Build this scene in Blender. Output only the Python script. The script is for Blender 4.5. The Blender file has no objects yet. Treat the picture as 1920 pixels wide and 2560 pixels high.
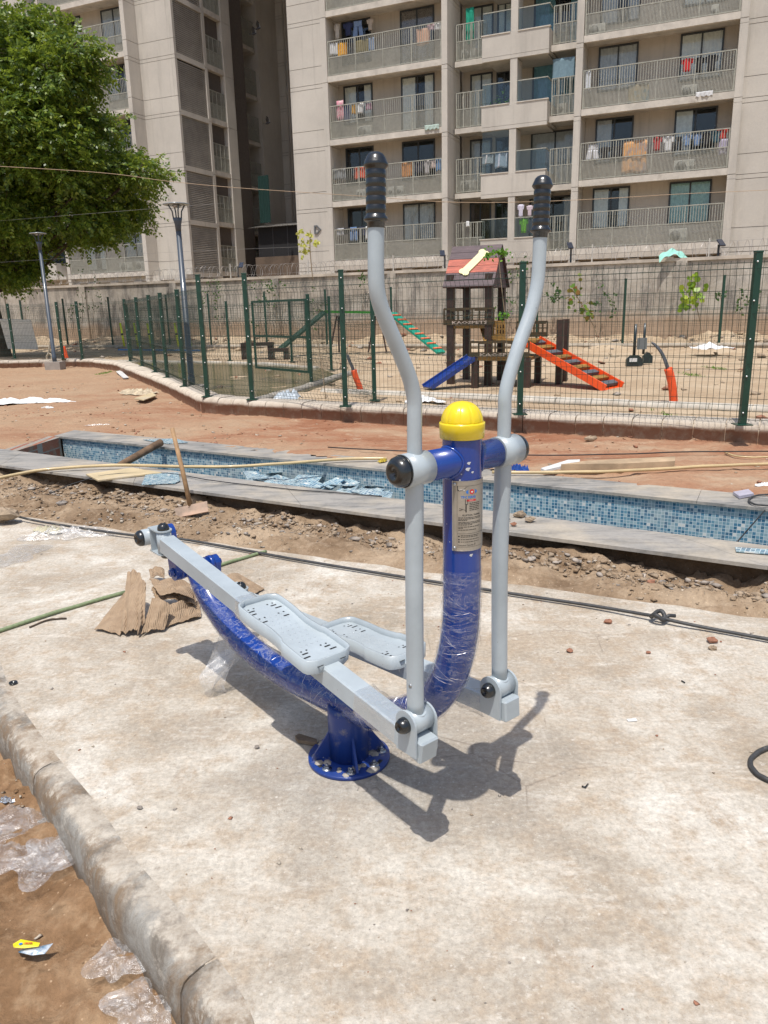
import bpy, math, random
import numpy as np
from math import sin, cos, pi, radians, atan2, sqrt
from mathutils import Vector, Matrix, noise
random.seed(7); RNG = np.random.default_rng(7)
SC = bpy.context.scene
COL = SC.collection
V = lambda *a: np.array(a, float)

# ---------------------------------------------------------------- camera model (metres)
F = 1923.0; PIT = radians(14.895); ROL = radians(-1.397); HC = 1.5
_f = V(0, cos(PIT), -sin(PIT)); _u = V(0, sin(PIT), cos(PIT)); _x = V(1, 0, 0)
CX = cos(ROL)*_x + sin(ROL)*_u; CU = -sin(ROL)*_x + cos(ROL)*_u; CC = V(0, 0, HC)
def ray(x, y): return CX*(x-960)/F - CU*(y-1280)/F + _f
def gp(x, y, z=0.0):
    d = ray(x, y); return CC + d*((z-HC)/d[2])
def at(x, y, Y):
    d = ray(x, y); return CC + d*Y/d[1]
def rp(x, y, P, n):
    d = ray(x, y); return CC + d*(np.dot(V(*P)-CC, n)/np.dot(d, n))

# ---------------------------------------------------------------- mesh builder
def unit(v):
    v = np.array(v, float); n = np.linalg.norm(v); return v/n if n > 1e-9 else v
def frame(d):
    d = unit(d); a = V(0, 0, 1) if abs(d[2]) < .95 else V(1, 0, 0)
    x = unit(np.cross(a, d)); return x, np.cross(d, x), d
class MB:
    def __init__(s): s.v = []; s.f = []; s.m = []; s.sm = []; s.mi = 0; s.smooth = False
    def add(s, vs, fs, smooth=None):
        b = len(s.v); s.v.extend([tuple(map(float, p)) for p in vs])
        for f in fs: s.f.append(tuple(i+b for i in f)); s.m.append(s.mi); s.sm.append(s.smooth if smooth is None else smooth)
        return s
    def box(s, c, size, ex=(1,0,0), ey=(0,1,0), ez=(0,0,1)):
        c = V(*c); ex, ey, ez = [unit(e)*d/2 for e, d in zip((ex, ey, ez), size)]
        vs = [c+ex*i+ey*j+ez*k for k in (-1,1) for j in (-1,1) for i in (-1,1)]
        return s.add(vs, [(0,2,3,1),(4,5,7,6),(0,1,5,4),(2,6,7,3),(0,4,6,2),(1,3,7,5)], False)
    def bx(s, x0, x1, y0, y1, z0, z1):
        return s.box(((x0+x1)/2,(y0+y1)/2,(z0+z1)/2),(abs(x1-x0),abs(y1-y0),abs(z1-z0)))
    def rbox(s, c, size, r, ex=(1,0,0), ey=(0,1,0), ez=(0,0,1)):      # bevelled box
        c = V(*c); E = [unit(e) for e in (ex, ey, ez)]; h = [d/2 for d in size]; vs = []; idx = {}
        for sx in (-1,1):
            for sy in (-1,1):
                for sz in (-1,1):
                    for a in range(3):
                        q = [sx*(h[0]-r), sy*(h[1]-r), sz*(h[2]-r)]; q[a] = (sx, sy, sz)[a]*h[a]
                        idx[(sx,sy,sz,a)] = len(vs); vs.append(c+E[0]*q[0]+E[1]*q[1]+E[2]*q[2])
        fs = []
        for a in range(3):
            b, d = (a+1) % 3, (a+2) % 3
            for sg in (-1, 1):
                loop = []
                for (p, q) in ((-1,-1),(1,-1),(1,1),(-1,1)):
                    k = [0,0,0]; k[a] = sg; k[b] = p; k[d] = q; loop.append(idx[(*k, a)])
                fs.append(loop if sg > 0 else loop[::-1])
        for a in range(3):
            b, d = (a+1) % 3, (a+2) % 3
            for p in (-1, 1):
                for q in (-1, 1):
                    l = []
                    for sg, ax in ((-1,b),(1,b),(1,d),(-1,d)):
                        k = [0,0,0]; k[a] = sg; k[b] = p; k[d] = q; l.append(idx[(*k, ax)])
                    fs.append(l if p*q > 0 else l[::-1])
        for sx in (-1,1):
            for sy in (-1,1):
                for sz in (-1,1):
                    l = [idx[(sx,sy,sz,a)] for a in range(3)]; fs.append(l if sx*sy*sz > 0 else l[::-1])
        return s.add(vs, fs, False)
    def beam(s, a, b, w, h, up=(0,0,1), ext=0):
        a = V(*a); b = V(*b); d = unit(b-a); a = a-d*ext; b = b+d*ext
        x = unit(np.cross(d, up)); z = np.cross(x, d)
        return s.box((a+b)/2, (np.linalg.norm(b-a), w, h), d, x, z)
    def tube(s, pts, r, n=12, caps=True, smooth=True, sq=None):
        P = [V(*p) for p in pts]; k = len(P)
        R = [r]*k if np.isscalar(r) else list(r)
        T = [unit(P[min(i+1,k-1)]-P[max(i-1,0)]) for i in range(k)]
        x, y, _ = frame(T[0]); vs = []
        for i in range(k):
            if i:
                x = unit(x - T[i]*np.dot(x, T[i])); y = np.cross(T[i], x)
            for j in range(n):
                a = 2*pi*j/n + (pi/4 if n == 4 else 0)
                vs.append(P[i] + (x*cos(a) + y*sin(a))*R[i])
        fs = [(i*n+j, i*n+(j+1) % n, (i+1)*n+(j+1) % n, (i+1)*n+j) for i in range(k-1) for j in range(n)]
        s.add(vs, fs, smooth and n > 4)
        if caps:
            b = len(s.v)-len(vs)
            s.f.append(tuple(b+j for j in range(n))[::-1]); s.m.append(s.mi); s.sm.append(False)
            s.f.append(tuple(b+(k-1)*n+j for j in range(n))); s.m.append(s.mi); s.sm.append(False)
        return s
    def lathe(s, o, d, prof, n=24, mod=None, smooth=True):
        o = V(*o); x, y, z = frame(d); vs = []
        for t, r in prof:
            for j in range(n):
                a = 2*pi*j/n; rr = r*(mod(a, t) if mod else 1); vs.append(o + z*t + (x*cos(a)+y*sin(a))*rr)
        k = len(prof); fs = [(i*n+j, i*n+(j+1) % n, (i+1)*n+(j+1) % n, (i+1)*n+j) for i in range(k-1) for j in range(n)]
        s.add(vs, fs, smooth); b = len(s.v)-len(vs)
        if prof[0][1] > 1e-4: s.f.append(tuple(b+j for j in range(n))[::-1]); s.m.append(s.mi); s.sm.append(False)
        if prof[-1][1] > 1e-4: s.f.append(tuple(b+(k-1)*n+j for j in range(n))); s.m.append(s.mi); s.sm.append(False)
        return s
    def prism(s, poly, o, ex, ey, ez, h, smooth=False):
        o = V(*o); ex = unit(ex); ey = unit(ey); ez = unit(ez); n = len(poly)
        vs = [o+ex*p[0]+ey*p[1] for p in poly] + [o+ex*p[0]+ey*p[1]+ez*h for p in poly]
        fs = [tuple(range(n))[::-1], tuple(range(n, 2*n))] + [(i, (i+1) % n, n+(i+1) % n, n+i) for i in range(n)]
        return s.add(vs, fs, smooth)
    def grid(s, fn, nu, nv, smooth=True, thick=None):
        vs = [fn(i/nu, j/nv) for j in range(nv+1) for i in range(nu+1)]
        w = nu+1; fs = [(j*w+i, j*w+i+1, (j+1)*w+i+1, (j+1)*w+i) for j in range(nv) for i in range(nu)]
        if thick is not None:
            t = V(*thick); m = len(vs); vs2 = [V(*p)+t for p in vs]; fs2 = [tuple(i+m for i in f[::-1]) for f in fs]
            rim = [i for i in range(nu)] ; ed = []
            for i in range(nu): ed.append((i+1, i)); ed.append((nv*w+i, nv*w+i+1))
            for j in range(nv): ed.append((j*w, (j+1)*w)); ed.append(((j+1)*w+nu, j*w+nu))
            return s.add(list(vs)+vs2, fs+fs2+[(a, b, b+m, a+m) for a, b in ed], smooth)
        return s.add(vs, fs, smooth)
def arr_mesh(name, verts, quads, smooth=False):
    me = bpy.data.meshes.new(name); nv = len(verts); nf = len(quads); k = quads.shape[1]
    me.vertices.add(nv); me.vertices.foreach_set('co', np.asarray(verts, np.float32).ravel())
    me.loops.add(nf*k); me.loops.foreach_set('vertex_index', quads.astype(np.int32).ravel())
    me.polygons.add(nf); me.polygons.foreach_set('loop_start', np.arange(0, nf*k, k, dtype=np.int32))
    if smooth: me.polygons.foreach_set('use_smooth', np.ones(nf, bool))
    me.update(calc_edges=True); return me
def mesh_obj(name, mb, mats, parent=None, off=(0,0,0)):
    me = bpy.data.meshes.new(name); o3 = V(*off)
    me.from_pydata([tuple(V(*p)-o3) for p in mb.v] if any(off) else mb.v, [], mb.f)
    mats = mats if isinstance(mats, (list, tuple)) else [mats]
    for m in mats: me.materials.append(m)
    me.polygons.foreach_set('material_index', mb.m); me.polygons.foreach_set('use_smooth', mb.sm)
    me.update(); o = bpy.data.objects.new(name, me); COL.objects.link(o)
    if parent is not None: o.parent = parent
    return o
def tag(o, label=None, cat=None, group=None, kind=None):
    for k, v in (('label', label), ('category', cat), ('group', group), ('kind', kind)):
        if v: o[k] = v
    return o
class T:                                   # a thing: an Empty at its base with its parts as children
    def __init__(s, name, label, cat, loc=(0,0,0), rz=0, group=None):
        s.o = bpy.data.objects.new(name, None); COL.objects.link(s.o); s.loc = tuple(map(float, loc))
        s.o.location = s.loc; s.o.rotation_euler = (0, 0, rz); s.o.empty_display_size = .1
        tag(s.o, label, cat, group)
    def p(s, name, mb, mat, parent=None, label=None, kind=None):      # mesh in the thing's own frame
        o = mesh_obj(name, mb, mat, parent or s.o); tag(o, label, kind=kind); return o
    def w(s, name, mb, mat, parent=None, label=None, kind=None):      # mesh given in world metres (rz = 0)
        o = mesh_obj(name, mb, mat, parent or s.o, s.loc); tag(o, label, kind=kind); return o
def single(name, label, cat, mb, mat, group=None, kind=None):
    a = np.array(mb.v); off = (float(a[:,0].mean()), float(a[:,1].mean()), float(a[:,2].min()))
    o = mesh_obj(name, mb, mat, None, off); o.location = off
    return tag(o, label, cat, group, kind)
def structure(name, mb, mat):
    o = mesh_obj(name, mb, mat); o['kind'] = 'structure'; return o
def copy_tree(o, parent=None):
    c = o.copy(); COL.objects.link(c)
    if parent: c.parent = parent
    for ch in list(o.children): copy_tree(ch, c)
    return c

# ---------------------------------------------------------------- materials
class NT:
    def __init__(s, name):
        s.m = bpy.data.materials.new(name); s.m.use_nodes = True; s.t = s.m.node_tree; s.n = s.t.nodes
        s.b = s.n['Principled BSDF']; s.out = s.n['Material Output']
        s.tc = s.n.new('ShaderNodeTexCoord'); s.co = s.tc.outputs['Object']
    def link(s, a, b): s.t.links.new(a, b)
    def noise(s, scale, detail=4, rough=.55, vec=None, dist=0, sc3=None):
        n = s.n.new('ShaderNodeTexNoise'); n.inputs['Scale'].default_value = scale; n.inputs['Detail'].default_value = detail
        n.inputs['Roughness'].default_value = rough; n.inputs['Distortion'].default_value = dist
        v = vec or s.co
        if sc3:
            mp = s.n.new('ShaderNodeMapping'); mp.inputs['Scale'].default_value = sc3[:3]
            if len(sc3) > 3: mp.inputs['Rotation'].default_value = (0, 0, sc3[3])
            s.link(v, mp.inputs['Vector']); v = mp.outputs[0]
        s.link(v, n.inputs['Vector']); return n.outputs['Fac']
    def vor(s, scale, feat='F1', out='Distance', rnd=1):
        n = s.n.new('ShaderNodeTexVoronoi'); n.feature = feat; n.inputs['Scale'].default_value = scale
        n.inputs['Randomness'].default_value = rnd; s.link(s.co, n.inputs['Vector']); return n.outputs[out]
    def ramp(s, fac, stops):
        r = s.n.new('ShaderNodeValToRGB'); e = r.color_ramp.elements
        while len(e) < len(stops): e.new(.5)
        for q, (p, c) in zip(e, stops):
            q.position = p; q.color = (c, c, c, 1) if np.isscalar(c) else (*c[:3], 1)
        s.link(fac, r.inputs['Fac']); return r.outputs['Color']
    def mix(s, fac, a, b, mode='MIX'):
        n = s.n.new('ShaderNodeMix'); n.data_type = 'RGBA'; n.blend_type = mode
        for v, k in ((fac, 0), (a, 6), (b, 7)):
            if hasattr(v, 'is_linked'): s.link(v, n.inputs[k])
            else: n.inputs[k].default_value = v if np.isscalar(v) else (*v[:3], 1)
        return n.outputs[2]
    def math(s, op, a, b=0.0, c=None):
        n = s.n.new('ShaderNodeMath'); n.operation = op
        for v, k in ((a, 0), (b, 1)) + (((c, 2),) if c is not None else ()):
            if hasattr(v, 'is_linked'): s.link(v, n.inputs[k])
            else: n.inputs[k].default_value = v
        return n.outputs[0]
    def sep(s, vec=None):
        n = s.n.new('ShaderNodeSeparateXYZ'); s.link(vec or s.co, n.inputs[0]); return n.outputs
    def bump(s, h, strength=.3, dist=.01):
        n = s.n.new('ShaderNodeBump'); n.inputs['Strength'].default_value = strength; n.inputs['Distance'].default_value = dist
        s.link(h, n.inputs['Height'])
        if s.b.inputs['Normal'].is_linked: s.link(s.b.inputs['Normal'].links[0].from_socket, n.inputs['Normal'])
        s.link(n.outputs[0], s.b.inputs['Normal'])
    def col(s, c):
        if hasattr(c, 'is_linked'): s.link(c, s.b.inputs['Base Color'])
        else: s.b.inputs['Base Color'].default_value = (*c, 1)
    def set(s, **k):
        for a, v in k.items():
            i = s.b.inputs[a.replace('_', ' ')]
            if hasattr(v, 'is_linked'): s.link(v, i)
            else: i.default_value = v
_mc = {}
def M(name, c, rough=.6, metal=0, var=.12, scale=8, bump=0, bscale=60, spec=.5, coat=0, c2=None, c2amt=.5, bdist=.003):
    if name in _mc: return _mc[name]
    k = NT(name); k.set(Roughness=rough, Metallic=metal); k.b.inputs['Specular IOR Level'].default_value = spec
    if coat: k.set(Coat_Weight=coat, Coat_Roughness=.12)
    n = k.noise(scale, 5, .6)
    lo = tuple(x*(1-var) for x in c); hi = tuple(min(1, x*(1+var)) for x in c)
    cc = k.ramp(n, [(.3, lo), (.7, hi)])
    if c2 is not None:
        n2 = k.noise(scale*.37, 6, .65); cc = k.mix(k.ramp(n2, [(1-c2amt-.06, 0), (1-c2amt+.1, 1)]), cc, c2)
    k.col(cc)
    if bump: k.bump(k.noise(bscale, 4, .6), bump, bdist)
    _mc[name] = k.m; return k.m
# numpy value noise for terrain
_perm = RNG.random((256, 256))
def vnoise(x, y, s):
    x = np.asarray(x)*s+1000; y = np.asarray(y)*s+1000; xi = np.floor(x).astype(int); yi = np.floor(y).astype(int); fx = x-xi; fy = y-yi
    fx = fx*fx*(3-2*fx); fy = fy*fy*(3-2*fy)
    g = lambda a, b: _perm[a % 256, b % 256]
    return (g(xi,yi)*(1-fx)+g(xi+1,yi)*fx)*(1-fy)+(g(xi,yi+1)*(1-fx)+g(xi+1,yi+1)*fx)*fy-.5
def fbm(x, y, s, o=4): return sum(vnoise(x+17*i, y-9*i, s*2**i)/2**i for i in range(o))
# facade frame: the apartment fronts share one plane; s runs along it, d goes into the building
FA = radians(24.14); FH = V(cos(FA), -sin(FA), 0); FN = V(sin(FA), cos(FA), 0)
_P0 = at(1440, 637, 38.38); FO = _P0 - FH*_P0[0]/FH[0]; FO[2] = 0
def bw(s, d, z): return FO + FH*s + FN*d + V(0, 0, z)
def fl(x, y, d=0.0):
    P = rp(x, y, FO+FN*d, FN); return float((P-FO)@FH), float(P[2])
# facade-parallel helper for the wall and the rear playground fence: y = c - .448 x
def onrow(x, c): return c - .448*x
# ================================================================ GROUND MATERIALS
def mat_concrete():
    k = NT('cast_concrete_slab')
    a = k.noise(1.6, 7, .62, dist=.4); b = k.noise(.55, 5, .6, sc3=(1, 2.2, 1, .5)); c = k.noise(9, 8, .7)
    col = k.ramp(a, [(.33, (.35, .295, .225)), (.44, (.47, .41, .33)), (.52, (.57, .515, .43)), (.64, (.71, .665, .58))])
    tan = k.ramp(b, [(.50, 0), (.66, 1)]); col = k.mix(k.math('MULTIPLY', tan, .75), col, (.43, .345, .25))
    col = k.mix(k.ramp(c, [(.46, 0), (.64, .8)]), col, (.47, .37, .265))
    d = k.noise(3.6, 8, .72, sc3=(1, 3.0, 1, .55)); col = k.mix(k.ramp(d, [(.545, 0), (.64, .7)]), col, (.68, .62, .53))
    e = k.noise(2.3, 9, .78, sc3=(2.2, 1, 1, .9)); col = k.mix(k.ramp(e, [(.565, 0), (.66, .6)]), col, (.36, .26, .17))
    # cement-grey halo where the base plate was grouted in
    s = k.sep(); bx, by = gp(873, 1893)[:2]
    dx = k.math('SUBTRACT', s[0], float(bx)+.08); dy = k.math('SUBTRACT', s[1], float(by)-.05)
    r2 = k.math('SQRT', k.math('ADD', k.math('MULTIPLY', dx, dx), k.math('MULTIPLY', k.math('MULTIPLY', dy, dy), 1.5)))
    r2 = k.math('ADD', r2, k.math('MULTIPLY', k.math('SUBTRACT', a, .5), 1.5))
    col = k.mix(k.ramp(r2, [(.05, .75), (.75, 0)]), col, (.36, .335, .295))
    fine = k.noise(55, 3, .6); col = k.mix(.38, col, k.ramp(fine, [(.34, .42), (.62, 1)]), 'MULTIPLY')
    v = k.math('ADD', k.vor(31), k.math('MULTIPLY', k.math('SUBTRACT', k.noise(5, 4, .7), .42), .55)); col = k.mix(k.ramp(v, [(.05, .6), (.13, 0)]), col, (.74, .69, .61))      # pale aggregate, in patches
    g3 = k.noise(48, 8, .85); col = k.mix(k.ramp(g3, [(.36, .55), (.46, 0)]), col, (.24, .19, .14)); col = k.mix(k.ramp(g3, [(.56, 0), (.66, .5)]), col, (.80, .76, .69))
    g2 = k.noise(120, 5, .8); col = k.mix(.35, col, k.ramp(g2, [(.36, .45), (.5, .9), (.66, 1)]), 'MULTIPLY')
    c9 = k.noise(19, 9, .8); col = k.mix(k.ramp(c9, [(.53, 0), (.63, .45)]), col, (.33, .27, .20)); col = k.mix(k.ramp(c9, [(.34, .5), (.43, 0)]), col, (.72, .68, .60))
    cr = k.vor(2.1, 'DISTANCE_TO_EDGE'); cr = k.math('ADD', cr, k.math('MULTIPLY', k.math('SUBTRACT', c9, .5), .05)); col = k.mix(k.math('MULTIPLY', k.ramp(cr, [(.000, 1), (.006, 0)]), k.ramp(b, [(.55, 0), (.6, .55)])), col, (.17, .13, .10))
    v2 = k.vor(41); col = k.mix(k.ramp(v2, [(.035, .75), (.07, 0)]), col, (.17, .14, .12))    # dark grit
    k.col(col); k.set(Roughness=.86); k.b.inputs['Specular IOR Level'].default_value = .25
    st = k.noise(14, 6, .7, dist=.6, sc3=(1, .12, 1, .7)); col = k.mix(k.ramp(st, [(.58, 0), (.70, .2)]), col, (.68, .63, .55)); st2 = k.noise(11, 6, .7, dist=.8, sc3=(.14, 1, 1, .35)); col = k.mix(k.ramp(st2, [(.58, 0), (.70, .3)]), col, (.36, .285, .205)); k.col(col)
    k.bump(st, .15, .004); k.bump(g3, .45, .006); k.bump(c, .35, .012); k.bump(k.noise(160, 3), .25, .002); k.bump(k.noise(24, 4, .7), .25, .005); return k.m
def mat_kerb():
    k = NT('kerb_concrete')
    a = k.noise(8, 9, .72, dist=.5); b = k.noise(2.4, 8, .75, dist=.6); f = k.noise(75, 5, .75)
    col = k.ramp(a, [(.36, (.15, .125, .095)), (.47, (.245, .22, .185)), (.56, (.31, .295, .26)), (.66, (.36, .35, .32))])
    col = k.mix(k.ramp(b, [(.47, 0), (.56, 1)]), col, (.23, .165, .105))
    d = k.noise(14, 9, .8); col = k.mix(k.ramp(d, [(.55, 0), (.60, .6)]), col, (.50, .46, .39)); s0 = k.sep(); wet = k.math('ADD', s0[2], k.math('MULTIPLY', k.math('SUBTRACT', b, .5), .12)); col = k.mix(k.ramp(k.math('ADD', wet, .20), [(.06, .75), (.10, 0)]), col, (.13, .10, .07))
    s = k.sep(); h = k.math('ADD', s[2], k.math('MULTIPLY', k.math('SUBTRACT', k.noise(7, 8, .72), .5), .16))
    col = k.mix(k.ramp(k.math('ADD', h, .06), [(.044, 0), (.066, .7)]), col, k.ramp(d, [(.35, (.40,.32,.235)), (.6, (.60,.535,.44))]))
    col = k.mix(.3, col, k.ramp(f, [(.35, .45), (.65, 1)]), 'MULTIPLY')
    k.col(col); k.set(Roughness=.72); k.bump(a, .6, .014); k.bump(d, .4, .006); k.bump(f, .6, .003); return k.m
def mat_soil(name, c1, c2, c3, sc=1.0, dark=(.16, .10, .055)):
    k = NT(name); a = k.noise(1.1*sc, 8, .66, dist=.5); b = k.noise(6*sc, 8, .7); f = k.noise(45, 5, .7)
    col = k.ramp(a, [(.34, c1), (.5, c2), (.64, c3)])
    col = k.mix(k.ramp(b, [(.5, 0), (.68, .7)]), col, c3)
    g = k.noise(2.6*sc, 8, .7, sc3=(1, 2.4, 1, .5)); col = k.mix(k.ramp(g, [(.56, 0), (.66, .65)]), col, dark)
    col = k.mix(.5, col, k.ramp(f, [(.3, .42), (.68, 1)]), 'MULTIPLY')
    v = k.vor(34); col = k.mix(k.ramp(v, [(.06, .6), (.13, 0)]), col, tuple(min(1, x*1.35+.05) for x in c3))
    k.col(col); k.set(Roughness=.95); k.b.inputs['Specular IOR Level'].default_value = .15
    k.bump(b, .5, .03); k.bump(f, .6, .012); return k.m
def mat_red():
    k = NT('red_murram_earth'); a = k.noise(.55, 8, .62, dist=.4, sc3=(1, 1.9, 1, .55)); b = k.noise(3.2, 8, .72, sc3=(1, 2.6, 1, .5)); f = k.noise(30, 5, .7)
    col = k.ramp(a, [(.32, (.27, .115, .062)), (.45, (.335, .165, .095)), (.56, (.39, .235, .145)), (.68, (.44, .325, .22))])
    col = k.mix(k.ramp(b, [(.53, 0), (.65, .7)]), col, (.47, .34, .23))
    # the soil turns sandier towards the left of the plot
    s = k.sep(); t = k.math('ADD', k.math('MULTIPLY', s[0], -.12), k.math('MULTIPLY', k.math('SUBTRACT', a, .5), 1.4))
    col = k.mix(k.ramp(t, [(.0, 0), (.7, .75)]), col, (.40, .275, .175))
    col = k.mix(.45, col, k.ramp(f, [(.3, .5), (.68, 1)]), 'MULTIPLY')
    k.col(col); k.set(Roughness=.95); k.b.inputs['Specular IOR Level'].default_value = .12
    k.bump(b, .4, .03); k.bump(f, .5, .012); return k.m
def mat_coping():
    k = NT('grey_stone_coping'); a = k.noise(2.2, 9, .68, dist=.8, sc3=(1, 4.5, 1, -.52)); f = k.noise(40, 5, .7)
    col = k.ramp(a, [(.32, (.16, .155, .145)), (.46, (.255, .245, .225)), (.56, (.36, .335, .30)), (.7, (.28, .275, .26))])
    col = k.mix(k.ramp(k.noise(1.1, 7, .7), [(.48, 0), (.66, .8)]), col, (.50, .43, .33))
    col = k.mix(.3, col, k.ramp(f, [(.35, .55), (.65, 1)]), 'MULTIPLY'); k.col(col); k.set(Roughness=.62); k.bump(f, .25, .003); return k.m
def mat_mosaic(rot, flat=False):
    k = NT('blue_mosaic_sheet' if flat else 'blue_glass_mosaic'); mp = k.n.new('ShaderNodeMapping'); mp.inputs['Rotation'].default_value = (0, 0, rot); k.link(k.co, mp.inputs[0])
    s = k.sep(mp.outputs[0]); T_ = .0245
    ux = k.math('DIVIDE', s[0], T_); uy = k.math('DIVIDE', s[1 if flat else 2], T_)
    cx = k.n.new('ShaderNodeCombineXYZ'); k.link(k.math('FLOOR', ux), cx.inputs[0]); k.link(k.math('FLOOR', uy), cx.inputs[1])
    w = k.n.new('ShaderNodeTexWhiteNoise'); w.noise_dimensions = '3D'; k.link(cx.outputs[0], w.inputs[0])
    r = k.n.new('ShaderNodeValToRGB'); r.color_ramp.interpolation = 'CONSTANT'; e = r.color_ramp.elements
    cols = [(0, (.045, .14, .22)), (.2, (.075, .20, .29)), (.38, (.14, .28, .35)), (.58, (.24, .36, .40)), (.8, (.33, .43, .45)), (.965, (.60, .60, .56))]
    while len(e) < len(cols): e.new(.5)
    for q, (p, c) in zip(e, cols): q.position = p; q.color = (*c, 1)
    k.link(w.outputs['Value'], r.inputs[0])
    fx = k.math('FRACT', ux); fy = k.math('FRACT', uy)
    g = k.math('MAXIMUM', k.math('GREATER_THAN', fx, .87), k.math('GREATER_THAN', fy, .87))
    d = k.mix(k.math('MULTIPLY', k.ramp(k.noise(3, 7, .7), [(.45, 0), (.65, 1)]), .3), r.outputs[0], (.42, .38, .32))
    k.col(k.mix(g, d, (.50, .56, .57))); k.set(Roughness=k.math('ADD', k.math('MULTIPLY', g, .5), .25)); return k.m
CONC = mat_concrete(); KERB = mat_kerb(); COPING = mat_coping(); RED = mat_red()
SOIL = mat_soil('brown_subsoil', (.21, .14, .085), (.33, .235, .15), (.46, .35, .24), 1.5)
SOIL2 = mat_soil('damp_brown_soil', (.19, .105, .05), (.29, .175, .095), (.42, .29, .175), 2.2)
SAND = mat_soil('pale_playground_sand', (.39, .28, .18), (.47, .355, .235), (.54, .425, .295), .7, (.35, .25, .155))
RUBBLE = M('broken_rubble', (.34, .29, .24), .9, var=.5, scale=9, bump=.5)

# ================================================================ KEY LINES (metres)
def ext(a, b, ta, tb): a, b = a[:2], b[:2]; return a+(b-a)*ta, a+(b-a)*tb
Zc = .12
NO = ext(gp(0,1163,Zc), gp(1920,1415,Zc), -.9, 1.6)      # near coping, outer edge
NI = ext(gp(287,1158,Zc), gp(1920,1364,Zc), -1.3, 1.6)
FI0 = gp(150,1091,Zc)[:2]; FI1 = gp(1920,1271,Zc)[:2]; FO0 = gp(196,1076,Zc)[:2]; FO1 = gp(1920,1240,Zc)[:2]
FI = (FI0, FI0+(FI1-FI0)*1.5); FOo = (FO0+(FO1-FO0)*-.01, FO0+(FO1-FO0)*1.5)
SB = ext(gp(189,1310), gp(1920,1547), -1.2, 1.5)         # back edge of the slab
def sd(line, x, y):                                       # signed distance, + on the far side
    a, b = line; d = unit(b-a); return (x-a[0])*(-d[1]) + (y-a[1])*d[0]
CB = [gp(*q, .11)[:2] for q in [(-420,930),(0,921),(116,919),(159,916),(225,918),(289,926),(347,952),(420,985),(480,1016),(501,1029),(646,1041),(880,1055),(1360,1082),(1640,1099),(1920,1113)]]
CB.append(CB[-1]+unit(CB[-1]-CB[-2])*5)
def dcurb(x, y):
    best = None; x = np.asarray(x, float); y = np.asarray(y, float)
    for a, b in zip(CB[:-1], CB[1:]):
        d = b-a; L = np.linalg.norm(d); d = d/L; t = np.clip((x-a[0])*d[0]+(y-a[1])*d[1], 0, L)
        px = x-a[0]-t*d[0]; py = y-a[1]-t*d[1]; dist = np.hypot(px, py); sg = np.sign((x-a[0])*(-d[1])+(y-a[1])*d[0]); s_ = dist*sg
        if best is None: best = s_
        else: best = np.where(dist < np.abs(best)-1e-9, s_, best)
    return best
def terrain(name, xs, ys, hfn, keep, mat):
    X, Y = np.meshgrid(xs, ys); Z = hfn(X, Y); nx = len(xs)
    vs = np.stack([X.ravel(), Y.ravel(), Z.ravel()], 1)
    cx = (X[:-1,:-1]+X[1:,1:])/2; cy = (Y[:-1,:-1]+Y[1:,1:])/2; k = keep(cx, cy)
    j, i = np.nonzero(k); a = j*nx+i
    q = np.stack([a, a+1, a+1+nx, a+nx], 1)
    used = np.unique(q); mp = np.full(len(vs), -1); mp[used] = np.arange(len(used))
    me = arr_mesh(name, vs[used], mp[q], True); me.materials.append(mat)
    o = bpy.data.objects.new(name, me); COL.objects.link(o); o['kind'] = 'structure'; return o
# far ground sheet under everything, out to the horizon
g = MB(); g.add([(-700,-300,-1.15),(700,-300,-1.15),(700,1200,-1.15),(-700,1200,-1.15)], [(0,1,2,3)]); structure('ground', g, SAND)
# soil strip between the slab and the trough, sinking to a trench under the coping
def h_strip(x, y):
    d = sd(SB, x, y); w = d - sd(NO, x, y); t = np.clip(d/np.maximum(w, .3), 0, 1.3)
    tr = np.clip((t-.58)/.3, 0, 1); h = -.012 + .035*np.sin(np.clip(t, 0, .6)/.6*pi) + .01*tr
    rough = np.clip(d/.12, 0, 1)
    return h + rough*(fbm(x, y, 2.3)*.07 + fbm(x, y, 11, 3)*.05 + np.maximum(fbm(x+3, y, 7, 3), 0)*.05)
terrain('soil_ground', np.arange(-9, 5.6, .03), np.arange(2.2, 12, .03), h_strip,
        lambda x, y: (sd(SB, x, y) > -.25) & (sd(NO, x, y) < .12), SOIL)
# damp soil outside the kerb at the lower left
EDGE = [gp(*q)[:2] for q in [(0,1712),(97,1867),(218,2019),(311,2159),(408,2272),(490,2380),(583,2520)]]
EDGE = [V(-4.9,7.4), V(-3.9,6.0), V(-2.75,4.5), V(-2.1,3.7)] + EDGE + [EDGE[-1]+V(.07,-.18), EDGE[-1]+V(.12,-.45), EDGE[-1]+V(.15,-1.2)]
def ecurve():
    P = EDGE; out = []
    for i in range(len(P)-1):
        p0, p1, p2, p3 = P[max(i-1,0)], P[i], P[i+1], P[min(i+2, len(P)-1)]
        n = max(2, int(np.linalg.norm(p2-p1)/.04))
        for j in range(n):
            t = j/n; out.append(.5*((2*p1)+(-p0+p2)*t+(2*p0-5*p1+4*p2-p3)*t*t+(-p0+3*p1-3*p2+p3)*t**3))
    return out+[P[-1]]
EC = ecurve()
def dedge(x, y):
    m = None
    for p in EC[::2]:
        d = np.hypot(x-p[0], y-p[1]); m = d if m is None else np.minimum(m, d)
    return m
def h_left(x, y):
    d = dedge(x, y); return -.155 + fbm(x, y, 1.7)*.06 + fbm(x, y, 9, 4)*.05 + np.clip(.28-d, 0, .28)*.12*(1+2*fbm(x, y, 14, 3))
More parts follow.
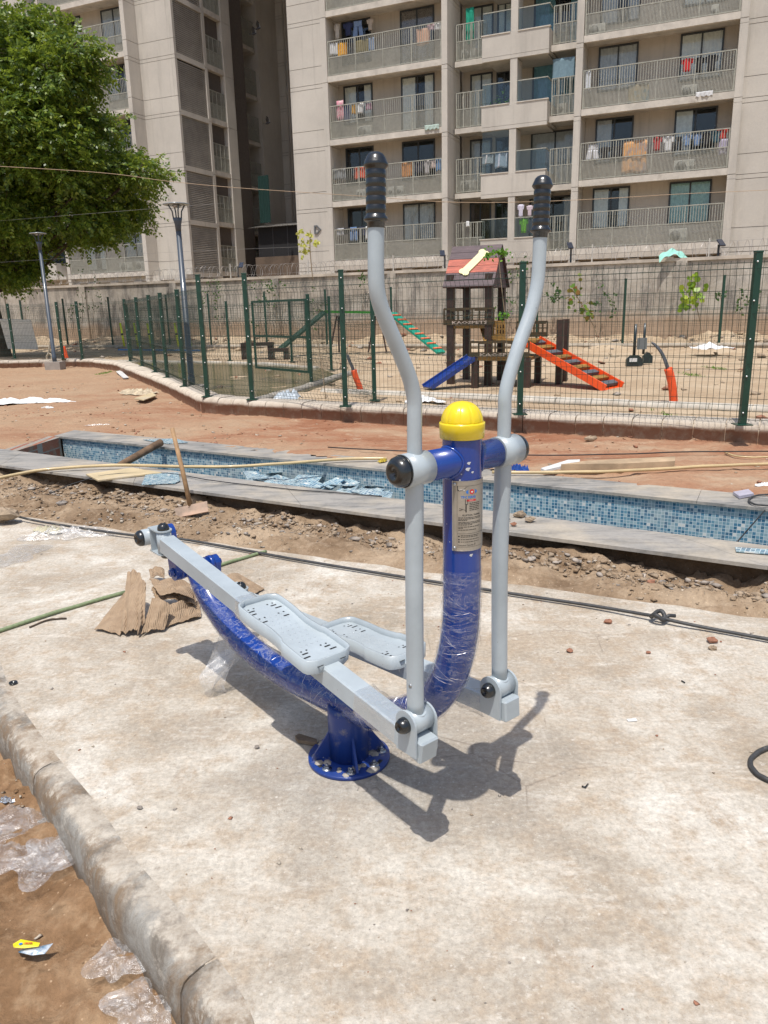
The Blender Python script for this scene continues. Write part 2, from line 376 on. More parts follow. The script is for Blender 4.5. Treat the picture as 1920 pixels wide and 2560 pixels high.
terrain('damp_soil', np.arange(-5.2, 0.6, .022), np.arange(.2, 5.4, .022), h_left, lambda x, y: (x < 3) & (sd(SB, x, y) < -.2), SOIL2)
# red earth between the trough and the fence kerb
def h_red(x, y):
    d = sd(FOo, x, y); return .105 + fbm(x, y, .8)*.035 + fbm(x, y, 5, 4)*.016 + np.maximum(fbm(x, y+7, 13, 3)-.12, 0)*.05
PE = unit(FI1-FI0); PL = FI0   # left end of the basin
_ne = unit(NI[1]-NI[0]); EB = NI[0]+_ne*np.dot(gp(10,1131,Zc)[:2]-NI[0], _ne)
def keep_red(x, y):
    inpool = (sd((EB, FI0), x, y) < .11) & (sd(FOo, x, y) < -.15)
    return (~inpool) & (sd(NI, x, y) > -.12) & (dcurb(x, y) < .2)
terrain('red_earth', np.arange(-15, 10, .055), np.arange(2.8, 24, .055), h_red, keep_red, RED)
# playground sand beyond the kerb, rising to a bank against the boundary wall
def h_sand(x, y):
    w = onrow(x, 26.2) - y; t = np.clip((1.8-w)/2.2, 0, 1); back = np.clip((y-onrow(x, 32))/3, 0, 1)
    return .15 + fbm(x, y, .5)*.05 + fbm(x, y, 3, 3)*.02 + (1-back)*t*(.30 + fbm(x, y, .9, 5)*.35 + fbm(x, y, 5, 3)*.12)
PONDPX = [(470,972),(545,996),(640,1006),(690,1000),(780,975),(858,944),(800,921),(700,910),(560,905),(420,903),(300,900)]
POND = [gp(*q, .17)[:2] for q in PONDPX]
terrain('playground_sand', np.arange(-34, 24, .16), np.arange(7, 52, .16), h_sand, lambda x, y: (dcurb(x, y) > .12), SAND)
b_ = MB(); b_.add([(-300,49,.1),(300,49,.1),(300,400,.1),(-300,400,.1)], [(0,1,2,3)]); b_.add([(24,7,.12),(300,7,.12),(300,49.5,.1),(24,49.5,.1)], [(0,1,2,3)]); b_.add([(-300,7,.12),(-34,7,.12),(-34,49.5,.1),(-300,49.5,.1)], [(0,1,2,3)])
structure('far_ground', b_, SAND)

# ================================================================ CONCRETE SLAB AND ITS KERB
SR0, SR1 = SB
top = [(p[0], p[1]) for p in EC]
a_, b2 = SB; backl = a_+(b2-a_)*0.0
poly = [(p[0], p[1], 0) for p in EC if sd(SB, p[0], p[1]) < -.01]
d_ = unit(b2-a_); st = V(poly[0][0], poly[0][1]); q0 = a_+d_*np.dot(st-a_, d_)
edgepts = []
n_ = 60
for i in range(n_+1):
    p = q0+(b2-q0)*i/n_; w = .012*math.sin(i*1.7)+.01*math.sin(i*4.1); edgepts.append((p[0]-d_[1]*w, p[1]+d_[0]*w, 0))
sl = MB(); ring = poly[::-1] + edgepts + [(b2[0]+1, -1.2, 0)]
ring = [ring[i] for i in range(len(ring))]
n = len(ring); sl.add(ring+[(x, y, -.22) for x, y, z in ring], [tuple(range(n))[::-1]] + [(i, n+i, n+(i+1) % n, (i+1) % n) for i in range(n)], False)
structure('concrete_slab', sl, CONC)
prof = [(-.03,.001),(0,.002),(.026,-.001),(.044,-.007),(.058,-.021),(.068,-.045),(.073,-.085),(.078,-.2)]
kb = MB(); kb.smooth = True
acc = 0; segs = [[]]; last = None
for p in EC:
    if last is not None: acc += np.linalg.norm(p-last)
    segs[-1].append((p, acc)); last = p
    if acc > 1.13*len(segs)-.55: segs.append([segs[-1][-1]])
for sg in segs:
    if len(sg) < 2: continue
    vs = []; m = len(prof)
    pts = [q[0] for q in sg]
    for i, p in enumerate(pts):
        tdir = unit(pts[min(i+1, len(pts)-1)]-pts[max(i-1, 0)]); nrm = V(tdir[1], -tdir[0]);
        nrm = -nrm if nrm[0] > 0 else nrm
        pp = p + (tdir*.003 if i == 0 else -tdir*.003 if i == len(pts)-1 else 0)
        sh = .012*vnoise(p[0], p[1], 5.)
        for o_, z in prof:
            q = pp+nrm*(o_+(sh if o_ > .03 else 0)); vs.append((q[0], q[1], z+ (.011*vnoise(q[0]*1.3, q[1]+z*3, 11.)+.006*vnoise(q[0]*1.3, q[1]+z*3, 31.) if o_ > .02 else 0)))
    fs = [(i*m+j, i*m+j+1, (i+1)*m+j+1, (i+1)*m+j) for i in range(len(pts)-1) for j in range(m-1)]
    kb.add(vs, fs, True)
    kb.f.append(tuple(len(kb.v)-m+j for j in range(m))); kb.m.append(0); kb.sm.append(False)
    b0 = len(kb.v)-len(vs); kb.f.append(tuple(b0+j for j in range(m))[::-1]); kb.m.append(0); kb.sm.append(False)
core = MB(); cv = []
for i, p in enumerate(EC):
    tdir = unit(EC[min(i+1, len(EC)-1)]-EC[max(i-1, 0)]); nrm = V(tdir[1], -tdir[0]); nrm = -nrm if nrm[0] > 0 else nrm
    for o_, z in ((0,-.006),(.038,-.024),(.058,-.07),(.064,-.2)): q = p+nrm*o_; cv.append((q[0], q[1], z))
kb.add(cv, [(i*4+j, i*4+j+1, (i+1)*4+j+1, (i+1)*4+j) for i in range(len(EC)-1) for j in range(3)], True)
structure('slab_kerb', kb, KERB)

# ================================================================ THE TILED TROUGH
def strip(mb, A, B, C, D, z0, z1):     # slab between two lines A-B (outer) and C-D (inner)
    P = [A, B, D, C]; area = sum(P[i][0]*P[(i+1)%4][1]-P[(i+1)%4][0]*P[i][1] for i in range(4))
    if area < 0: P = P[::-1]
    vs = [(p[0], p[1], z0) for p in P]+[(p[0], p[1], z1) for p in P]
    mb.add(vs, [(3,2,1,0),(4,5,6,7),(0,1,5,4),(1,2,6,5),(2,3,7,6),(3,0,4,7)], False)
pool = T('tiled_trough', 'long shallow trough under construction lined with blue mosaic and edged in grey stone', 'water trough', (*((NI[0]+FI1)/2), -.6))
lerp2 = lambda L, t: L[0]+(L[1]-L[0])*t
MOS = mat_mosaic(atan2(-(FI1-FI0)[1], (FI1-FI0)[0])*1.0)
def joints(A, B, C, D, z0, z1, cuts):
    mb = MB()
    for t0, t1 in zip(cuts[:-1], cuts[1:]):
        g_ = .00012; strip(mb, A+(B-A)*(t0+g_), A+(B-A)*(t1-g_), C+(D-C)*(t0+g_), C+(D-C)*(t1-g_), z0, z1)
    return mb
pool.w('near_coping', joints(NO[0], NO[1], NI[0], NI[1], Zc-.022, Zc, [0,.14,.27,.36,.47,.575,.66,.76,.88,1]), COPING)
pool.w('far_coping', joints(FOo[0], FOo[1], FI[0]+(FI[1]-FI[0])*-.01, FI[1], Zc-.022, Zc, [0,.1,.24,.36,.5,.63,.8,1]), COPING)
nrm2 = V(-PE[1], PE[0])
mw = MB(); w0 = FI[0]+nrm2*.025; w1 = FI[1]+nrm2*.025; strip(mw, w0, w1, w0+nrm2*.25, w1+nrm2*.25, -.62, Zc-.024)
pool.w('mosaic_wall', mw, MOS)
ne = unit(NI[1]-NI[0]); nn_ = V(-ne[1], ne[0])
nwall = MB(); strip(nwall, NO[0]+nn_*.13, NO[1]+nn_*.13, NI[0]-nn_*.03, NI[1]-nn_*.03, -.62, Zc-.024)
EARTHY = mat_soil('shade_toned_muddy_masonry', (.10, .065, .038), (.15, .10, .06), (.21, .15, .10), 2.0)  # mud tones darkened to paint in the shade under the coping
pool.w('near_wall', nwall, EARTHY)
fl_ = MB(); strip(fl_, NI[0], NI[1], FI[0]-PE*2, FI[1], -.66, -.56); pool.w('trough_floor', fl_, MOS)
BRICK = NT('rough_brickwork'); bt = BRICK.n.new('ShaderNodeTexBrick'); bt.inputs['Scale'].default_value = 4.2; bt.inputs['Mortar Size'].default_value = .03
bt.inputs['Color1'].default_value = (.26, .085, .05, 1); bt.inputs['Color2'].default_value = (.33, .13, .075, 1); bt.inputs['Mortar'].default_value = (.30, .27, .23, 1)
mp_ = BRICK.n.new('ShaderNodeMapping'); mp_.inputs['Rotation'].default_value = (pi/2, 0, pi/2); BRICK.link(BRICK.co, mp_.inputs[0]); BRICK.link(mp_.outputs[0], bt.inputs[0])
BRICK.col(BRICK.mix(BRICK.ramp(BRICK.noise(7, 6, .7), [(.47, 0), (.6, .8)]), bt.outputs[0], (.25, .20, .15))); BRICK.set(Roughness=.95); BRICK.bump(BRICK.noise(20, 5, .7), .8, .02); BRICK = BRICK.m
ew = MB(); ea = FI0 - PE*.0; eb = rp(10,1131, (*NI[0], 0), (nn_[0], nn_[1], 0))[:2]; eb = NI[0]+ne*np.dot(gp(10,1131,Zc)[:2]-NI[0], ne)
strip(ew, ea, eb, ea-PE*.22, eb-PE*.22, -.62, Zc-.01); pool.w('brick_end_wall', ew, BRICK)
# tiles and rubble lying loose inside the trough
tl = MB()
for i in range(46):
    t = RNG.random(); c = gp(610+345*t+RNG.normal()*8, 1186+44*t+RNG.normal()*9, .01); a = atan2(-(FI1-FI0)[1], (FI1-FI0)[0])*-1+RNG.normal()*.35; z = -.035+.05*RNG.random()*(1-abs(2*t-1)*.6)
    ex = V(cos(a), sin(a), RNG.normal()*.10); s_ = .12+.14*RNG.random(); tl.box((c[0], c[1], z), (s_, .12+.10*RNG.random(), .006), ex, np.cross(V(RNG.normal()*.14, RNG.normal()*.14, 1), ex), np.cross(ex, np.cross(V(RNG.normal()*.1, RNG.normal()*.1, 1), ex)))
SHEET = mat_mosaic(atan2(-(FI1-FI0)[1], (FI1-FI0)[0]), True)
single('loose_mosaic_sheets', 'heap of loose blue mosaic tile sheets lying inside the trough', 'tile sheets', tl, SHEET)

# ================================================================ KERBS OF THE FENCED PLAYGROUND
def mat_roundkerb():
    k = NT('precast_kerb_blocks'); s = k.sep(); a = k.noise(4, 8, .7)
    z = k.math('ADD', s[2], k.math('MULTIPLY', k.math('SUBTRACT', a, .5), .16))
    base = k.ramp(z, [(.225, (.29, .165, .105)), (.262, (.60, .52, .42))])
    col = k.mix(k.ramp(k.noise(9, 7, .7), [(.5, 0), (.64, .6)]), base, (.40, .33, .25)); k.col(col); k.set(Roughness=.85)
    k.bump(k.noise(50, 4), .3, .003); return k.m
RK = mat_roundkerb()
def kerb_run(name, pts, zb, zt, width, step=.30, mat=None, r=.05):
    mb = MB(); mb.smooth = True; P = [V(*p) for p in pts]; L = [0]
    for a, b in zip(P[:-1], P[1:]): L.append(L[-1]+np.linalg.norm(b-a))
    tot = L[-1]
    def pt(s):
        s = min(max(s, 0), tot-1e-6); i = next(j for j in range(len(L)-1) if s < L[j+1]); t = (s-L[i])/(L[i+1]-L[i]); return P[i]+(P[i+1]-P[i])*t
    pr = [(0,zb-.1),(0,zt-.09),(-.012,zt-.085),(-.012,zt-.055),(.004,zt-.022),(.035,zt-.004),(.075,zt),(width-.03,zt),(width,zt-.03),(width,zb-.1)]
    n = int(tot/step)
    for i in range(n):
        a, b = i*step+.006, (i+1)*step-.006; dz = RNG.normal()*.004; vs = []
        for s in (a, b):
            p = pt(s); t = unit(pt(s+.15)-pt(s-.15)); nr = V(-t[1], t[0])
            for o, z in pr: q = p+nr*o; vs.append((q[0], q[1], z+dz))
        m = len(pr); mb.add(vs, [(j, j+1, m+j+1, m+j) for j in range(m-1)], True)
        b0 = len(mb.v)-2*m
        for c in (tuple(b0+j for j in range(m)), tuple(b0+m+j for j in range(m))): mb.f.append(c); mb.m.append(0); mb.sm.append(False)
    vs = []; ss = np.arange(0, tot, .15)
    for s in ss:
        p = pt(s); t = unit(pt(s+.15)-pt(s-.15)); nr = V(-t[1], t[0])
        for o, z in ((.02,zb-.1),(.02,zt-.09),(.05,zt-.02),(width-.04,zt-.012),(width-.01,zb-.1)): q = p+nr*o; vs.append((q[0], q[1], z))
    mb.add(vs, [(i*5+j, i*5+j+1, (i+1)*5+j+1, (i+1)*5+j) for i in range(len(ss)-1) for j in range(4)], True)
    return structure(name, mb, mat or RK)
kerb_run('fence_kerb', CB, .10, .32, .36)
INNER = [gp(*q, .2)[:2] for q in [(640,1000),(800,976),(1050,985),(1360,998),(1650,1010),(1920,1021)]]; INNER = INNER[1:]+[INNER[-1]+unit(INNER[-1]-INNER[-2])*5]
WK = M('pale_concrete_kerb', (.55, .50, .42), .85, var=.25, scale=5, bump=.3, c2=(.42,.33,.23), c2amt=.4)
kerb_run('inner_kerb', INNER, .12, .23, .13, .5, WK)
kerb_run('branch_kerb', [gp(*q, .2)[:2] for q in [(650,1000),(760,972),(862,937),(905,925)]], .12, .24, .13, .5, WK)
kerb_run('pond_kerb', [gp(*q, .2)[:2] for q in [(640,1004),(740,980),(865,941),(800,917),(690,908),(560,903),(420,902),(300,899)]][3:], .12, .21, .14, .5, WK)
FAR = [V(x, onrow(x, 25.2)) for x in (-26,-12,0,12,24)]
kerb_run('far_kerb', FAR, .12, .36, .2, .9, M('far_kerb_concrete', (.42,.36,.28), .9, var=.25, scale=3))
# murky pond inside the fence
pd = MB(); pd.add([(p[0], p[1], .178) for p in POND], [tuple(range(len(POND)))[::-1]])
WATER = NT('murky_olive_water'); WATER.col(WATER.ramp(WATER.noise(1.1, 5, .6), [(.35, (.12, .10, .045)), (.65, (.19, .155, .075))])); WATER.set(Roughness=.14); WATER.bump(WATER.noise(9, 3), .08, .01)
o = structure('pond_water', pd, WATER.m)
o.data.flip_normals() if o.data.polygons[0].normal.z < 0 else None
# ================================================================ ELLIPTICAL TRAINER (own frame: x across, y towards the rear pivot, z up)
def paint(name, c, rough=.28, coat=.5, dirt=None, metal=0):
    k = NT(name); a = k.noise(6, 6, .65); f = k.noise(70, 4, .6)
    col = k.ramp(a, [(.3, tuple(x*.88 for x in c)), (.7, tuple(min(1, x*1.1) for x in c))])
    v = k.vor(38); n = k.noise(9, 2); chip = k.math('MULTIPLY', k.math('LESS_THAN', v, .075), k.math('GREATER_THAN', n, .58))
    if dirt: col = k.mix(k.ramp(k.noise(14, 8, .75), [(.56, 0), (.66, .55)]), col, dirt)
    col = k.mix(k.math('MULTIPLY', chip, .7), col, (.45, .46, .46) if c[2] > c[0]*2 else (.20, .20, .20))
    k.col(col); k.set(Roughness=k.math('ADD', k.math('MULTIPLY', a, .25), rough-.1), Metallic=metal, Coat_Weight=coat, Coat_Roughness=.1); k.bump(f, .06, .002); k.bump(k.noise(260, 2), .05, .0006); return k.m
BLUE = paint('blue_gloss_paint', (.004, .040, .25), .22, .6)
BLUED = paint('dusty_blue_paint', (.005, .034, .20), .4, .25, dirt=(.26, .235, .20))
GREY = paint('pale_grey_paint', (.385, .435, .46), .33, .3)
RUBR = M('black_rubber', (.012, .014, .015), .24, var=.4, scale=30, bump=.25, bscale=90, spec=.6, coat=.35)
YEL = M('yellow_plastic', (.80, .60, .012), .32, var=.08, scale=5, coat=.3, c2=(.72, .56, .13), c2amt=.36)
ZINC = M('zinc_steel', (.45, .46, .47), .38, 1.0, var=.3, scale=40)
STEEL = M('stainless_label_plate', (.40, .37, .32), .36, .55, var=.2, scale=11, c2=(.28, .27, .25), c2amt=.35)
INK = M('black_print', (.02, .02, .02), .5); INKR = M('red_print', (.55, .03, .03), .5); INKB = M('blue_print', (.03, .16, .50), .5); PALE = M('pale_print', (.65, .63, .58), .5)
def mat_wrap(name='stretch_film', amt=.5):
    k = NT(name); k.n.remove(k.b)
    tr = k.n.new('ShaderNodeBsdfTransparent'); gl = k.n.new('ShaderNodeBsdfGlossy'); gl.inputs['Roughness'].default_value = .16; df = k.n.new('ShaderNodeBsdfDiffuse'); df.inputs['Color'].default_value = (.70, .70, .72, 1)
    bp = k.n.new('ShaderNodeBump'); bp.inputs['Strength'].default_value = .9; bp.inputs['Distance'].default_value = .006
    n = k.noise(13, 5, .65, dist=2.0, sc3=(1, 1, 1.6)); k.link(n, bp.inputs['Height']); k.link(bp.outputs[0], gl.inputs['Normal']); k.link(bp.outputs[0], df.inputs['Normal'])
    st = k.ramp(k.noise(11, 6, .65, dist=1.2, sc3=(1, 1, 3.2)), [(.46, 0), (.50, 1), (.515, .25), (.56, 0)])  # white streaks paint the film's highlights into its colour
    big = k.ramp(k.noise(9, 4, .6), [(.50, 0), (.72, .55)])  # pale patches paint in the film's broad glare
    f = k.math('MULTIPLY', k.math('MAXIMUM', st, big), amt)
    m1 = k.n.new('ShaderNodeMixShader'); k.link(f, m1.inputs[0]); k.link(tr.outputs[0], m1.inputs[1]); k.link(df.outputs[0], m1.inputs[2])
    fr = k.n.new('ShaderNodeFresnel'); fr.inputs[0].default_value = 1.5; k.link(bp.outputs[0], fr.inputs['Normal']); m2 = k.n.new('ShaderNodeMixShader')
    k.link(k.math('MULTIPLY', k.math('SUBTRACT', fr.outputs[0], .03), .28), m2.inputs[0]); k.link(m1.outputs[0], m2.inputs[1]); k.link(gl.outputs[0], m2.inputs[2]); k.link(m2.outputs[0], k.out.inputs[0]); return k.m
FILM = mat_wrap(amt=.26); 
def mat_loose(name, haze=.09, streak=.22):
    k = NT(name); k.n.remove(k.b); tr = k.n.new('ShaderNodeBsdfTransparent'); df = k.n.new('ShaderNodeBsdfDiffuse'); df.inputs[0].default_value = (.72,.71,.69,1); gl = k.n.new('ShaderNodeBsdfGlossy'); gl.inputs['Roughness'].default_value = .22
    n = k.noise(16, 7, .7, dist=.8); bp = k.n.new('ShaderNodeBump'); bp.inputs['Strength'].default_value = .8; bp.inputs['Distance'].default_value = .01; k.link(n, bp.inputs['Height']); k.link(bp.outputs[0], gl.inputs['Normal']); k.link(bp.outputs[0], df.inputs['Normal'])
    f = k.math('ADD', k.math('MULTIPLY', k.ramp(k.noise(22, 8, .75, dist=.6), [(.46, 0), (.60, 1)]), streak), haze); m1 = k.n.new('ShaderNodeMixShader'); k.link(f, m1.inputs[0]); k.link(tr.outputs[0], m1.inputs[1]); k.link(df.outputs[0], m1.inputs[2])
    m2 = k.n.new('ShaderNodeMixShader'); m2.inputs[0].default_value = .12; k.link(m1.outputs[0], m2.inputs[1]); k.link(gl.outputs[0], m2.inputs[2]); k.link(m2.outputs[0], k.out.inputs[0]); return k.m
FILM2 = mat_loose('loose_clear_plastic', .18, .22)
k = NT('film_crease'); k.n.remove(k.b); tr = k.n.new('ShaderNodeBsdfTransparent'); gl = k.n.new('ShaderNodeBsdfGlossy'); gl.inputs['Roughness'].default_value = .3; gl.inputs[0].default_value = (.9,.9,.92,1); df = k.n.new('ShaderNodeBsdfDiffuse'); df.inputs[0].default_value = (.7,.7,.74,1)
m1 = k.n.new('ShaderNodeMixShader'); m1.inputs[0].default_value = .5; k.link(gl.outputs[0], m1.inputs[1]); k.link(df.outputs[0], m1.inputs[2]); m2 = k.n.new('ShaderNodeMixShader'); k.link(k.ramp(k.noise(45, 3), [(.42, .05), (.6, .6)]), m2.inputs[0]); k.link(tr.outputs[0], m2.inputs[1]); k.link(m1.outputs[0], m2.inputs[2]); k.link(m2.outputs[0], k.out.inputs[0]); CREASE = k.m
BASE = gp(873, 1893, 0)
TH = radians(40)
el = T('elliptical_trainer', 'blue and pale grey outdoor elliptical trainer with yellow domed cap bolted to the concrete slab', 'elliptical trainer', (BASE[0], BASE[1], 0), TH)
TR = .0505
def catmull(P, n=8):
    P = [V(*p) for p in P]; out = []
    for i in range(len(P)-1):
        p0, p1, p2, p3 = P[max(i-1,0)], P[i], P[i+1], P[min(i+2, len(P)-1)]
        for j in range(n):
            t = j/n; out.append(.5*((2*p1)+(-p0+p2)*t+(2*p0-5*p1+4*p2-p3)*t*t+(-p0+3*p1-3*p2+p3)*t**3))
    return out+[P[-1]]
fpath = [(0,-.536,1.205),(0,-.536,.95),(0,-.536,.76),(0,-.528,.63),(0,-.492,.50),(0,-.42,.39),(0,-.31,.30),(0,-.17,.235),(0,0,.205),(0,.2,.185),(0,.42,.175),(0,.60,.19),(0,.76,.225),(0,.90,.29),(0,.99,.36),(0,1.045,.43)]
FP = catmull(fpath, 5)
fr = MB(); fr.tube(FP, TR, 28); el_frame = el.p('main_frame', fr, BLUE)
# rear gusset rib along the tail tube
gs = MB(); gs.add([(-.006,.78,.285),(-.006,1.04,.44),(-.006,.92,.50),(-.006,.66,.27),(.006,.78,.285),(.006,1.04,.44),(.006,.92,.50),(.006,.66,.27)], [(0,1,2,3),(7,6,5,4),(0,4,5,1),(1,5,6,2),(2,6,7,3),(3,7,4,0)])
# stub post, base plate, gussets
st = MB(); st.lathe((0,0,.008), (0,0,1), [(0,.068),(.17,.068),(.2,.067)], 32)
el.p('base_post', st, BLUED)
bp_ = MB(); bp_.lathe((0,0,.0), (0,0,1), [(0,.139),(.001,.141),(.011,.141),(.013,.139),(.013,.0)], 48); el.p('base_plate', bp_, BLUED)
mudp = MB()
for i in range(46):
    a = RNG.random()*2*pi; r = .075+.055*RNG.random() if i < 26 else .145+.05*abs(RNG.normal()); s_ = .004+.009*RNG.random()
    mudp.lathe((r*cos(a), r*sin(a), .012 if i < 26 else -.001), (0,0,1), [(0,s_*1.8),(s_*.35,s_*1.3),(s_*.5,.0)], 6, mod=lambda q, t: .7+.5*RNG.random())
el.p('dried_mortar', mudp, M('dry_mortar', (.36,.32,.27), .95, var=.25, scale=30, bump=.6), label='dried grey mortar crumbs on the round base plate', kind='stuff')
for i in range(4):
    a = pi/4+i*pi/2+.35; c, s_ = cos(a), sin(a); g_ = MB()
    g_.prism([(.062,0),(.130,0),(.130,.008),(.067,.10),(.062,.10)], (-s_*.004, c*.004, .0135), (c,s_,0), (0,0,1), (s_,-c,0), .008); el.p('gusset', g_, BLUED)
for i in range(8):
    a = i*pi/4+.12+.35-.28; c, s_ = cos(a), sin(a)
    if i in (1,): continue
    b = MB(); b.lathe((c*.112, s_*.112, .0135), (0,0,1), [(0,.0165),(.002,.0165),(.0022,.0)], 20)
    b.lathe((c*.112, s_*.112, .0157), (0,0,1), [(0,.0098),(.008,.0098),(.009,.009),(.009,.0)], 6, smooth=False); b.lathe((c*.112, s_*.112, .0247), (0,0,1), [(0,.005),(.007,.005),(.007,0)], 10); el.p('anchor_bolt', b, ZINC)
for i in range(3):
    a = i*2*pi/3+.9; sl_ = MB(); pts = [(.118*cos(a+t), .118*sin(a+t), .0142) for t in np.linspace(-.15, .15, 7)]; sl_.tube(pts, .0065, 6); 
    for q in range(len(sl_.v)): x_, y_, z_ = sl_.v[q]; sl_.v[q] = (x_, y_, .0138 if z_ > .014 else .012)
    el.p('slot', sl_, INK)
# yellow cap
cp = MB(); cp.smooth = True
cp.lathe((0,-.536,1.175), (0,0,1), [(0,.0545),(.0005,.0568),(.036,.0585),(.0395,.0578),(.0395,.0535),(.0405,.0535)], 48)
def ribm(a, t): return 1-.055*max(0, 1-abs(((a*10/(2*pi)) % 1)-.5)*9)
cap = [(.0405,.0535)]+[(.0405+.052*sin(t), .0535*cos(t)**.9) for t in np.linspace(.05, pi/2-.02, 14)]+[(.0935,0)]
dm = MB(); dm.lathe((0,-.536,1.175), (0,0,1), cap, 100, mod=ribm)
yc = el.p('end_cap', cp, YEL); el.p('ribbed_dome', dm, YEL, yc)
# crossbar with sleeves at its ends
ZC = 1.118
cb = MB(); cb.tube([(-.125,-.536,ZC),(.125,-.536,ZC)], .0385, 28); el.p('crossbar', cb, BLUE)
wl_ = MB(); ww = []
for sg in (-1, 1):
    w_ = MB(); pts = []
    for j in range(29):
        a = 2*pi*j/28; pts.append((sg*(.5*(TR+.004)*sqrt(max(0, 1-(.0385*cos(a)/TR)**2))*2), -.536+.0395*cos(a), ZC+.0395*sin(a)))
    wl_.tube(pts, [.0042+.0012*vnoise(j*.9, sg, 1.) for j in range(29)], 6, caps=False)
el.p('weld_bead', wl_, BLUE)
def grip_parts(path_top, d, arm):
    g_ = MB(); L = .158; prof = [(-.014,.0242),(0,.0245),(.001,.029),(.006,.034),(.011,.033),(.018,.0270)]
    for i in range(5):
        z0 = .022+i*.0215; prof += [(z0,.0257),(z0+.0025,.0274),(z0+.0175,.0274),(z0+.020,.0257)]
    prof += [(.131,.0268),(.136,.0315),(.141,.034),(.147,.0315),(.154,.0285),(.161,.0255),(.167,.020),(.171,.012),(.1725,.004),(.1727,0)]
    prof = [(t*.82, r*.80) for t, r in prof]; g_.lathe(path_top-unit(d)*.137, d, prof, 32); el.p('hand_grip', g_, RUBR, arm)
def pin_cap(c, d, r=.026, h=.02, parent=None, nm='pin_cap'):
    b = MB(); b.lathe(c, d, [(-.002,r),(.002,r*1.02),(h*.45,r*.97),(h*.8,r*.78),(h,r*.5),(h*.92,r*.42),(h*.92,r*.2),(h*.6,r*.16),(h*.6,0)], 28); return el.p(nm, b, RUBR, parent)
for sg in (-1, 1):
    if sg < 0: P = [(-.168,-.53,.45),(-.170,-.534,.8),(-.166,-.536,1.1),(-.163,-.536,1.24),(-.163,-.536,1.285),(-.176,-.536,1.335),(-.205,-.536,1.395),(-.248,-.536,1.475),(-.268,-.536,1.525),(-.272,-.536,1.575),(-.269,-.536,1.66),(-.264,-.536,1.815)]
    else: P = [(.166,-.53,.44),(.155,-.534,.8),(.160,-.536,1.1),(.162,-.536,1.22),(.163,-.536,1.265),(.178,-.536,1.315),(.215,-.536,1.395),(.258,-.536,1.475),(.283,-.536,1.545),(.289,-.536,1.60),(.291,-.536,1.66),(.296,-.536,1.815)]
    CP = catmull(P, 6)[:-1]; a = MB(); a.tube(CP, [.0230 if q[2] < ZC else .0182 for q in CP], 24); arm = el.p('swing_arm', a, GREY)
    # sleeve on the crossbar
    s_ = MB(); x0, x1 = (.128, .205); s_.tube([(sg*x0,-.536,ZC),(sg*x1,-.536,ZC)], .0415, 32); el.p('pivot_sleeve', s_, GREY)
    for zz in (ZC+.0405, ZC-.0405):
        wb = MB(); ctr = sg*.165; rw = .0205 if zz > ZC else .0255; wb.tube([(ctr+rw*cos(t), -.536+rw*sin(t), zz-np.sign(zz-ZC)*.014*abs(sin(t))) for t in np.linspace(0, 2*pi, 22)], .0042, 6, caps=False); el.p('weld_bead', wb, GREY)
    rg = MB(); rg.tube([(sg*.2055,-.536,ZC),(sg*.209,-.536,ZC)], .0405, 28); el.p('rubber_ring', rg, RUBR)
    pin_cap((sg*.2095,-.536,ZC), (sg,0,0), .0385, .028, arm)
    top = V(*P[-1]); grip_parts(top, V(*P[-1])-V(*P[-2]), arm)
    sc = MB(); sc.lathe((P[0][0]-.0222*(1 if sg < 0 else 1), -.53-.006, .545), (-1,-.25,0), [(0,.0052),(.002,.0048),(.0025,0)], 12); el.p('screw', sc, ZINC, arm)
    # foot bar: x = sg*.165
    X = sg*.165
    f0, f1 = (V(X,-.580,.363), V(X,.955,.598)) if sg < 0 else (V(X,-.585,.362), V(X,.955,.266))
    d = unit(f1-f0); upv = unit(np.cross(V(1,0,0), d)); bar = MB(); bar.rbox((f0+f1)/2, (np.linalg.norm(f1-f0), .064, .066), .005, d, (1,0,0), upv)
    br = el.p('foot_bar', bar, GREY)
    # front clevis: two plates hugging a sleeve
    pv = V(X, -.53, (.435 if sg < 0 else .418)); zb = pv[2]-.072
    for q in (-1, 1):
        pl = MB(); arc = [(.039*cos(t), .039*sin(t)) for t in np.linspace(0, pi, 13)]
        pl.prism([(.039,-.085)]+arc+[(-.039,-.085)], (pv[0]+q*.037-.003, pv[1], pv[2]), (0,1,0), (0,0,1), (1,0,0), .006); el.p('clevis_plate', pl, GREY, br)
    s2 = MB(); s2.tube([(pv[0]-.0355,pv[1],pv[2]),(pv[0]+.0355,pv[1],pv[2])], .034, 28); el.p('lower_sleeve', s2, GREY, br)
    wb = MB(); wb.tube([(pv[0]+.0245*cos(t), pv[1]+.0245*sin(t), pv[2]+.034-.013*abs(sin(t))) for t in np.linspace(0, 2*pi, 22)], .004, 6, caps=False); el.p('weld_bead', wb, GREY, br)
    pin_cap((pv[0]-.041,pv[1],pv[2]), (-1,0,0), .022, .026, br); pin_cap((pv[0]+.041,pv[1],pv[2]), (1,0,0), .02, .014, br)
    # rear: upright pin tube between two lugs, then a sleeve on the rocker link
    rear = f1+d*.02
    pt = MB(); pt.tube([rear-V(0,0,.045), rear+V(0,0,.045)], .030, 24); el.p('hinge_tube', pt, GREY, br)
    axz = rear[2]+(.004 if sg < 0 else -.01); ax = V(X, rear[1]+.105, axz)
    for q in (-1, 1):
        lug = MB(); arc = [(.036*sin(t), -.036*cos(t)) for t in np.linspace(pi/2, -pi/2, 9)]
        poly = [(-.03,.085),(.03,.085)]+[(.034*cos(t), -.034*sin(t)) for t in np.linspace(0, pi, 9)]
        lug.prism(poly, (rear[0], rear[1], rear[2]+q*.0485-.0025), (1,0,0), (0,1,0), (0,0,1), .005); el.p('hinge_lug', lug, GREY)
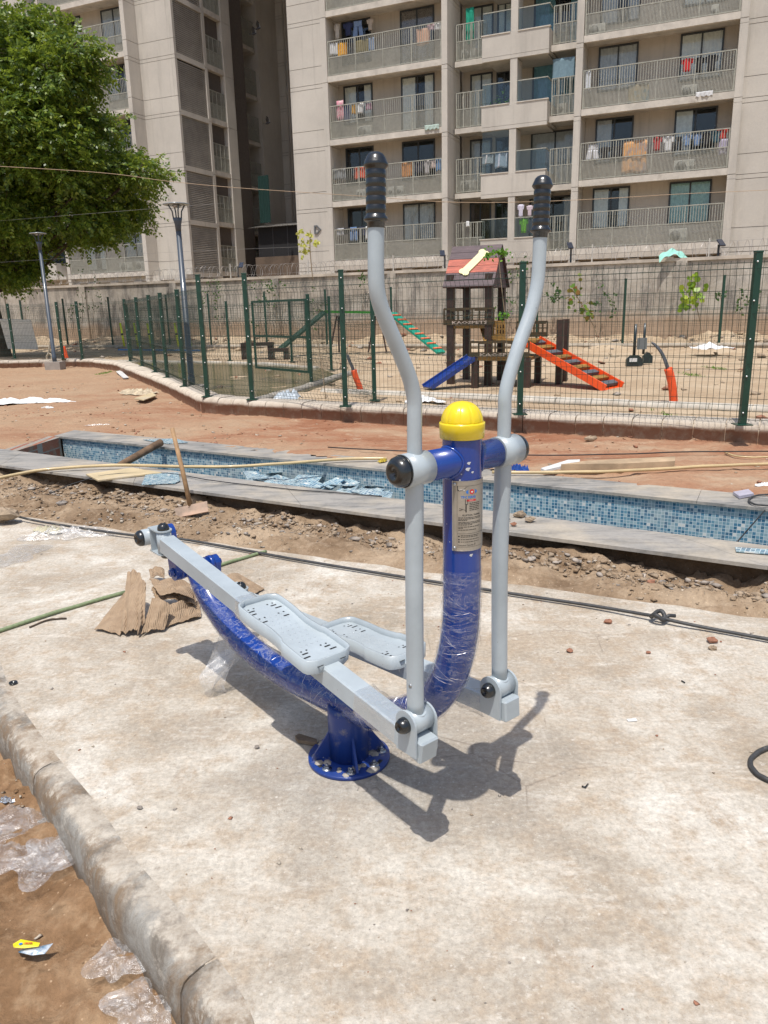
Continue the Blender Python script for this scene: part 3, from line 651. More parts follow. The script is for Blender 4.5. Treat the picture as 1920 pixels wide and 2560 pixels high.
    web = MB(); web.bx(X-.03, X+.03, rear[1]+.066, rear[1]+.072, rear[2]-.05, rear[2]+.05); el.p('hinge_web', web, GREY)
    pin_cap(rear+V(0,0,.051), (0,0,1), .024, .026, br); pin_cap(rear-V(0,0,.051), (0,0,-1), .022, .018, br)
    s3 = MB(); s3.tube([(X-.052,ax[1],ax[2]),(X+.045,ax[1],ax[2])], .034, 28); el.p('axle_sleeve', s3, GREY)
    pin_cap((X-sg*-.0, ax[1], ax[2])+V(sg*.053 if sg < 0 else .053, 0, 0), (sg,0,0), .033, .024)
    # rocker link down (or up) to the blue crossbar
    cz = .432; cy = 1.06; lx = sg*.092
    aa = V(lx, cy, cz); bb = V(lx, ax[1], ax[2]); dd = unit(bb-aa); ln = np.linalg.norm(bb-aa); pr_ = unit(np.cross(dd, V(1,0,0)))
    lk = MB(); po = [(.036*cos(t), .036*sin(t)) for t in np.linspace(pi/2, 3*pi/2, 10)] + [(ln+.036*cos(t), .036*sin(t)) for t in np.linspace(-pi/2, pi/2, 10)]
    lk.prism(po, (lx-.012, cy, cz), dd, pr_, (1,0,0), .024); el.p('rocker_link', lk, BLUE)
    bl = MB(); bl.lathe((lx+sg*.012, cy, cz), (sg,0,0), [(0,.020),(.006,.020),(.009,.016),(.016,.015),(.016,.006),(.012,.005),(.012,0)], 20); el.p('link_bolt', bl, BLUE)
    # pedal
    pc = .5*(f0+f1)*0 + f0 + d*((.07-f0[1])/d[1]) + upv*.036; half = .218; 
    def half_w(t):    # along the plate, -1 front .. 1 rear
        return .077-.008*math.exp(-((t-.05)/.30)**2)*1.1 + (.006 if t < -.3 else 0)
    out = []
    ts = np.linspace(-1, 1, 33)
    for t in ts:
        e = 1.0; 
        if abs(t) > .84: e = sqrt(max(0, 1-((abs(t)-.84)/.16)**2))*.36+.64 if abs(t) < .999 else .60
        out.append((t*half, half_w(t)*e))
    ring2 = [(p[0], p[1]) for p in out]+[(p[0], -p[1]) for p in out[::-1]]
    def P3(u, w_, h): return pc + d*u + V(1,0,0)*w_ + upv*h
    ped = MB(); ped.smooth = False; nR = len(ring2)
    ped.add([P3(u, w_, 0) for u, w_ in ring2]+[P3(u, w_, .005) for u, w_ in ring2], [tuple(range(nR)), tuple(range(nR, 2*nR))[::-1]]+[(i, i+nR, (i+1) % nR+nR, (i+1) % nR) for i in range(nR)], False)
    pedo = el.p('pedal', ped, GREY)
    rim = MB(); rv = []
    for u, w_ in ring2:
        l = sqrt(u*u*.12+w_*w_)+1e-6; f_ = .004/l
        rv += [P3(u, w_, -.022), P3(u*(1+f_*.2), w_*(1+f_), .026), P3(u*(1-.0035/max(abs(u),.05)*(abs(u) > .2)), w_*(1-.0035/max(abs(w_),.02)), .026), P3(u*.99, w_*(1-.0035/max(abs(w_),.02)), .003)]
    rim.add(rv, [(4*i+j, 4*((i+1) % nR)+j, 4*((i+1) % nR)+j+1, 4*i+j+1) for i in range(nR) for j in range(3)], True); el.p('pedal_rim', rim, GREY, pedo)
    hl = MB()
    def slot(u, w_, lu, lw):
        n_ = 12; hl.add([P3(u+(lu if cos(2*pi*i/n_) > 0 else -lu)+.0034*cos(2*pi*i/n_), w_+(lw if sin(2*pi*i/n_+.01) > 0 else -lw)+.0034*sin(2*pi*i/n_), .0056) for i in range(n_)], [tuple(range(n_))[::-1]])
    for uc in (-.16, .15):
        for a_ in (-.035, .0, .035):
            for w_ in (-.052, -.03, .03, .052):
                if abs(a_) < .01: slot(uc+a_, w_*.95, 0, .010) if abs(w_) > .04 else None
                else: slot(uc+a_, w_*.9, 0, 0)
        for a_ in (-.06, .02):
            for w_ in (-.042, .042): slot(uc+a_, w_, 0, .008)
    el.p('drain_holes', hl, INK, pedo)
    dim = MB()
    for i in range(9):
        for j in range(4):
            u = -.1+i*.026; w_ = -.03+j*.02+(.01 if i % 2 else 0); dim.lathe(P3(u, w_, .0049), upv, [(0,.0042),(.0009,.003),(.0013,0)], 8)
    el.p('anti_slip_studs', dim, GREY, pedo)
    # pale cable-tie like drain slots on the side of the bar below the pedal
    if sg > 0 or sg < 0:
        vs_ = MB()
        for u in (-.19,-.165,-.14,-.115,.02,.04,.06,.12,.14): 
            c = pc+d*u-V(.0325,0,0)-upv*.030; vs_.box(c, (.0012,.0045,.03 if u < 0 else .02), (1,0,0), d, upv)
        el.p('side_slots', vs_, M('bright_slot_edge', (.62,.66,.66), .4), br)
rc = MB(); rc.tube([(-.078,1.06,.432),(.078,1.06,.432)], .034, 28); el.p('rear_crossbar', rc, BLUE)
for sg in (-1, 1):
    bs = MB(); bs.tube([(sg*.06,1.06,.432),(sg*.079,1.06,.432)], .037, 24); el.p('bearing_boss', bs, BLUE)
# stretch film wound round the bent tube, with a loose tail
def film_tube(i0, i1, r, seed, nm='stretch_film'):
    mb = MB(); pts = FP[i0:i1]; P = []
    for a, b in zip(pts[:-1], pts[1:]): P += [a, a+(b-a)*.33, a+(b-a)*.66]
    P.append(pts[-1]); n = 40; k = len(P); vs = []
    for i in range(k):
        t = unit(P[min(i+1,k-1)]-P[max(i-1,0)]); x = V(1,0,0); y = np.cross(t, x)
        for j in range(n):
            a = 2*pi*j/n; rr = r+.0045*vnoise(i*.55+seed+a*1.2, a*1.6+seed, 1.3)+.004*max(0, vnoise(i*.3+seed, a*.9, 1.1))
            vs.append(P[i]+(x*cos(a)+y*sin(a))*rr)
    mb.add(vs, [(i*n+j, i*n+(j+1) % n, (i+1)*n+(j+1) % n, (i+1)*n+j) for i in range(k-1) for j in range(n)], True); return el.p(nm, mb, FILM, label='crinkled clear stretch film wound round the blue tube')
wr = film_tube(8, 72 if len(FP) > 72 else 66, TR+.0035, 3.)
def strands(mb, i0, i1, turns, r, n=400, jit=.4):
    pts = FP[i0:i1]; k = len(pts)
    for s0 in range(turns):
        u = RNG.random()*.85; L = .004+.035*RNG.random(); a0 = RNG.random()*2*pi; tw = RNG.choice([-1,1])*(1.0+2.2*RNG.random()); P = []
        for q in range(9):
            uu = min(.999, u+L*q/8)*(k-1); i = int(uu); f_ = uu-i; c = pts[i]+(pts[min(i+1,k-1)]-pts[i])*f_; t = unit(pts[min(i+1,k-1)]-pts[max(i-1,0)]); a = a0+tw*q/8
            P.append(c+(V(1,0,0)*cos(a)+np.cross(t, V(1,0,0))*sin(a))*(r+.0015*RNG.random()))
        mb.tube(P, .0003+.00035*RNG.random(), 3, caps=False, smooth=False)
sr = MB(); strands(sr, 8, 66, 150, TR+.006); el.p('film_creases', sr, CREASE, wr)
tail = MB(); c0 = V(-.045,.64,.235)
def tailf(u, v):
    x = -.04-.10*v+.022*sin(v*7)+(u-.5)*.10*(1+.3*sin(v*5)); y = .70+.02*v+.025*sin(u*6+v*4)-(u-.5)*.05; z = .225*(1-v)**1.2+.008+.012*sin(u*9+v*11); return V(x, y, z)
tail.grid(tailf, 14, 22); el.p('film_tail', tail, FILM2, label='loose tail of clear film hanging to the slab')
# film on the two foot bars
for sg, (u0, u1) in ((-1, (-.45, -.33)), (-1, (.21, .33)), (1, (-.47, -.36))):
    f0, f1 = (V(-.165,-.585,.362), V(-.165,.955,.598)) if sg < 0 else (V(.165,-.585,.358), V(.165,.955,.262))
    d = unit(f1-f0); upv = unit(np.cross(V(1,0,0), d)); a_, b_2 = [f0+d*((u-f0[1])/d[1]) for u in (u0-.03, u1+.03)]
    fm = MB(); P = [a_+(b_2-a_)*t for t in np.linspace(0, 1, 12)]; vs = []; sq = []
    for e in range(4):
        for q in np.linspace(-1, .8, 5): sq.append([(q,-1),(1,q),(-q,1),(-1,-q)][e])
    for i, p in enumerate(P):
        for (a, b) in sq: rr = .0345+.0016*RNG.random()+.001*sin(i*2+a*5); vs.append(p+V(1,0,0)*a*rr+upv*b*(rr+.001))
    m_ = len(sq); fm.add(vs, [(i*m_+j, i*m_+(j+1) % m_, (i+1)*m_+(j+1) % m_, (i+1)*m_+j) for i in range(11) for j in range(m_)], True); el.p('bar_film', fm, FILM, label='clear film stretched over a grey foot bar')
# ---------------- label plate wrapped on the column
cdir = CC - (BASE + V(-sin(TH), cos(TH), 0)*-.536 + V(0,0,1)); phi0 = atan2(cdir[1], cdir[0]) - TH      # towards the viewer, in the machine frame
PZ0, PZ1 = .888, 1.072; A0, A1 = phi0-radians(27), phi0+radians(90)
PW = (A1-A0)*(TR+.002)
def onplate(u, v, off=0.0):           # u, v in metres from the lower-left corner of the plate
    a = A0+u/(TR+.002); r = TR+.0026+off; return V(cos(a)*r, -.536+sin(a)*r, PZ0+v)
PH = PZ1-PZ0
pl = MB(); pl.grid(lambda u, v: onplate(u*PW, v*PH, -.0012), 24, 2); 
nv = len(pl.v); pl2 = MB(); pl2.grid(lambda u, v: onplate(u*PW, v*PH), 24, 4)
eg = [];
for mbx in (pl2,): plate = el.p('label_plate', mbx, STEEL)
edge = MB()
for vv in (0, PH): edge.tube([onplate(u*PW, vv, -.0004) for u in np.linspace(0, 1, 24)], .0011, 5, smooth=False)
for uu in (0, PW): edge.tube([onplate(uu, v, -.0004) for v in (0, PH)], .0011, 5, smooth=False)
el.p('plate_edge', edge, ZINC, plate)
for (u, v) in ((.006, PH-.008), (.006, .007)):
    rv_ = MB(); p = onplate(u, v); rv_.lathe(p, p-V(0,-.536,p[2]), [(0,.0052),(.0025,.0042),(.0035,.002),(.0036,0)], 14); el.p('rivet', rv_, ZINC, plate)
def text_faces(s, size, bold=0):
    cu = bpy.data.curves.new('t', 'FONT'); cu.body = s; cu.size = size; cu.offset = bold; cu.resolution_u = 1; ob = bpy.data.objects.new('t', cu); COL.objects.link(ob)
    dg = bpy.context.evaluated_depsgraph_get(); me = bpy.data.meshes.new_from_object(ob.evaluated_get(dg)); vs = [tuple(v.co) for v in me.vertices]; fs = [tuple(p.vertices) for p in me.polygons]
    bpy.data.objects.remove(ob); bpy.data.curves.remove(cu); bpy.data.meshes.remove(me); return vs, fs
def ptext(mb, s, u, v, size, bold=0): vs, fs = text_faces(s, size, bold); mb.add([onplate(u+x, v+y, .0004) for x, y, z in vs], fs)
def prect(mb, u0, v0, u1, v1, off=.0003):
    n_ = max(1, int((u1-u0)/.006)); mb.grid(lambda a, b: onplate(u0+(u1-u0)*a, v0+(v1-v0)*b, off), n_, 1)
k_ = MB()
prect(k_, .0125, .010, .0131, PH-.012); prect(k_, PW-.012, .010, PW-.0114, PH-.012); prect(k_, .0125, .010, PW-.0115, .0106); prect(k_, .0125, PH-.0126, PW-.0115, PH-.012); prect(k_, .0125, .046, PW-.0115, .0466)
n_ = 14; bl = [(.013, PH-.0125), (.013, PH-.023)]+[(.016+.021*t, PH-.0255+.0*t+.011*t**2.2) for t in np.linspace(0, 1, 8)]+[(.043, PH-.0125)]
k_.add([onplate(u, v, .0004) for u, v in bl], [tuple(range(len(bl)))])
def wob(u0, u1, v, h=.0019):          # one line of print too small to read
    u = u0
    while u < u1-.002:
        l = .003+.006*RNG.random(); prect(k_, u, v, min(u+l, u1), v+h*.8, .0004); u += l+.0012
for v in (.1195, .1150, .1105, .1060, .1015): wob(.043+(0.001), .075, v+.006, .0022)
for v, e in ((.0880,.080),(.0845,.080),(.0810,.040),(.0760,.082),(.0725,.080),(.0690,.052),(.0635,.078),(.0600,.030),(.0555,.064)): wob(.0155, e, v, .0019)
for i, v in enumerate((.0385, .0300, .0235)):
    c = [onplate(.0175+.0021*cos(t), v+.0008+.0021*sin(t), .0004) for t in np.linspace(0, 2*pi, 10)[:-1]]; k_.add(c, [tuple(range(9))]); wob(.022, .074, v+(.002 if i == 0 else 0), .0018)
    if i == 0: wob(.022, .072, v-.0018, .0018)
ptext(k_, 'ELLIPTICAL TRAINER', .026, .0935, .0056, .00012); ptext(k_, 'Customer Care No.', .0145, .0135, .0052, .0001); ptext(k_, '7', .058, .013, .0085, .0002)
# little line drawing of the machine
for a, b in (((.018,.1135),(.036,.108)),((.018,.108),(.026,.1105)),((.0345,.103),(.0345,.125)),((.036,.103),(.036,.125)),((.0335,.125),(.0335,.137)),((.0395,.125),(.0395,.137)),((.0335,.124),(.040,.124))):
    k_.tube([onplate(*a, .0003), onplate(*b, .0003)], .0007, 4)
el.p('black_lettering', k_, INK, plate)
kp = MB(); ptext(kp, '200 kg', .018, PH-.0235, .0052, .0001); wob_ = k_; el.p('pale_lettering', kp, PALE, plate)
kb_ = MB(); ptext(kb_, 'TPC KING', .022, .1395, .0088, .0003)
for sgn, u in ((-1, .041), (1, .060)): kb_.add([onplate(u+sgn*dx, v_, .0004) for dx, v_ in ((0,.150),(0,.162),(.005,.1585),(.0065,.156),(.005,.1535))], [tuple(range(5))])
el.p('blue_lettering', kb_, INKB, plate)
kr = MB(); hh = [(.0508+.0062*cos(t), .156+.0066*sin(t)) for t in np.linspace(0, 2*pi, 18)[:-1]]; kr.add([onplate(u, v, .0004) for u, v in hh], [tuple(range(17))]); prect(kr, .037, .1315, .0625, .1360, .0004)
el.p('red_lettering', kr, INKR, plate)
kw = MB(); ptext(kw, 'SPORTS', .0435, .1325, .0035); hp = [(.0508+.0032*sin(t)**3, .1558+.0028*(cos(t)-.38*cos(2*t))) for t in np.linspace(0, 2*pi, 15)[:-1]]; kw.add([onplate(u, v, .0006) for u, v in hp], [tuple(range(14))]); el.p('white_lettering', kw, PALE, plate)
# paint chips on the column
ch = MB()
for (da, z, s_) in ((.35,1.118,.004),(.30,1.103,.005),(.55,1.094,.003),(-.1,1.075,.002),(.5,.875,.004)):
    a = phi0+da; c = V(cos(a)*(TR+.0006), -.536+sin(a)*(TR+.0006), z); tx = V(-sin(a), cos(a), 0); ch.add([c+tx*s_*(1.2*cos(t)+.3*sin(3*t))+V(0,0,1)*s_*(.9*sin(t)+.25*cos(2*t)) for t in np.linspace(0, 2*pi, 12)[:-1]], [tuple(range(11))])
el.p('paint_chip', ch, M('bare_primer', (.55,.56,.57), .6), el_frame)
# ================================================================ FENCES
FG = paint('dark_green_powder_coat', (.006, .045, .028), .38, .25)
WIRE = M('dark_green_wire', (.010, .032, .020), .5)
BOLT = M('bright_bolt', (.75, .77, .75), .3, .6)
def post(t, x, y, z0, z1, w=.055, bolts=True, base=True):
    m = MB(); m.rbox((x, y, (z0+z1)/2), (w, w, z1-z0), .004); p = t.w('post', m, FG)
    c = MB(); c.rbox((x, y, z1+.006), (w+.006, w+.006, .018), .003); t.w('post_cap', c, FG, p)
    if base:
        b = MB(); b.box((x, y, z0+.005), (.15, .15, .01)); t.w('foot_plate', b, FG, p)
    if bolts:
        for i in range(5):
            q = MB(); z = z0+.12+(z1-z0-.2)*i/4; v = unit(V(-x, -y, 0)); c = V(x, y, z)+v*(w*.62); q.lathe(c, v, [(0,.009),(.006,.009),(.012,.005),(.013,0)], 8); t.w('clamp_bolt', q, BOLT, p)
    return p
def panel(mb, P0, P1, z0, z1, folds, step=.055, r=.0022, hstep=.2, fold=.032):
    P0 = V(*P0[:2], 0); P1 = V(*P1[:2], 0); L = np.linalg.norm(P1-P0); d = (P1-P0)/L; nr = V(d[1], -d[0], 0); n = int(L/step)
    zs = [(z0, 0)]
    for f in folds: z = z0+(z1-z0)*f; zs += [(z-.055, 0), (z, fold), (z+.055, 0)]
    zs.append((z1, 0))
    for i in range(n+1):
        p = P0+d*(L*i/n); mb.tube([p+nr*o+V(0,0,z) for z, o in zs], r, 4, caps=False, smooth=False)
    hz = []
    z = z0+.02
    while z < z1: hz.append((z, 0)); z += hstep
    for f in folds: z = z0+(z1-z0)*f; hz += [(z-.055, 0), (z+.055, 0), (z, fold)]
    for z, o in hz: mb.tube([P0+nr*(o+.004)+V(0,0,z), P1+nr*(o+.004)+V(0,0,z)], r*1.15, 4, caps=False, smooth=False)
ZB = .32
FOLD = (.07, .37, .68, .95)
def px_posts(lst, zb): return [(gp(x, y, zb), rp(tx, ty, gp(x, y, zb), V(0,1,0))[2]) for x, y, tx, ty in lst]
A = px_posts([(519,992,493,687),(631,999,617,683),(864,1016,848,675),(1299,1036,1306,655),(1855,1062,1895,628)], ZB)
t = T('mesh_fence', 'long straight run of dark green mesh fence on the kerb right behind the trainer', 'fence', (*A[2][0][:2], ZB))
pts = [a[0] for a in A]; dirn = unit(pts[-1]-pts[-2]); pts.append(pts[-1]+dirn*2.25)
for i, p in enumerate(pts): post(t, p[0], p[1], ZB, (A[i][1] if i < 5 else A[4][1])-.01, .062)
for a, b in zip(pts[:-1], pts[1:]): m = MB(); panel(m, a, b, ZB+.03, ZB+1.52, FOLD); t.w('mesh_panel', m, WIRE)
B_ = px_posts([(37.6,896,11.6,726),(158,897.5,133,722),(207,897.5,184,719),(326,903,304,714),(356.5,915,338,709),(389,930,369,705),(419,944,398,700),(463,966,440,695)], ZB)
t2 = T('mesh_fence', 'dark green mesh fence following the curved kerb at the left by the lamp posts', 'fence', (*B_[3][0][:2], ZB))
ptb = [a[0] for a in B_]; ptb = [ptb[0]+(ptb[0]-ptb[1])*1.2] + ptb
for i, p in enumerate(ptb): post(t2, p[0], p[1], ZB, ZB+1.52, .062)
for a, b in zip(ptb, ptb[1:]+[pts[0]]): m = MB(); panel(m, a, b, ZB+.03, ZB+1.5, FOLD, .06, .0026); t2.w('mesh_panel', m, WIRE)
# inner fence with the gate leaf, seen through the front run
C_ = px_posts([(575,899,558,675),(730,901,718,672),(779,961,763,687)], .2)
D_ = px_posts([(829,922,820,689)], .2)
t3 = T('mesh_fence', 'inner dark green mesh fence standing behind the murky pond', 'fence', (*C_[1][0][:2], .2))
ptc = [C_[0][0]+(C_[0][0]-C_[1][0])*1.5, C_[0][0], C_[1][0], D_[0][0]]
ptc = [V(-7.6, 24.0, .2), C_[0][0], C_[1][0], D_[0][0]]
for p in ptc: post(t3, p[0], p[1], .17, 1.75, .06, False)
for a, b in zip(ptc[:-1], ptc[1:]): m = MB(); panel(m, a, b, .22, 1.7, FOLD, .075, .003); t3.w('mesh_panel', m, WIRE)
gp0 = C_[2][0]; gt = T('fence_gate', 'green framed mesh gate leaf hanging open beside the pond', 'gate', (*gp0[:2], .2))
post(gt, gp0[0], gp0[1], .2, 1.74, .062)
gl0 = V(gp0[0]-.04, gp0[1], 0); gl1 = V(*at(640, 905, gp0[1]+1.5)[:2], 0)
fm = MB()
for z in (.42, 1.02, 1.66): fm.beam(gl0+V(0,0,z), gl1+V(0,0,z), .04, .04)
fm.beam(gl1+V(0,0,.40), gl1+V(0,0,1.68), .04, .04, (1,0,0)); fm.beam(gl0+V(0,0,.40), gl0+V(0,0,1.68), .04, .04, (1,0,0)); gt.w('gate_frame', fm, FG)
m = MB(); panel(m, gl0, gl1, .44, 1.64, (.5,), .06, .0028); gt.w('mesh_panel', m, WIRE)
m = MB(); panel(m, C_[2][0], A[2][0]+V(.35,1.6,0), .24, 1.7, FOLD, .06, .0026); 
t4 = T('mesh_fence', 'short dark green mesh fence return joining the gate post to the front run', 'fence', (*C_[2][0][:2], .2)); t4.w('mesh_panel', m, WIRE); e_ = A[2][0]+V(.35,1.6,0); post(t4, e_[0], e_[1], .2, 1.74, .06)
# rear fence on the far kerb
RF = T('mesh_fence', 'distant dark green mesh fence along the foot of the boundary wall', 'fence', (0, onrow(0, 25.3), .3))
rx = []
for x, y in ((-14,0),(47,735),(154,734),(268,732),(412,720),(518,727),(660,728),(812,715),(977,712),(1130,705),(1345,700),(1565,692),(1812,684),(2060,680)):
    # plane y = 25.3 - .448 x
    P = rp(x, y or 735, (0, 25.3, 0), (.448, 1, 0)); rx.append(P); h_ = P[2]
    post(RF, P[0], P[1], .3, max(1.72, min(h_, 2.1)), .06, False, False)
for a, b in zip(rx[:-1], rx[1:]): m = MB(); panel(m, a, b, .38, 1.72, FOLD, .10, .0028, .28); RF.w('mesh_panel', m, WIRE)

# ================================================================ BOUNDARY WALL WITH RAZOR WIRE
WL0, WL1 = V(-40, onrow(-40, 27.6)), V(30, onrow(30, 27.6))
k = NT('weathered_boundary_wall'); s_ = k.sep(); a_ = k.noise(.7, 8, .7, sc3=(1, 1, 2)); st_ = k.noise(2.4, 8, .75, sc3=(1, 1, .18)); f_ = k.noise(14, 6, .7)
c_ = k.ramp(a_, [(.35, (.30, .255, .205)), (.5, (.42, .37, .305)), (.65, (.50, .455, .39))])
c_ = k.mix(k.ramp(st_, [(.47, 0), (.6, .8)]), c_, (.15, .135, .12)); c_ = k.mix(k.ramp(f_, [(.5, 0), (.7, .35)]), c_, (.56, .52, .46))
c_ = k.mix(k.ramp(k.math('ADD', s_[2], k.math('MULTIPLY', a_, .8)), [(1.0/3, 0), (1.25/3, 0), (1.0, 0)]), c_, c_)
zz = k.math('ADD', s_[2], k.math('MULTIPLY', k.math('SUBTRACT', a_, .5), .9)); c_ = k.mix(k.ramp(k.math('SUBTRACT', 1.25, zz), [(.0, 0), (.35, .8)]), c_, (.37, .255, .165))
k.col(c_); k.set(Roughness=.92); k.bump(f_, .5, .02); WALLM = k.m
bw_ = T('boundary_wall', 'long weathered concrete boundary wall with coping and razor wire below the flats', 'wall', (0, onrow(0, 27.6), 0))
m = MB(); m.beam((*WL0, 1.05), (*WL1, 1.05), .23, 3.1); bw_.w('wall_panel', m, WALLM)
m = MB(); m.beam((*WL0, 2.645), (*WL1, 2.645), .33, .09); bw_.w('wall_coping', m, M('wall_coping_concrete', (.46,.40,.33), .9, var=.3, scale=2.5, bump=.4))
wd = unit(WL1-WL0); wn = V(wd[1], -wd[0])
for i in range(16):
    p = WL0+wd*(3+i*4.6)+wn*.14; m = MB(); m.beam((p[0], p[1], -.3), (p[0], p[1], 2.6), .3, .1, (wn[0], wn[1], 0)); bw_.w('pilaster', m, WALLM)
rz = MB(); P = []
for i in range(0, 6200):
    s = i*.0112; a = i*2*pi/17; R = .20*(1+.12*sin(i*.037)); c = WL0+wd*s; P.append((c[0]+wn[0]*R*cos(a)+wd[0]*.05*sin(a*.5), c[1]+wn[1]*R*cos(a)+wd[1]*.05*sin(a*.5), 2.92+R*sin(a)+.03*sin(i*.01)))
rz.tube(P, .0055, 3, caps=False, smooth=False); RZW = M('galvanised_razor_wire', (.33,.31,.29), .5, .4); bw_.w('razor_wire', rz, RZW)
ho = MB()
for z in (2.78, 3.1): ho.tube([(*WL0, z), (*WL1, z)], .004, 3, caps=False, smooth=False)
bw_.w('straining_wire', ho, RZW)
for i in range(22):
    p = WL0+wd*(1.5+i*3.3); m = MB(); m.beam((p[0], p[1], 2.68), (p[0], p[1], 3.2), .035, .035, (wn[0], wn[1], 0)); bw_.w('wire_post', m, M('whitewashed_post', (.5,.47,.42), .8))
# solar lights on the wall
def on_wall(x, y): return rp(x, y, (0, 27.6, 0), (.448, 1, 0))
for (x0, y0, x1, y1, lab) in ((1112,648,1098,628,'black solar light on the boundary wall left of the playhouse roof'),(1427,640,1418,608,'black solar light on the boundary wall behind the right hand grip'),(1794,650,1802,600,'grey solar light on the wall at the far right'),(596,690,612,657,'pale slanted solar light on the wall below the louvred tower')):
    a = on_wall(x0, y0); b = on_wall(x1, y1); tt = T('solar_light', lab, 'solar light', (a[0], a[1], 2.69)); m = MB(); m.beam((a[0],a[1],2.69), (a[0],a[1],b[2]-.12), .05, .05, (1,0,0)); tt.w('bracket', m, M('dark_bracket', (.03,.035,.04), .5))
    m = MB(); dx = (b[0]-a[0]); m.rbox((a[0]+dx*.5, a[1]-.1, b[2]-.08), (.16,.34,.05), .01, (1,0,0), (0,.8,.5*np.sign(1)), (0,-.5,.8)); tt.w('light_head', m, M('solar_panel', (.03,.035,.05) if y1 != 657 else (.35,.36,.38), .2, spec=.7))
gc = MB(); P = on_wall(1690, 640)
gc.grid(lambda u, v: P+V((u-.5)*1.1, -.12-.1*v, .12*sin(u*5)-v*.16+.08*sin(u*pi)+.03*sin(u*23+v*5)), 24, 5); single('mint_green_cloth', 'mint green cloth snagged on the razor wire', 'cloth', gc, M('mint_fabric', (.30,.62,.52), .8, bump=.3))

# ================================================================ LAMP POSTS
LG = paint('slate_grey_paint', (.055, .07, .09), .4, .2); ACR = M('clear_acrylic_disc', (.24,.26,.27), .2, spec=.8)
def lamp(x, y, tx, ty, lab, sc=1):
    b = gp(x, y, .30); top = rp(tx, ty, b, V(0,1,0)); h = top[2]; t = T('lamp_post', lab, 'lamp post', (b[0], b[1], .3), group='lamp posts by the curved fence')
    m = MB(); m.bx(b[0]-.2*sc, b[0]+.2*sc, b[1]-.2*sc, b[1]+.2*sc, .05, .31); t.w('footing', m, M('footing_concrete', (.33,.29,.25), .9))
    m = MB(); m.tube([(b[0],b[1],.31),(b[0],b[1],.45),(b[0],b[1],.46),(b[0],b[1],h-.42)], [.058*sc,.058*sc,.05*sc,.042*sc], 18); t.w('pole', m, LG)
    m = MB(); m.lathe((b[0],b[1],h-.42), (0,0,1), [(0,.044*sc),(.1,.05*sc),(.14,.062*sc),(.2,.075*sc),(.2,.05*sc)], 20); t.w('neck', m, LG)
    for i in range(4):
        a = i*pi/2+.5; m = MB(); m.tube([(b[0]+.06*sc*cos(a), b[1]+.06*sc*sin(a), h-.25), (b[0]+.075*sc*cos(a), b[1]+.075*sc*sin(a), h-.12), (b[0]+.13*sc*cos(a), b[1]+.13*sc*sin(a), h-.03)], .011*sc, 6); t.w('arm', m, LG)
    m = MB(); m.lathe((b[0],b[1],h-.03), (0,0,1), [(0,.05*sc),(0,.19*sc),(.006,.21*sc),(.018,.21*sc),(.026,.17*sc),(.04,.08*sc),(.045,0)], 32); t.w('lamp_head', m, ACR)
    m = MB(); m.lathe((b[0],b[1],h-.06), (0,0,1), [(0,.0),(0,.06*sc),(.028,.07*sc)], 20); t.w('light_unit', m, ZINC)
    return t
lamp(480, 965, 432, 508, 'slate grey lamp post standing at the curved green fence, nearer of the two')
lamp(137, 905, 92, 582, 'slate grey lamp post at the left edge with its disc head against the tree leaves', 1.0)

# ================================================================ DOG PLAYGROUND
WD = M('dark_brown_timber', (.038,.019,.013), .55, var=.35, scale=12, bump=.2, coat=.15); 
def woodm(name, c): 
    k = NT(name); g = k.noise(3, 9, .7, dist=1.2, sc3=(1.2, 1.2, 14)); k.col(k.ramp(g, [(.35, tuple(x*.5 for x in c)), (.52, c), (.68, tuple(min(1,x*1.5) for x in c))])); k.set(Roughness=.55); k.bump(g, .2, .004); return k.m
RW1 = woodm('stained_dark_planks', (.075,.045,.05)); RW2 = woodm('red_stained_planks', (.40,.09,.05)); OCH = woodm('ochre_boards', (.26,.14,.03)); WDK = woodm('brown_sign_boards', (.055,.036,.014))
Y0 = 13.3
ph = T('dog_playhouse', 'wooden dog playhouse tower with plank gable roof, bone emblem, blue slide and orange stepped ramp', 'playhouse', (*gp(1182, 960, .16)[:2], .16))
# orthogonal frame of the playhouse: a along the roof ridge, b towards the back
oa = radians(-22); PA = V(cos(oa), sin(oa), 0); PB = V(-sin(oa), cos(oa), 0)
P00 = gp(1127, 959, .16); Yt = P00[1]
def q3(a, b, z): p = P00+PA*a+PB*b; return V(p[0], p[1], z)
def zat(x, y, b=0): return rp(x, y, q3(0, b, 0), PB)[2]
def aat(x, y, b=0): p = rp(x, y, q3(0, b, 0), PB); return float((p-P00)@PA)
zr, ze = zat(1200, 616, .48), zat(1170, 719, 0)
W_ = aat(1222, 800); Dp = .95
for (a, b, bt) in ((0,0,0),(W_,0,0),(.02,Dp,0),(W_,Dp,0)):
    m = MB(); m.bx(-.06,.06,-.06,.06,0,1); m.v = [tuple(q3(a+v[0], b+v[1], .1+(ze+.12)*v[2])) for v in m.v]; ph.w('post', m, WD)
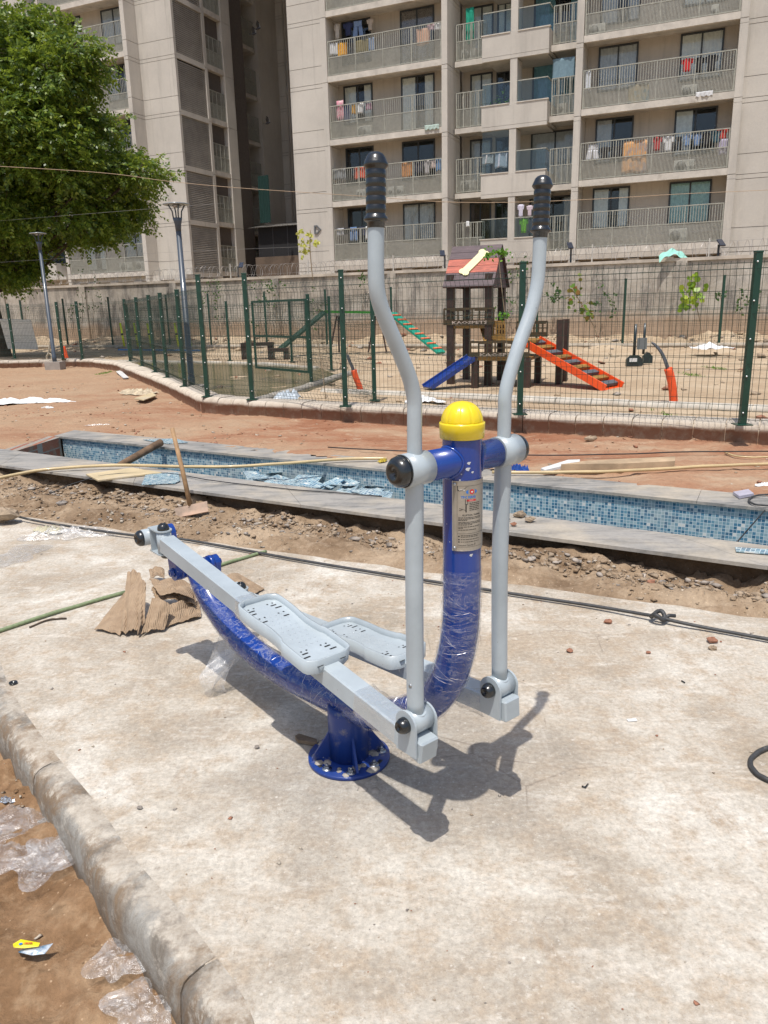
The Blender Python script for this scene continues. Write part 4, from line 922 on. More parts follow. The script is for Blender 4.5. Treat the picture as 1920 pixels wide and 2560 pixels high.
# roof: two pitched plank faces
ea0, ea1 = aat(1107, 719, -.12), aat(1234, 719, -.12); ra0, ra1 = aat(1133, 618, .45), aat(1260, 614, .45)
zf = zat(1170, 719, -.12); rb = .48
cols_ = [RW1, RW1, RW2, RW2, RW1, RW1]
for side in (0, 1):
    for i in range(6):
        u0, u1 = i/6+.004, (i+1)/6-.004
        def rpnt(u, e, off=0):   # u 0 eave .. 1 ridge
            b = (-.12+(rb+.12)*u) if side == 0 else (2*rb+.12-(rb+.12)*u); a = (ea0+(ra0-ea0)*u*.0, ea1)[e]; z = zf+(zr-zf)*u
            nrm = unit(V(0,0,1)*(rb+.12)+(-PB if side == 0 else PB)*(zr-zf)); return q3(a, b, z)+nrm*off
        m = MB(); m.add([rpnt(u0,0),rpnt(u0,1),rpnt(u1,1),rpnt(u1,0),rpnt(u0,0,.03),rpnt(u0,1,.03),rpnt(u1,1,.03),rpnt(u1,0,.03)], [(0,1,2,3),(7,6,5,4),(0,4,5,1),(1,5,6,2),(2,6,7,3),(3,7,4,0)], False)
        ph.w('roof_plank', m, cols_[i] if side == 0 else RW1)
        if side == 0 and i == 0: RPN = rpnt
for a in (ea0+.06, ea1-.06):
    m = MB(); m.add([q3(a-.02,-.09,zf), q3(a-.02,2*rb+.09,zf), q3(a-.02,rb,zr-.02), q3(a+.02,-.09,zf), q3(a+.02,2*rb+.09,zf), q3(a+.02,rb,zr-.02)], [(0,1,2),(5,4,3),(0,3,4,1),(1,4,5,2),(2,5,3,0)], False); ph.w('gable_board', m, RW1)
# bone emblem lying on the front slope
def side0(u, a, off):
    b = -.12+(rb+.12)*u; z = zf+(zr-zf)*u; nrm = unit(V(0,0,1)*(rb+.12)-PB*(zr-zf)); return q3(a, b, z)+nrm*off
sl_len = sqrt((rb+.12)**2+(zr-zf)**2); ca, cu = (ea0+ea1)/2+.02, .56; ang = radians(57); BL, BR = .25, .056
bone = [];
def knob(cx, cy, a0, a1): 
    for t in np.linspace(a0, a1, 9): bone.append((cx+BR*cos(t), cy+BR*sin(t)))
knob(BL, -.045, radians(-150), radians(35)); knob(BL, .045, radians(-35), radians(150)); knob(-BL, .045, radians(30), radians(215)); knob(-BL, -.045, radians(145), radians(330))
m = MB(); n_ = len(bone); bt = [(x*cos(ang)-y*sin(ang), x*sin(ang)+y*cos(ang)) for x, y in bone]
vs = [side0(cu+y/sl_len, ca+x, .034) for x, y in bt]+[side0(cu+y/sl_len, ca+x, .052) for x, y in bt]
m.add(vs, [tuple(range(n_, 2*n_)), tuple(range(n_))[::-1]]+[(i, (i+1) % n_, n_+(i+1) % n_, n_+i) for i in range(n_)], False); ph.w('bone_emblem', m, M('cream_board', (.74,.68,.36), .5))
# upper deck with cut-out railing boards and lettering
def sign(a0, a1, zt, zl, zbm, b, mat, txt, nm='railing_board'):
    m = MB(); n = 7; dz = zt-zbm
    for z0, z1 in ((zt-.035, zt), (zbm+dz*.52, zbm+dz*.58), (zbm, zbm+dz*.30)): m.bx(a0, a1, b-.012, b+.012, z0, z1)
    for i in range(n+1):
        a = a0+(a1-a0)*i/n; m.bx(a-.012, a+.012, b-.011, b+.011, zbm, zt-.01)
    for c in (.25, .75):       # bone cut-out bars
        a = a0+(a1-a0)*c; m.bx(a-.11, a+.11, b-.0115, b+.0115, zbm+dz*.80, zbm+dz*.88)
    m.bx(a0, a1, b-.0105, b+.0105, zbm+dz*.28, zbm+dz*.54) if False else None
    m.v = [tuple(q3(*v)) for v in m.v]; o = ph.w(nm, m, mat)
    if txt:
        vs, fs = text_faces(txt, dz*.24, .002); wd_ = max(v[0] for v in vs); sc = (a1-a0)*.72/wd_; l = MB(); l.add([q3(a0+(a1-a0)*.16+x*sc, b-.0145, zbm+dz*.06+y) for x, y, z in vs], fs); ph.w('lettering', l, M('routed_letters', (.42,.34,.28), .6), o)
uz = [zat(1175, y) for y in (769, 795, 812)]
sign(-.10, W_+.10, uz[0], 0, uz[2], -.065, WDK, 'KAOSPETS')
m = MB(); m.v = []; m.bx(-.02, W_+.02, -.05, Dp+.05, uz[2]-.06, uz[2]-.015); m.v = [tuple(q3(*v)) for v in m.v]; ph.w('upper_deck', m, OCH)
# lower deck, in front and to the right
Lz = [zat(1250, y, -.45) for y in (852, 897)]; la0, la1 = aat(1182, 880, -.45), aat(1322, 880, -.45)
sign(la0-.04, la1, Lz[0], 0, Lz[1]+.03, -.45, WDK, 'KAOSPETS')
m = MB(); m.bx(la0-.02, la1+.02, -.44, .55, Lz[1]-.03, Lz[1]+.02); m.v = [tuple(q3(*v)) for v in m.v]; ph.w('lower_deck', m, OCH)
for a, b in ((la0+.03,-.40),(la1-.03,-.40),(la0+.45,.1),(la1-.02,.5),(la1+.38,.3),(la1+.40,.75)):
    hi = Lz[1]+.02 if a <= la1 else zat(1345, 800, .4); m = MB(); m.bx(a-.055, a+.055, b-.055, b+.055, .1, hi); m.v = [tuple(q3(*v)) for v in m.v]; ph.w('post', m, WD)
# right deck with railing
rz0 = zat(1300, 849, .3); ra_, rb_ = aat(1224, 820, .3), aat(1350, 820, .3)
m = MB(); m.bx(ra_, rb_, .0, .9, rz0-.04, rz0); m.v = [tuple(q3(*v)) for v in m.v]; ph.w('right_deck', m, OCH)
sign(ra_, ra_+.34, rz0+.33, 0, rz0+.02, .0, OCH, ''); sign(ra_+.36, rb_+.02, rz0+.30, 0, rz0+.02, .88, WDK, '')
# sloping ochre panel between decks
m = MB(); m.add([q3(.42,.4,uz[2]-.05), q3(W_-.02,.4,uz[2]-.05), q3(W_-.02,-.1,Lz[1]+.28), q3(.62,-.1,Lz[1]+.28)], [(0,1,2,3)]); m.grid(lambda u, v: q3(.42+.2*v+(W_-.44-.2*v)*u, .4-.5*v, (uz[2]-.05)*(1-v)+(Lz[1]+.28)*v), 4, 4, False, (0,0,-.02)); m.v = m.v[4:]; m.f = [tuple(i-4 for i in f) for f in m.f[1:]]; m.m = m.m[1:]; m.sm = m.sm[1:]; ph.w('inner_ramp', m, OCH)
# blue slide
bt0, bt1 = V(*q3(la0-.05,-.3,zat(1175, 893, -.3))), gp(1068, 969, .18)
m = MB(); dd_ = unit(bt1-bt0); sdv = unit(np.cross(dd_, V(0,0,1))); m.box((bt0+bt1)/2, (np.linalg.norm(bt1-bt0), .30, .025), dd_, sdv, np.cross(sdv, dd_))
for s in (-1, 1): m.box((bt0+bt1)/2+sdv*s*.16+V(0,0,.01), (np.linalg.norm(bt1-bt0), .03, .07), dd_, sdv, np.cross(sdv, dd_))
ph.w('slide', m, paint('blue_board', (.008,.035,.20), .35, .3))
# orange stepped ramp
ot, ob = V(*rp(1325, 850, q3(0,.25,0), PB)), gp(1535, 968, .18); dd_ = unit(ob-ot); sdv = unit(np.cross(dd_, V(0,0,1))); up_ = np.cross(sdv, dd_); L_ = np.linalg.norm(ob-ot)
OR = paint('orange_board', (.80,.085,.012), .38, .25)
for s in (-1, 1): m = MB(); m.box((ot+ob)/2+sdv*s*.27, (L_, .03, .12), dd_, sdv, up_); ph.w('ramp_side', m, OR)
m = MB(); m.box((ot+ob)/2-up_*.05, (L_, .52, .02), dd_, sdv, up_); ph.w('ramp_bed', m, OR)
for i in range(9):
    c = ot+(ob-ot)*((i+.6)/9.3)+up_*.0; m = MB(); m.box(c, (.10,.50,.05), dd_, sdv, up_); ph.w('tread', m, OCH if i % 2 else M('slate_tread', (.09,.10,.11), .6))
# green dog walk with two ramps behind
gw = T('dog_walk', 'raised green dog walk with cleated turquoise ramp and dark trestle legs', 'dog walk', (*gp(936, 880, .16)[:2], .16))
Yg = 24.0; TQ = paint('turquoise_board', (.006,.26,.17), .4, .2); GRS = M('green_turf', (.03,.17,.02), .9, var=.5, scale=40, bump=.6)
def gpt(x, y, Y): return at(x, y, Y)
p0, p1 = gpt(812, 779, Yg), gpt(978, 782, Yg); pz = p0[2]
m = MB(); m.beam(p0, p1, .32, .07); gw.w('walkway', m, GRS)
r0, r1 = gpt(980, 783, Yg), gp(1103, 882, .2); d1 = unit(r1-r0); s1 = unit(np.cross(d1, V(0,0,1))); u1 = np.cross(s1, d1)
m = MB(); m.box((r0+r1)/2, (np.linalg.norm(r1-r0), .34, .06), d1, s1, u1); gw.w('right_ramp', m, TQ)
for i in range(8): m = MB(); m.box(r0+(r1-r0)*((i+.7)/8.4)+u1*.045, (.06,.34,.03), d1, s1, u1); gw.w('cleat', m, M('coral_cleat', (.62,.16,.07), .6))
l0, l1 = gpt(812, 779, Yg), gp(700, 873, .2); l1 = at(700, 873, 23.2); d2 = unit(l1-l0); s2_ = unit(np.cross(d2, V(0,0,1))); m = MB(); m.box((l0+l1)/2, (np.linalg.norm(l1-l0), .34, .06), d2, s2_, np.cross(s2_, d2)); gw.w('left_ramp', m, FG)
for (tx, bx_) in ((936,921),(938,936),(950,966),(842,825),(846,848),(848,862)):
    a = gpt(tx, 790, Yg); b = gpt(bx_, 881, Yg); m = MB(); m.beam(a, b, .05, .05, (0,1,0)); gw.w('trestle_leg', m, WD)
# brown stepping benches
def bench(x0, x1, yt, yb, Y, lab):
    a, b = at(x0, yt, Y), at(x1, yt, Y); t = T('stepping_bench', lab, 'bench', (a[0], Y, .16)); m = MB(); m.bx(a[0], b[0], Y-.2, Y+.2, a[2]-.09, a[2]); t.w('seat', m, WD)
    for x in (a[0]+.07, b[0]-.07): m = MB(); m.bx(x-.07, x+.07, Y-.18, Y+.18, .12, a[2]-.09); t.w('leg', m, WD)
bench(604, 682, 857, 898, 22.3, 'taller dark brown timber jump beside the pond'); bench(672, 722, 871, 898, 22.0, 'lower dark brown timber step beside the taller jump')
# black sit-on trainer
tr_ = T('pet_feeder_stand', 'black stand with two upright bars and octagonal ends seen through the fence', 'play stand', (*gp(1585, 915, .16)[:2], .16)); BK = M('black_plastic', (.012,.022,.024), .35, coat=.2)
Yr = gp(1585, 915, .16)[1]
for dx, dy, px0, px1, yt, yb in ((0,0,1563,1604,887,915),(.0,.6,1604,1629,880,908)):
    a = at(px0, yb, Yr+dy); b = at(px1, yt, Yr+dy); w = b[0]-a[0]; h = b[2]-a[2]; c = .09
    m = MB(); m.prism([(0,0),(w,0),(w,h-c),(w-c,h),(c,h),(0,h-c)], (a[0], Yr+dy, a[2]), (1,0,0), (0,0,1), (0,-1,0), .1); tr_.w('octagonal_end', m, BK)
m = MB(); m.box(at(1588, 897, Yr)+V(0,-.11,0), (.14,.01,.08)); 
lb = at(1583, 900, Yr-.115); m = MB(); m.box(lb, (.16,.008,.075)); tr_.w('label', m, M('white_label', (.6,.6,.58), .5))
for x, yt, yb, dy in ((1590,810,890,.1),(1613,808,885,.5)): a = at(x, yt, Yr+dy); b = at(x, yb, Yr+dy); m = MB(); m.tube([a, V(a[0], a[1], b[2])], .03, 8); tr_.w('upright', m, BK)
a = at(1594, 845, Yr+.3); b = at(1616, 873, Yr+.3); m = MB(); m.bx(a[0], b[0], Yr+.28, Yr+.32, b[2], a[2]); tr_.w('back_panel', m, M('grey_panel', (.14,.15,.15), .6))
# weave poles
YP = M('lime_yellow_pole', (.55,.66,.02), .4); 
first = None
for i, x in enumerate((311,345,378,446,478)):
    b = at(x, 866, 27.0); t_ = T('weave_pole', 'lime yellow weave pole standing in a row on a blue base bar', 'weave pole', b, group='weave poles beyond the curved fence')
    m = MB(); m.tube([b, b+V(-.06,0,.78)], .035, 8); t_.w('pole', m, YP); m = MB(); m.tube([b+V(-.028,0,.38), b+V(-.033,0,.44)], .038, 8); t_.w('band', m, INK)
m = MB(); m.beam(at(296,874,27), at(500,876,27), .10, .05); single('blue_bar', 'blue base bar lying under the lime yellow weave poles', 'base bar', m, paint('sky_blue_bar', (.03,.16,.40), .4, .2))
# orange ducts with grey cables
DUCT = M('orange_duct', (.75,.09,.02), .45, var=.2, scale=14, c2=(.28,.15,.10), c2amt=.35); CBL = M('grey_cable', (.09,.095,.105), .5)
def duct(pts, Y, lab, cab=None, r=.055):
    P = [at(x, y, Y) for x, y in pts]; t = T('cable_duct', lab, 'cable duct', P[-1]); m = MB(); m.tube(catmull(P, 4), r, 14, caps=True); t.w('duct', m, DUCT)
    if cab:
        for j in range(3): Q = [at(x+j*3-3, y+j, Y+.02*j) for x, y in cab]; m = MB(); m.tube(catmull(Q, 6), .012, 6); t.w('cable', m, CBL)
duct([(1670,921),(1677,945),(1682,975),(1684,1006)], 10.4, 'bent orange duct with bundled grey cables right of the black stand', [(1632,856),(1650,875),(1662,898),(1670,922)])
duct([(884,925),(890,945),(897,962),(901,975)], 13.0, 'orange duct with grey cables leaning left of the trainer arm', [(868,885),(874,902),(880,915),(884,926)], .05)
duct([(158,866),(162,880),(167,896)], 23.5, 'short orange duct beside the left lamp post', None, .06)
m = MB(); m.tube(catmull([at(x, y, 23.1) for x, y in ((126,850),(122,880),(117,893),(121,905),(129,900),(128,888),(123,884))], 6), .03, 8); single('cable_coil', 'loose coil of beige cable at the foot of the left lamp post', 'cable', m, M('beige_cable', (.42,.36,.27), .6))
# loose panel and bags
m = MB(); c = at(48, 836, 26); m.box(c, (1.0,.03,1.0), (1,0,-.05), (0,1,.3), (0,-.3,1)); single('white_board', 'square white board leaning near the wall at the far left', 'board', m, M('white_board', (.62,.62,.58), .7))
def rag(name, lab, cat, px, py, z, w, h, mat, seed=1, amp=.05, n=22):
    c = gp(px, py, z); m = MB()
    def f(u, v):
        a = 2*pi*u; r = v*(1+.35*sin(3*a+seed)+.2*sin(5*a+2*seed)); x = w/2*r*cos(a); y = h/2*r*sin(a)
        return V(c[0]+x, c[1]+y, z+.006+amp*max(0, (1-v)*1.1+.9*vnoise(x*9+seed, y*9, 1.)+.5*vnoise(x*30, y*30+seed, 1.)))
    m.grid(f, n*2, n//2); return single(name, lab, cat, m, mat)
WPL = M('white_plastic_sheet', (.72,.72,.70), .35, var=.1, bump=.4, bscale=30)
rag('plastic_bag', 'crumpled white plastic on the sand between fence and inner kerb, behind the yellow cap', 'plastic bag', 1060, 1003, .18, .55, .5, WPL, 3, .06)
rag('plastic_bag', 'pale blue grey plastic bag slumped beside the pond kerb behind the fence', 'plastic bag', 722, 1000, .2, .38, .5, M('bluish_plastic', (.45,.50,.54), .35), 5, .16)
rag('plastic_scrap', 'white scrap of plastic at the foot of the far kerb on the right', 'plastic scrap', 1775, 872, .3, .8, .8, WPL, 8, .12)
# ================================================================ APARTMENT BUILDINGS (frame: x along the fronts, y into the building, z up)
def plaster(name, c):
    k = NT(name); a = k.noise(.35, 6, .6); dr = k.noise(2.6, 7, .75, sc3=(1, 1, .05)); g = k.noise(9, 6, .7); s = k.noise(1.1, 7, .7, sc3=(1, 1, .12)); f = k.noise(38, 3, .6)
    col = k.ramp(a, [(.35, tuple(x*.90 for x in c)), (.65, tuple(x*1.08 for x in c))]); col = k.mix(k.ramp(g, [(.35, .16), (.65, 0)]), col, tuple(x*.72 for x in c))
    col = k.mix(k.ramp(s, [(.52, 0), (.68, .4)]), col, tuple(x*.62 for x in c)); col = k.mix(k.ramp(dr, [(.56, 0), (.68, .35)]), col, tuple(x*.5 for x in c)); k.col(col); k.set(Roughness=.93); k.b.inputs['Specular IOR Level'].default_value = .2; k.bump(f, .6, .02); return k.m
PLA = plaster('beige_textured_plaster', (.54,.50,.44)); PLB = plaster('warm_balcony_plaster', (.50,.45,.385)); GROOVE = M('dark_shadow_groove', (.12,.10,.085), .95)
SLABM = M('balcony_slab_concrete', (.53,.485,.42), .9, var=.18, scale=2.2, c2=(.24,.20,.155), c2amt=.34, bump=.4, bscale=14)
RAIL = M('olive_grey_railing_paint', (.34,.335,.28), .55, var=.2); FRM = M('charcoal_window_frame', (.035,.042,.048), .45)
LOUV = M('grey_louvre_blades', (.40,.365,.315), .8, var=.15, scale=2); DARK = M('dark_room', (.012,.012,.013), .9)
k = NT('window_glass'); k.n.remove(k.b); tr = k.n.new('ShaderNodeBsdfTransparent'); tr.inputs[0].default_value = (.90,.93,.94,1); gl = k.n.new('ShaderNodeBsdfGlossy'); gl.inputs['Roughness'].default_value = .03; gl.inputs[0].default_value = (.8,.85,.9,1)
mx = k.n.new('ShaderNodeMixShader'); mx.inputs[0].default_value = .035; k.link(tr.outputs[0], mx.inputs[1]); k.link(gl.outputs[0], mx.inputs[2]); k.link(mx.outputs[0], k.out.inputs[0]); GLASS = k.m
k = NT('balcony_glass'); k.n.remove(k.b); tr = k.n.new('ShaderNodeBsdfTransparent'); tr.inputs[0].default_value = (.80,.86,.87,1); gl = k.n.new('ShaderNodeBsdfGlossy'); gl.inputs['Roughness'].default_value = .05
mx = k.n.new('ShaderNodeMixShader'); mx.inputs[0].default_value = .04; k.link(tr.outputs[0], mx.inputs[1]); k.link(gl.outputs[0], mx.inputs[2]); k.link(mx.outputs[0], k.out.inputs[0]); BGL = k.m
CUR = [M('curtain_cream', (.78,.74,.66), .9, var=.1), M('curtain_teal', (.17,.36,.42), .9, var=.2), M('curtain_grey', (.50,.49,.48), .9, var=.15), M('curtain_pale', (.72,.72,.69), .9), M('curtain_patterned', (.24,.20,.18), .9, var=.6, scale=26), M('curtain_sea_green', (.36,.55,.52), .9, var=.2), M('curtain_brown', (.11,.075,.055), .9, var=.4, scale=20)]
ACM = M('ac_casing', (.42,.42,.38), .55, var=.12); ACD = M('ac_grille', (.07,.07,.065), .6)
def zk(i): return 3.70+3.0*i
# real floor lines follow the photograph: 3.70, 6.69, 9.70, 12.65, 15.55 ...
ZF = [3.70, 6.69, 9.69, 12.66, 15.60, 18.58, 21.56, 24.54]
AX = T('apartment_block', 'beige apartment block with railed balconies full of laundry and a raised letter D', 'apartment building', FO, -FA)
LT = T('apartment_tower', 'beige apartment tower with tall louvred bays and shaded side balconies at the left', 'apartment building', FO, -FA)
def wall_blocks(t, s0, s1, d0, d1, z0, z1, nm='wall', side=None):
    m = MB(); m.bx(s0+.03, s1-.03, d0+.03, d1-.03, z0, z1); t.p('wall_core', m, GROOVE)
    zs = [z0]
    for z in ZF: zs += [z-.19, z, z+.82]
    zs = sorted(q for q in zs if z0 < q < z1 or q == z0)+[z1]
    m = MB()
    for a, b in zip(zs[:-1], zs[1:]):
        if b-a > .04: m.bx(s0, s1, d0, d1, a+.011, b-.011)
    return t.p(nm, m, PLA)
def window(t, s0, s1, d, z0, z1, cur=0, split=.5, open_=0.0, full=True, mull=1):
    """framed sliding window standing proud of wall plane d (front side towards -y)"""
    w = MB(); f = .07
    for (a, b, c, e) in ((s0,s0+f,z0,z1),(s1-f,s1,z0,z1),(s0+f,s1-f,z1-f,z1),(s0+f,s1-f,z0,z0+f)): w.bx(a, b, d-.06, d, c, e)
    for i in range(mull): x = s0+(s1-s0)*(i+1)/(mull+1)*(split*2 if mull == 1 else 1); w.bx(x-.035, x+.035, d-.055, d-.005, z0+f, z1-f)
    o = t.p('window', w, FRM)
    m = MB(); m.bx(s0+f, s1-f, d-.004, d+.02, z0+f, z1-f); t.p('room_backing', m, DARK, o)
    if cur is not None:
        m = MB(); c0, c1 = (s0+f+.01, s1-f-.01)
        spans = [(c0, c0+(c1-c0)*(.42 if open_ else 1))] + ([(c1-(c1-c0)*.26, c1)] if open_ and RNG.random() < .6 else [])
        for a, b in spans:
            n_ = max(6, int((b-a)*26)); m.grid(lambda u, v: V(a+(b-a)*u, d-.018-.010*sin(u*(b-a)*42+v*.6)-.004*sin(u*90), z0+f+.02+(z1-z0-2*f-.03)*v), n_, 3)
        t.p('curtain', m, CUR[cur], o)
    m = MB(); m.bx(s0+f, s1-f, d-.040, d-.034, z0+f, z1-f); t.p('pane', m, GLASS, o)
    return o
def railing(t, s0, s1, d, z, top=1.87, mid=1.12, axis=0, m=None, ret=True):
    m = m or MB(); P = lambda s, dd, z_: (s, dd, z_) if axis == 0 else (dd, s, z_)
    def bxs(a, b, h0, h1, hw=.02):
        if axis == 0: m.bx(a, b, d-hw, d+hw, h0, h1)
        else: m.bx(d-hw, d+hw, a, b, h0, h1)
    bxs(s0, s1, z+top-.035, z+top+.005); bxs(s0, s1, z+mid-.02, z+mid+.02, .018); bxs(s0, s1, z+.31, z+.345, .018)
    n = int((s1-s0)/.112)
    for i in range(n+1): x = s0+(s1-s0)*i/n; bxs(x-.012, x+.012, z+mid+.02, z+top-.035, .009)
    n2 = n*2
    for i in range(n2+1): x = s0+(s1-s0)*i/n2; bxs(x-.012, x+.012, z+.345, z+mid-.02, .008)
    for i in range(5): x = s0+.02+(s1-s0-.04)*i/4; bxs(x-.02, x+.02, z+.29, z+top-.03, .022)
    return t.p('railing', m, RAIL)
def bay(t, s0, s1, k_, dep=1.15, wins=(), thick=.30, rail=True, slabcut=True):
    z = ZF[k_]; zn = ZF[k_+1]
    m = MB(); m.bx(s0, s1, -.02, .16, z, z+.27); m.bx(s0, s1, .16, dep, z+.12, z+.29); t.p('balcony_slab', m, SLABM)
    m = MB(); m.bx(s0, s1, dep, dep+.22, z+.0, zn); t.p('back_wall', m, PLB)
    if rail: railing(t, s0+.03, s1-.03, .05, z)
    for (a, b, z0, z1, c, o_) in wins: window(t, a, b, dep, z+z0, z+z1, c, open_=o_)
NF = 7
# ---- right-hand block
wall_blocks(AX, -4.77, -2.86, 0, 14.6, 1.2, 27)
m = MB()
for a, b in zip([1.2]+ZF, ZF+[27]): m.bx(-2.86, -2.55, -.05, 1.4, a+.012, b-.012-.0); 
AX.p('pilaster', m, PLA)
for (a, b, dd) in ((3.61,3.90,1.9),(6.96,7.29,.9),(9.98,10.29,1.4),(16.65,16.98,1.4)):
    zz = [1.2]+ZF+[27]
    if a == 6.96:
        for p, q in zip(zz[:-1], zz[1:]): m = MB(); m.bx(a, b, 0.02, dd, p+.88 if p > 2 else p, q-.18); AX.p('mid_pier', m, PLA)
        continue
    m = MB()
    for p, q in zip(zz[:-1], zz[1:]): m.bx(a, b, -.05, dd, p+.012, q-.19-.006); m.bx(a, b, -.05, dd, q-.19+.006, q-.012)
    AX.p('pilaster', m, PLA)
wall_blocks(AX, 16.98, 24.5, .25, 12, 1.2, 27)
# window heads and sills are read off the photograph per floor
LW = {0: [( -2.25,-.55,1.15,3.02,None,0),(1.0,2.80,1.15,3.02,2,0)], 1: [(-2.25,-.62,1.15,3.02,None,0),(1.0,2.80,1.15,3.02,None,0)], 2: [(-2.25,-.60,1.15,3.0,0,1),(1.0,2.80,.5,3.02,0,1)], 3: [(-2.25,-.62,1.0,3.0,None,0),(1.0,2.80,.45,3.02,4,0)], 4: [(-2.25,-.6,1.1,3.0,2,1),(1.0,2.8,.5,3.0,0,1)]}
RW = {0: [(10.78,12.48,1.18,3.02,3,1),(14.22,16.02,1.18,3.02,5,0)], 1: [(10.78,12.48,1.1,3.02,2,1),(14.25,16.02,1.1,3.02,3,1)], 2: [(10.78,12.52,1.15,3.02,2,0),(14.28,16.05,1.15,3.05,0,0)], 3: [(10.78,12.5,.9,3.02,2,1),(14.28,16.05,1.1,3.02,0,0)], 4: [(10.8,12.5,1.1,3.,0,1),(14.3,16.,1.1,3.,2,0)]}
for k_ in range(NF):
    kk = k_ if k_ < 5 else k_-3
    bay(AX, -2.55, 3.61, k_, 1.2, LW[kk]); bay(AX, 10.30, 16.65, k_, 1.2, RW[kk])
    z, zn = ZF[k_], ZF[k_+1]
    # recessed strip and projecting parapet between the bays
    m = MB(); m.bx(4.0, 5.62, .78, .95, z+.02, z+.26); m.bx(4.0, 5.62, .95, 2.2, z+.1, z+.28); AX.p('balcony_slab', m, SLABM); m = MB(); m.bx(8.72, 9.98, .55, .72, z, z+.26); m.bx(8.72, 9.98, .72, 2.2, z+.1, z+.28); AX.p('balcony_slab', m, SLABM)
    m = MB(); m.bx(3.9, 9.98, 2.2, 2.4, z, zn); AX.p('back_wall', m, PLB)
    railing(AX, 4.05, 5.55, .86, z); railing(AX, 8.80, 9.95, .62, z)
    m = MB(); m.bx(5.60, 8.74, .0, .14, z-.0, z+.90); m.bx(5.60, 5.74, .14, 2.2, z, z+.90); m.bx(8.60, 8.74, .14, 2.2, z, z+.90); m.bx(5.60, 8.74, .003, .16, z-.17, z-.012); m.bx(5.74, 8.60, .16, 2.2, z-.10, z+.2); AX.p('parapet', m, PLA)
    m = MB(); m.bx(5.55, 6.95, -.03, .17, z+.90, z+.945); m.bx(7.3, 8.79, -.03, .17, z+.90, z+.945); AX.p('parapet_ledge', m, SLABM)
    full = k_ == 1
    g1 = MB(); g1.bx(5.64, 6.93, .06, .072, z+.945, z+1.85 if not full else z+2.8); g = AX.p('glass_screen', g1, BGL)
    g2 = MB(); g2.bx(7.32, 8.72, .06, .072, z+.945, z+1.83); AX.p('glass_screen', g2, BGL)
    r_ = MB(); r_.bx(5.62, 6.95, .045, .085, z+1.84, z+1.875); r_.bx(7.3, 8.74, .045, .085, z+1.82, z+1.86); r_.bx(8.70, 8.74, .085, 1.2, z+1.82, z+1.86); AX.p('glass_rail', r_, RAIL)
    window(AX, 4.35, 5.5, 2.2, z+.3, z+2.95, {0:6,1:2,2:0,3:0}.get(kk, 2), open_=0)
    window(AX, 5.70, 6.9, 2.2, z+.35, z+2.9, {0:None,1:None,2:None,3:0}.get(kk, 2), mull=2)
    window(AX, 7.5, 9.9, 2.2, z+.3, z+2.95, {0:2,1:2,2:1,3:1}.get(kk, 0), open_={0:1,1:0,2:0,3:1}.get(kk, 0))
# open stilt floor: piers, dark panels painting in the shade of the gaps between them
m = MB(); m.bx(-2.55, 16.65, 1.3, 1.5, .0, 3.7); AX.p('stilt_back_wall', m, M('stilt_floor_wall', (.25,.21,.165), .9, var=.2, scale=1.2))
m = MB(); m.bx(-2.85, 16.98, -.02, 1.3, 3.48, 3.69); AX.p('plinth_beam', m, PLB)
for s in (-2.7, -.4, 1.6, 3.75, 6.2, 8.3, 10.15, 12.9, 14.4, 16.8): m = MB(); m.bx(s-.28, s+.28, .1, .65, 0, 3.42); AX.p('pier', m, PLA)
for s0, s1 in ((-2.4,-.8),(-.1,1.25),(2.1,3.4),(4.2,5.8),(6.6,7.9),(8.7,9.8),(10.5,12.6),(13.25,14.1),(14.75,16.45)):
    m = MB(); m.bx(s0, s1, 1.27, 1.299, 1.9, 3.415); AX.p('gap_shade_panel', m, DARK)
m = MB(); m.bx(-4.77, 24.5, -.25, 12, 27, 27.35); AX.p('roof', m, SLABM)
m = MB(); m.bx(-4.7, 24.4, 2.5, 14, .5, 26.9); AX.p('inner_core', m, PLB)
# raised letter D
vs, fs = text_faces('D', .62, .012); me = MB(); me.v = []
me.add([(-3.74+x, -.06, 5.42+y) for x, y, z in vs], fs); me.add([(-3.74+x, -.002, 5.42+y) for x, y, z in vs], [f[::-1] for f in fs])
ed = {}
for f in fs:
    for a, b in zip(f, f[1:]+f[:1]): ed[(a, b)] = 1
me.add([(-3.74+x, yy, 5.42+y) for yy in (-.06, -.002) for x, y, z in vs], [(a, b, b+len(vs), a+len(vs)) for a, b in ed if (b, a) not in ed])
AX.p('letter_sign', me, M('brushed_grey_letter', (.17,.17,.17), .4, .4), label='raised grey letter D')
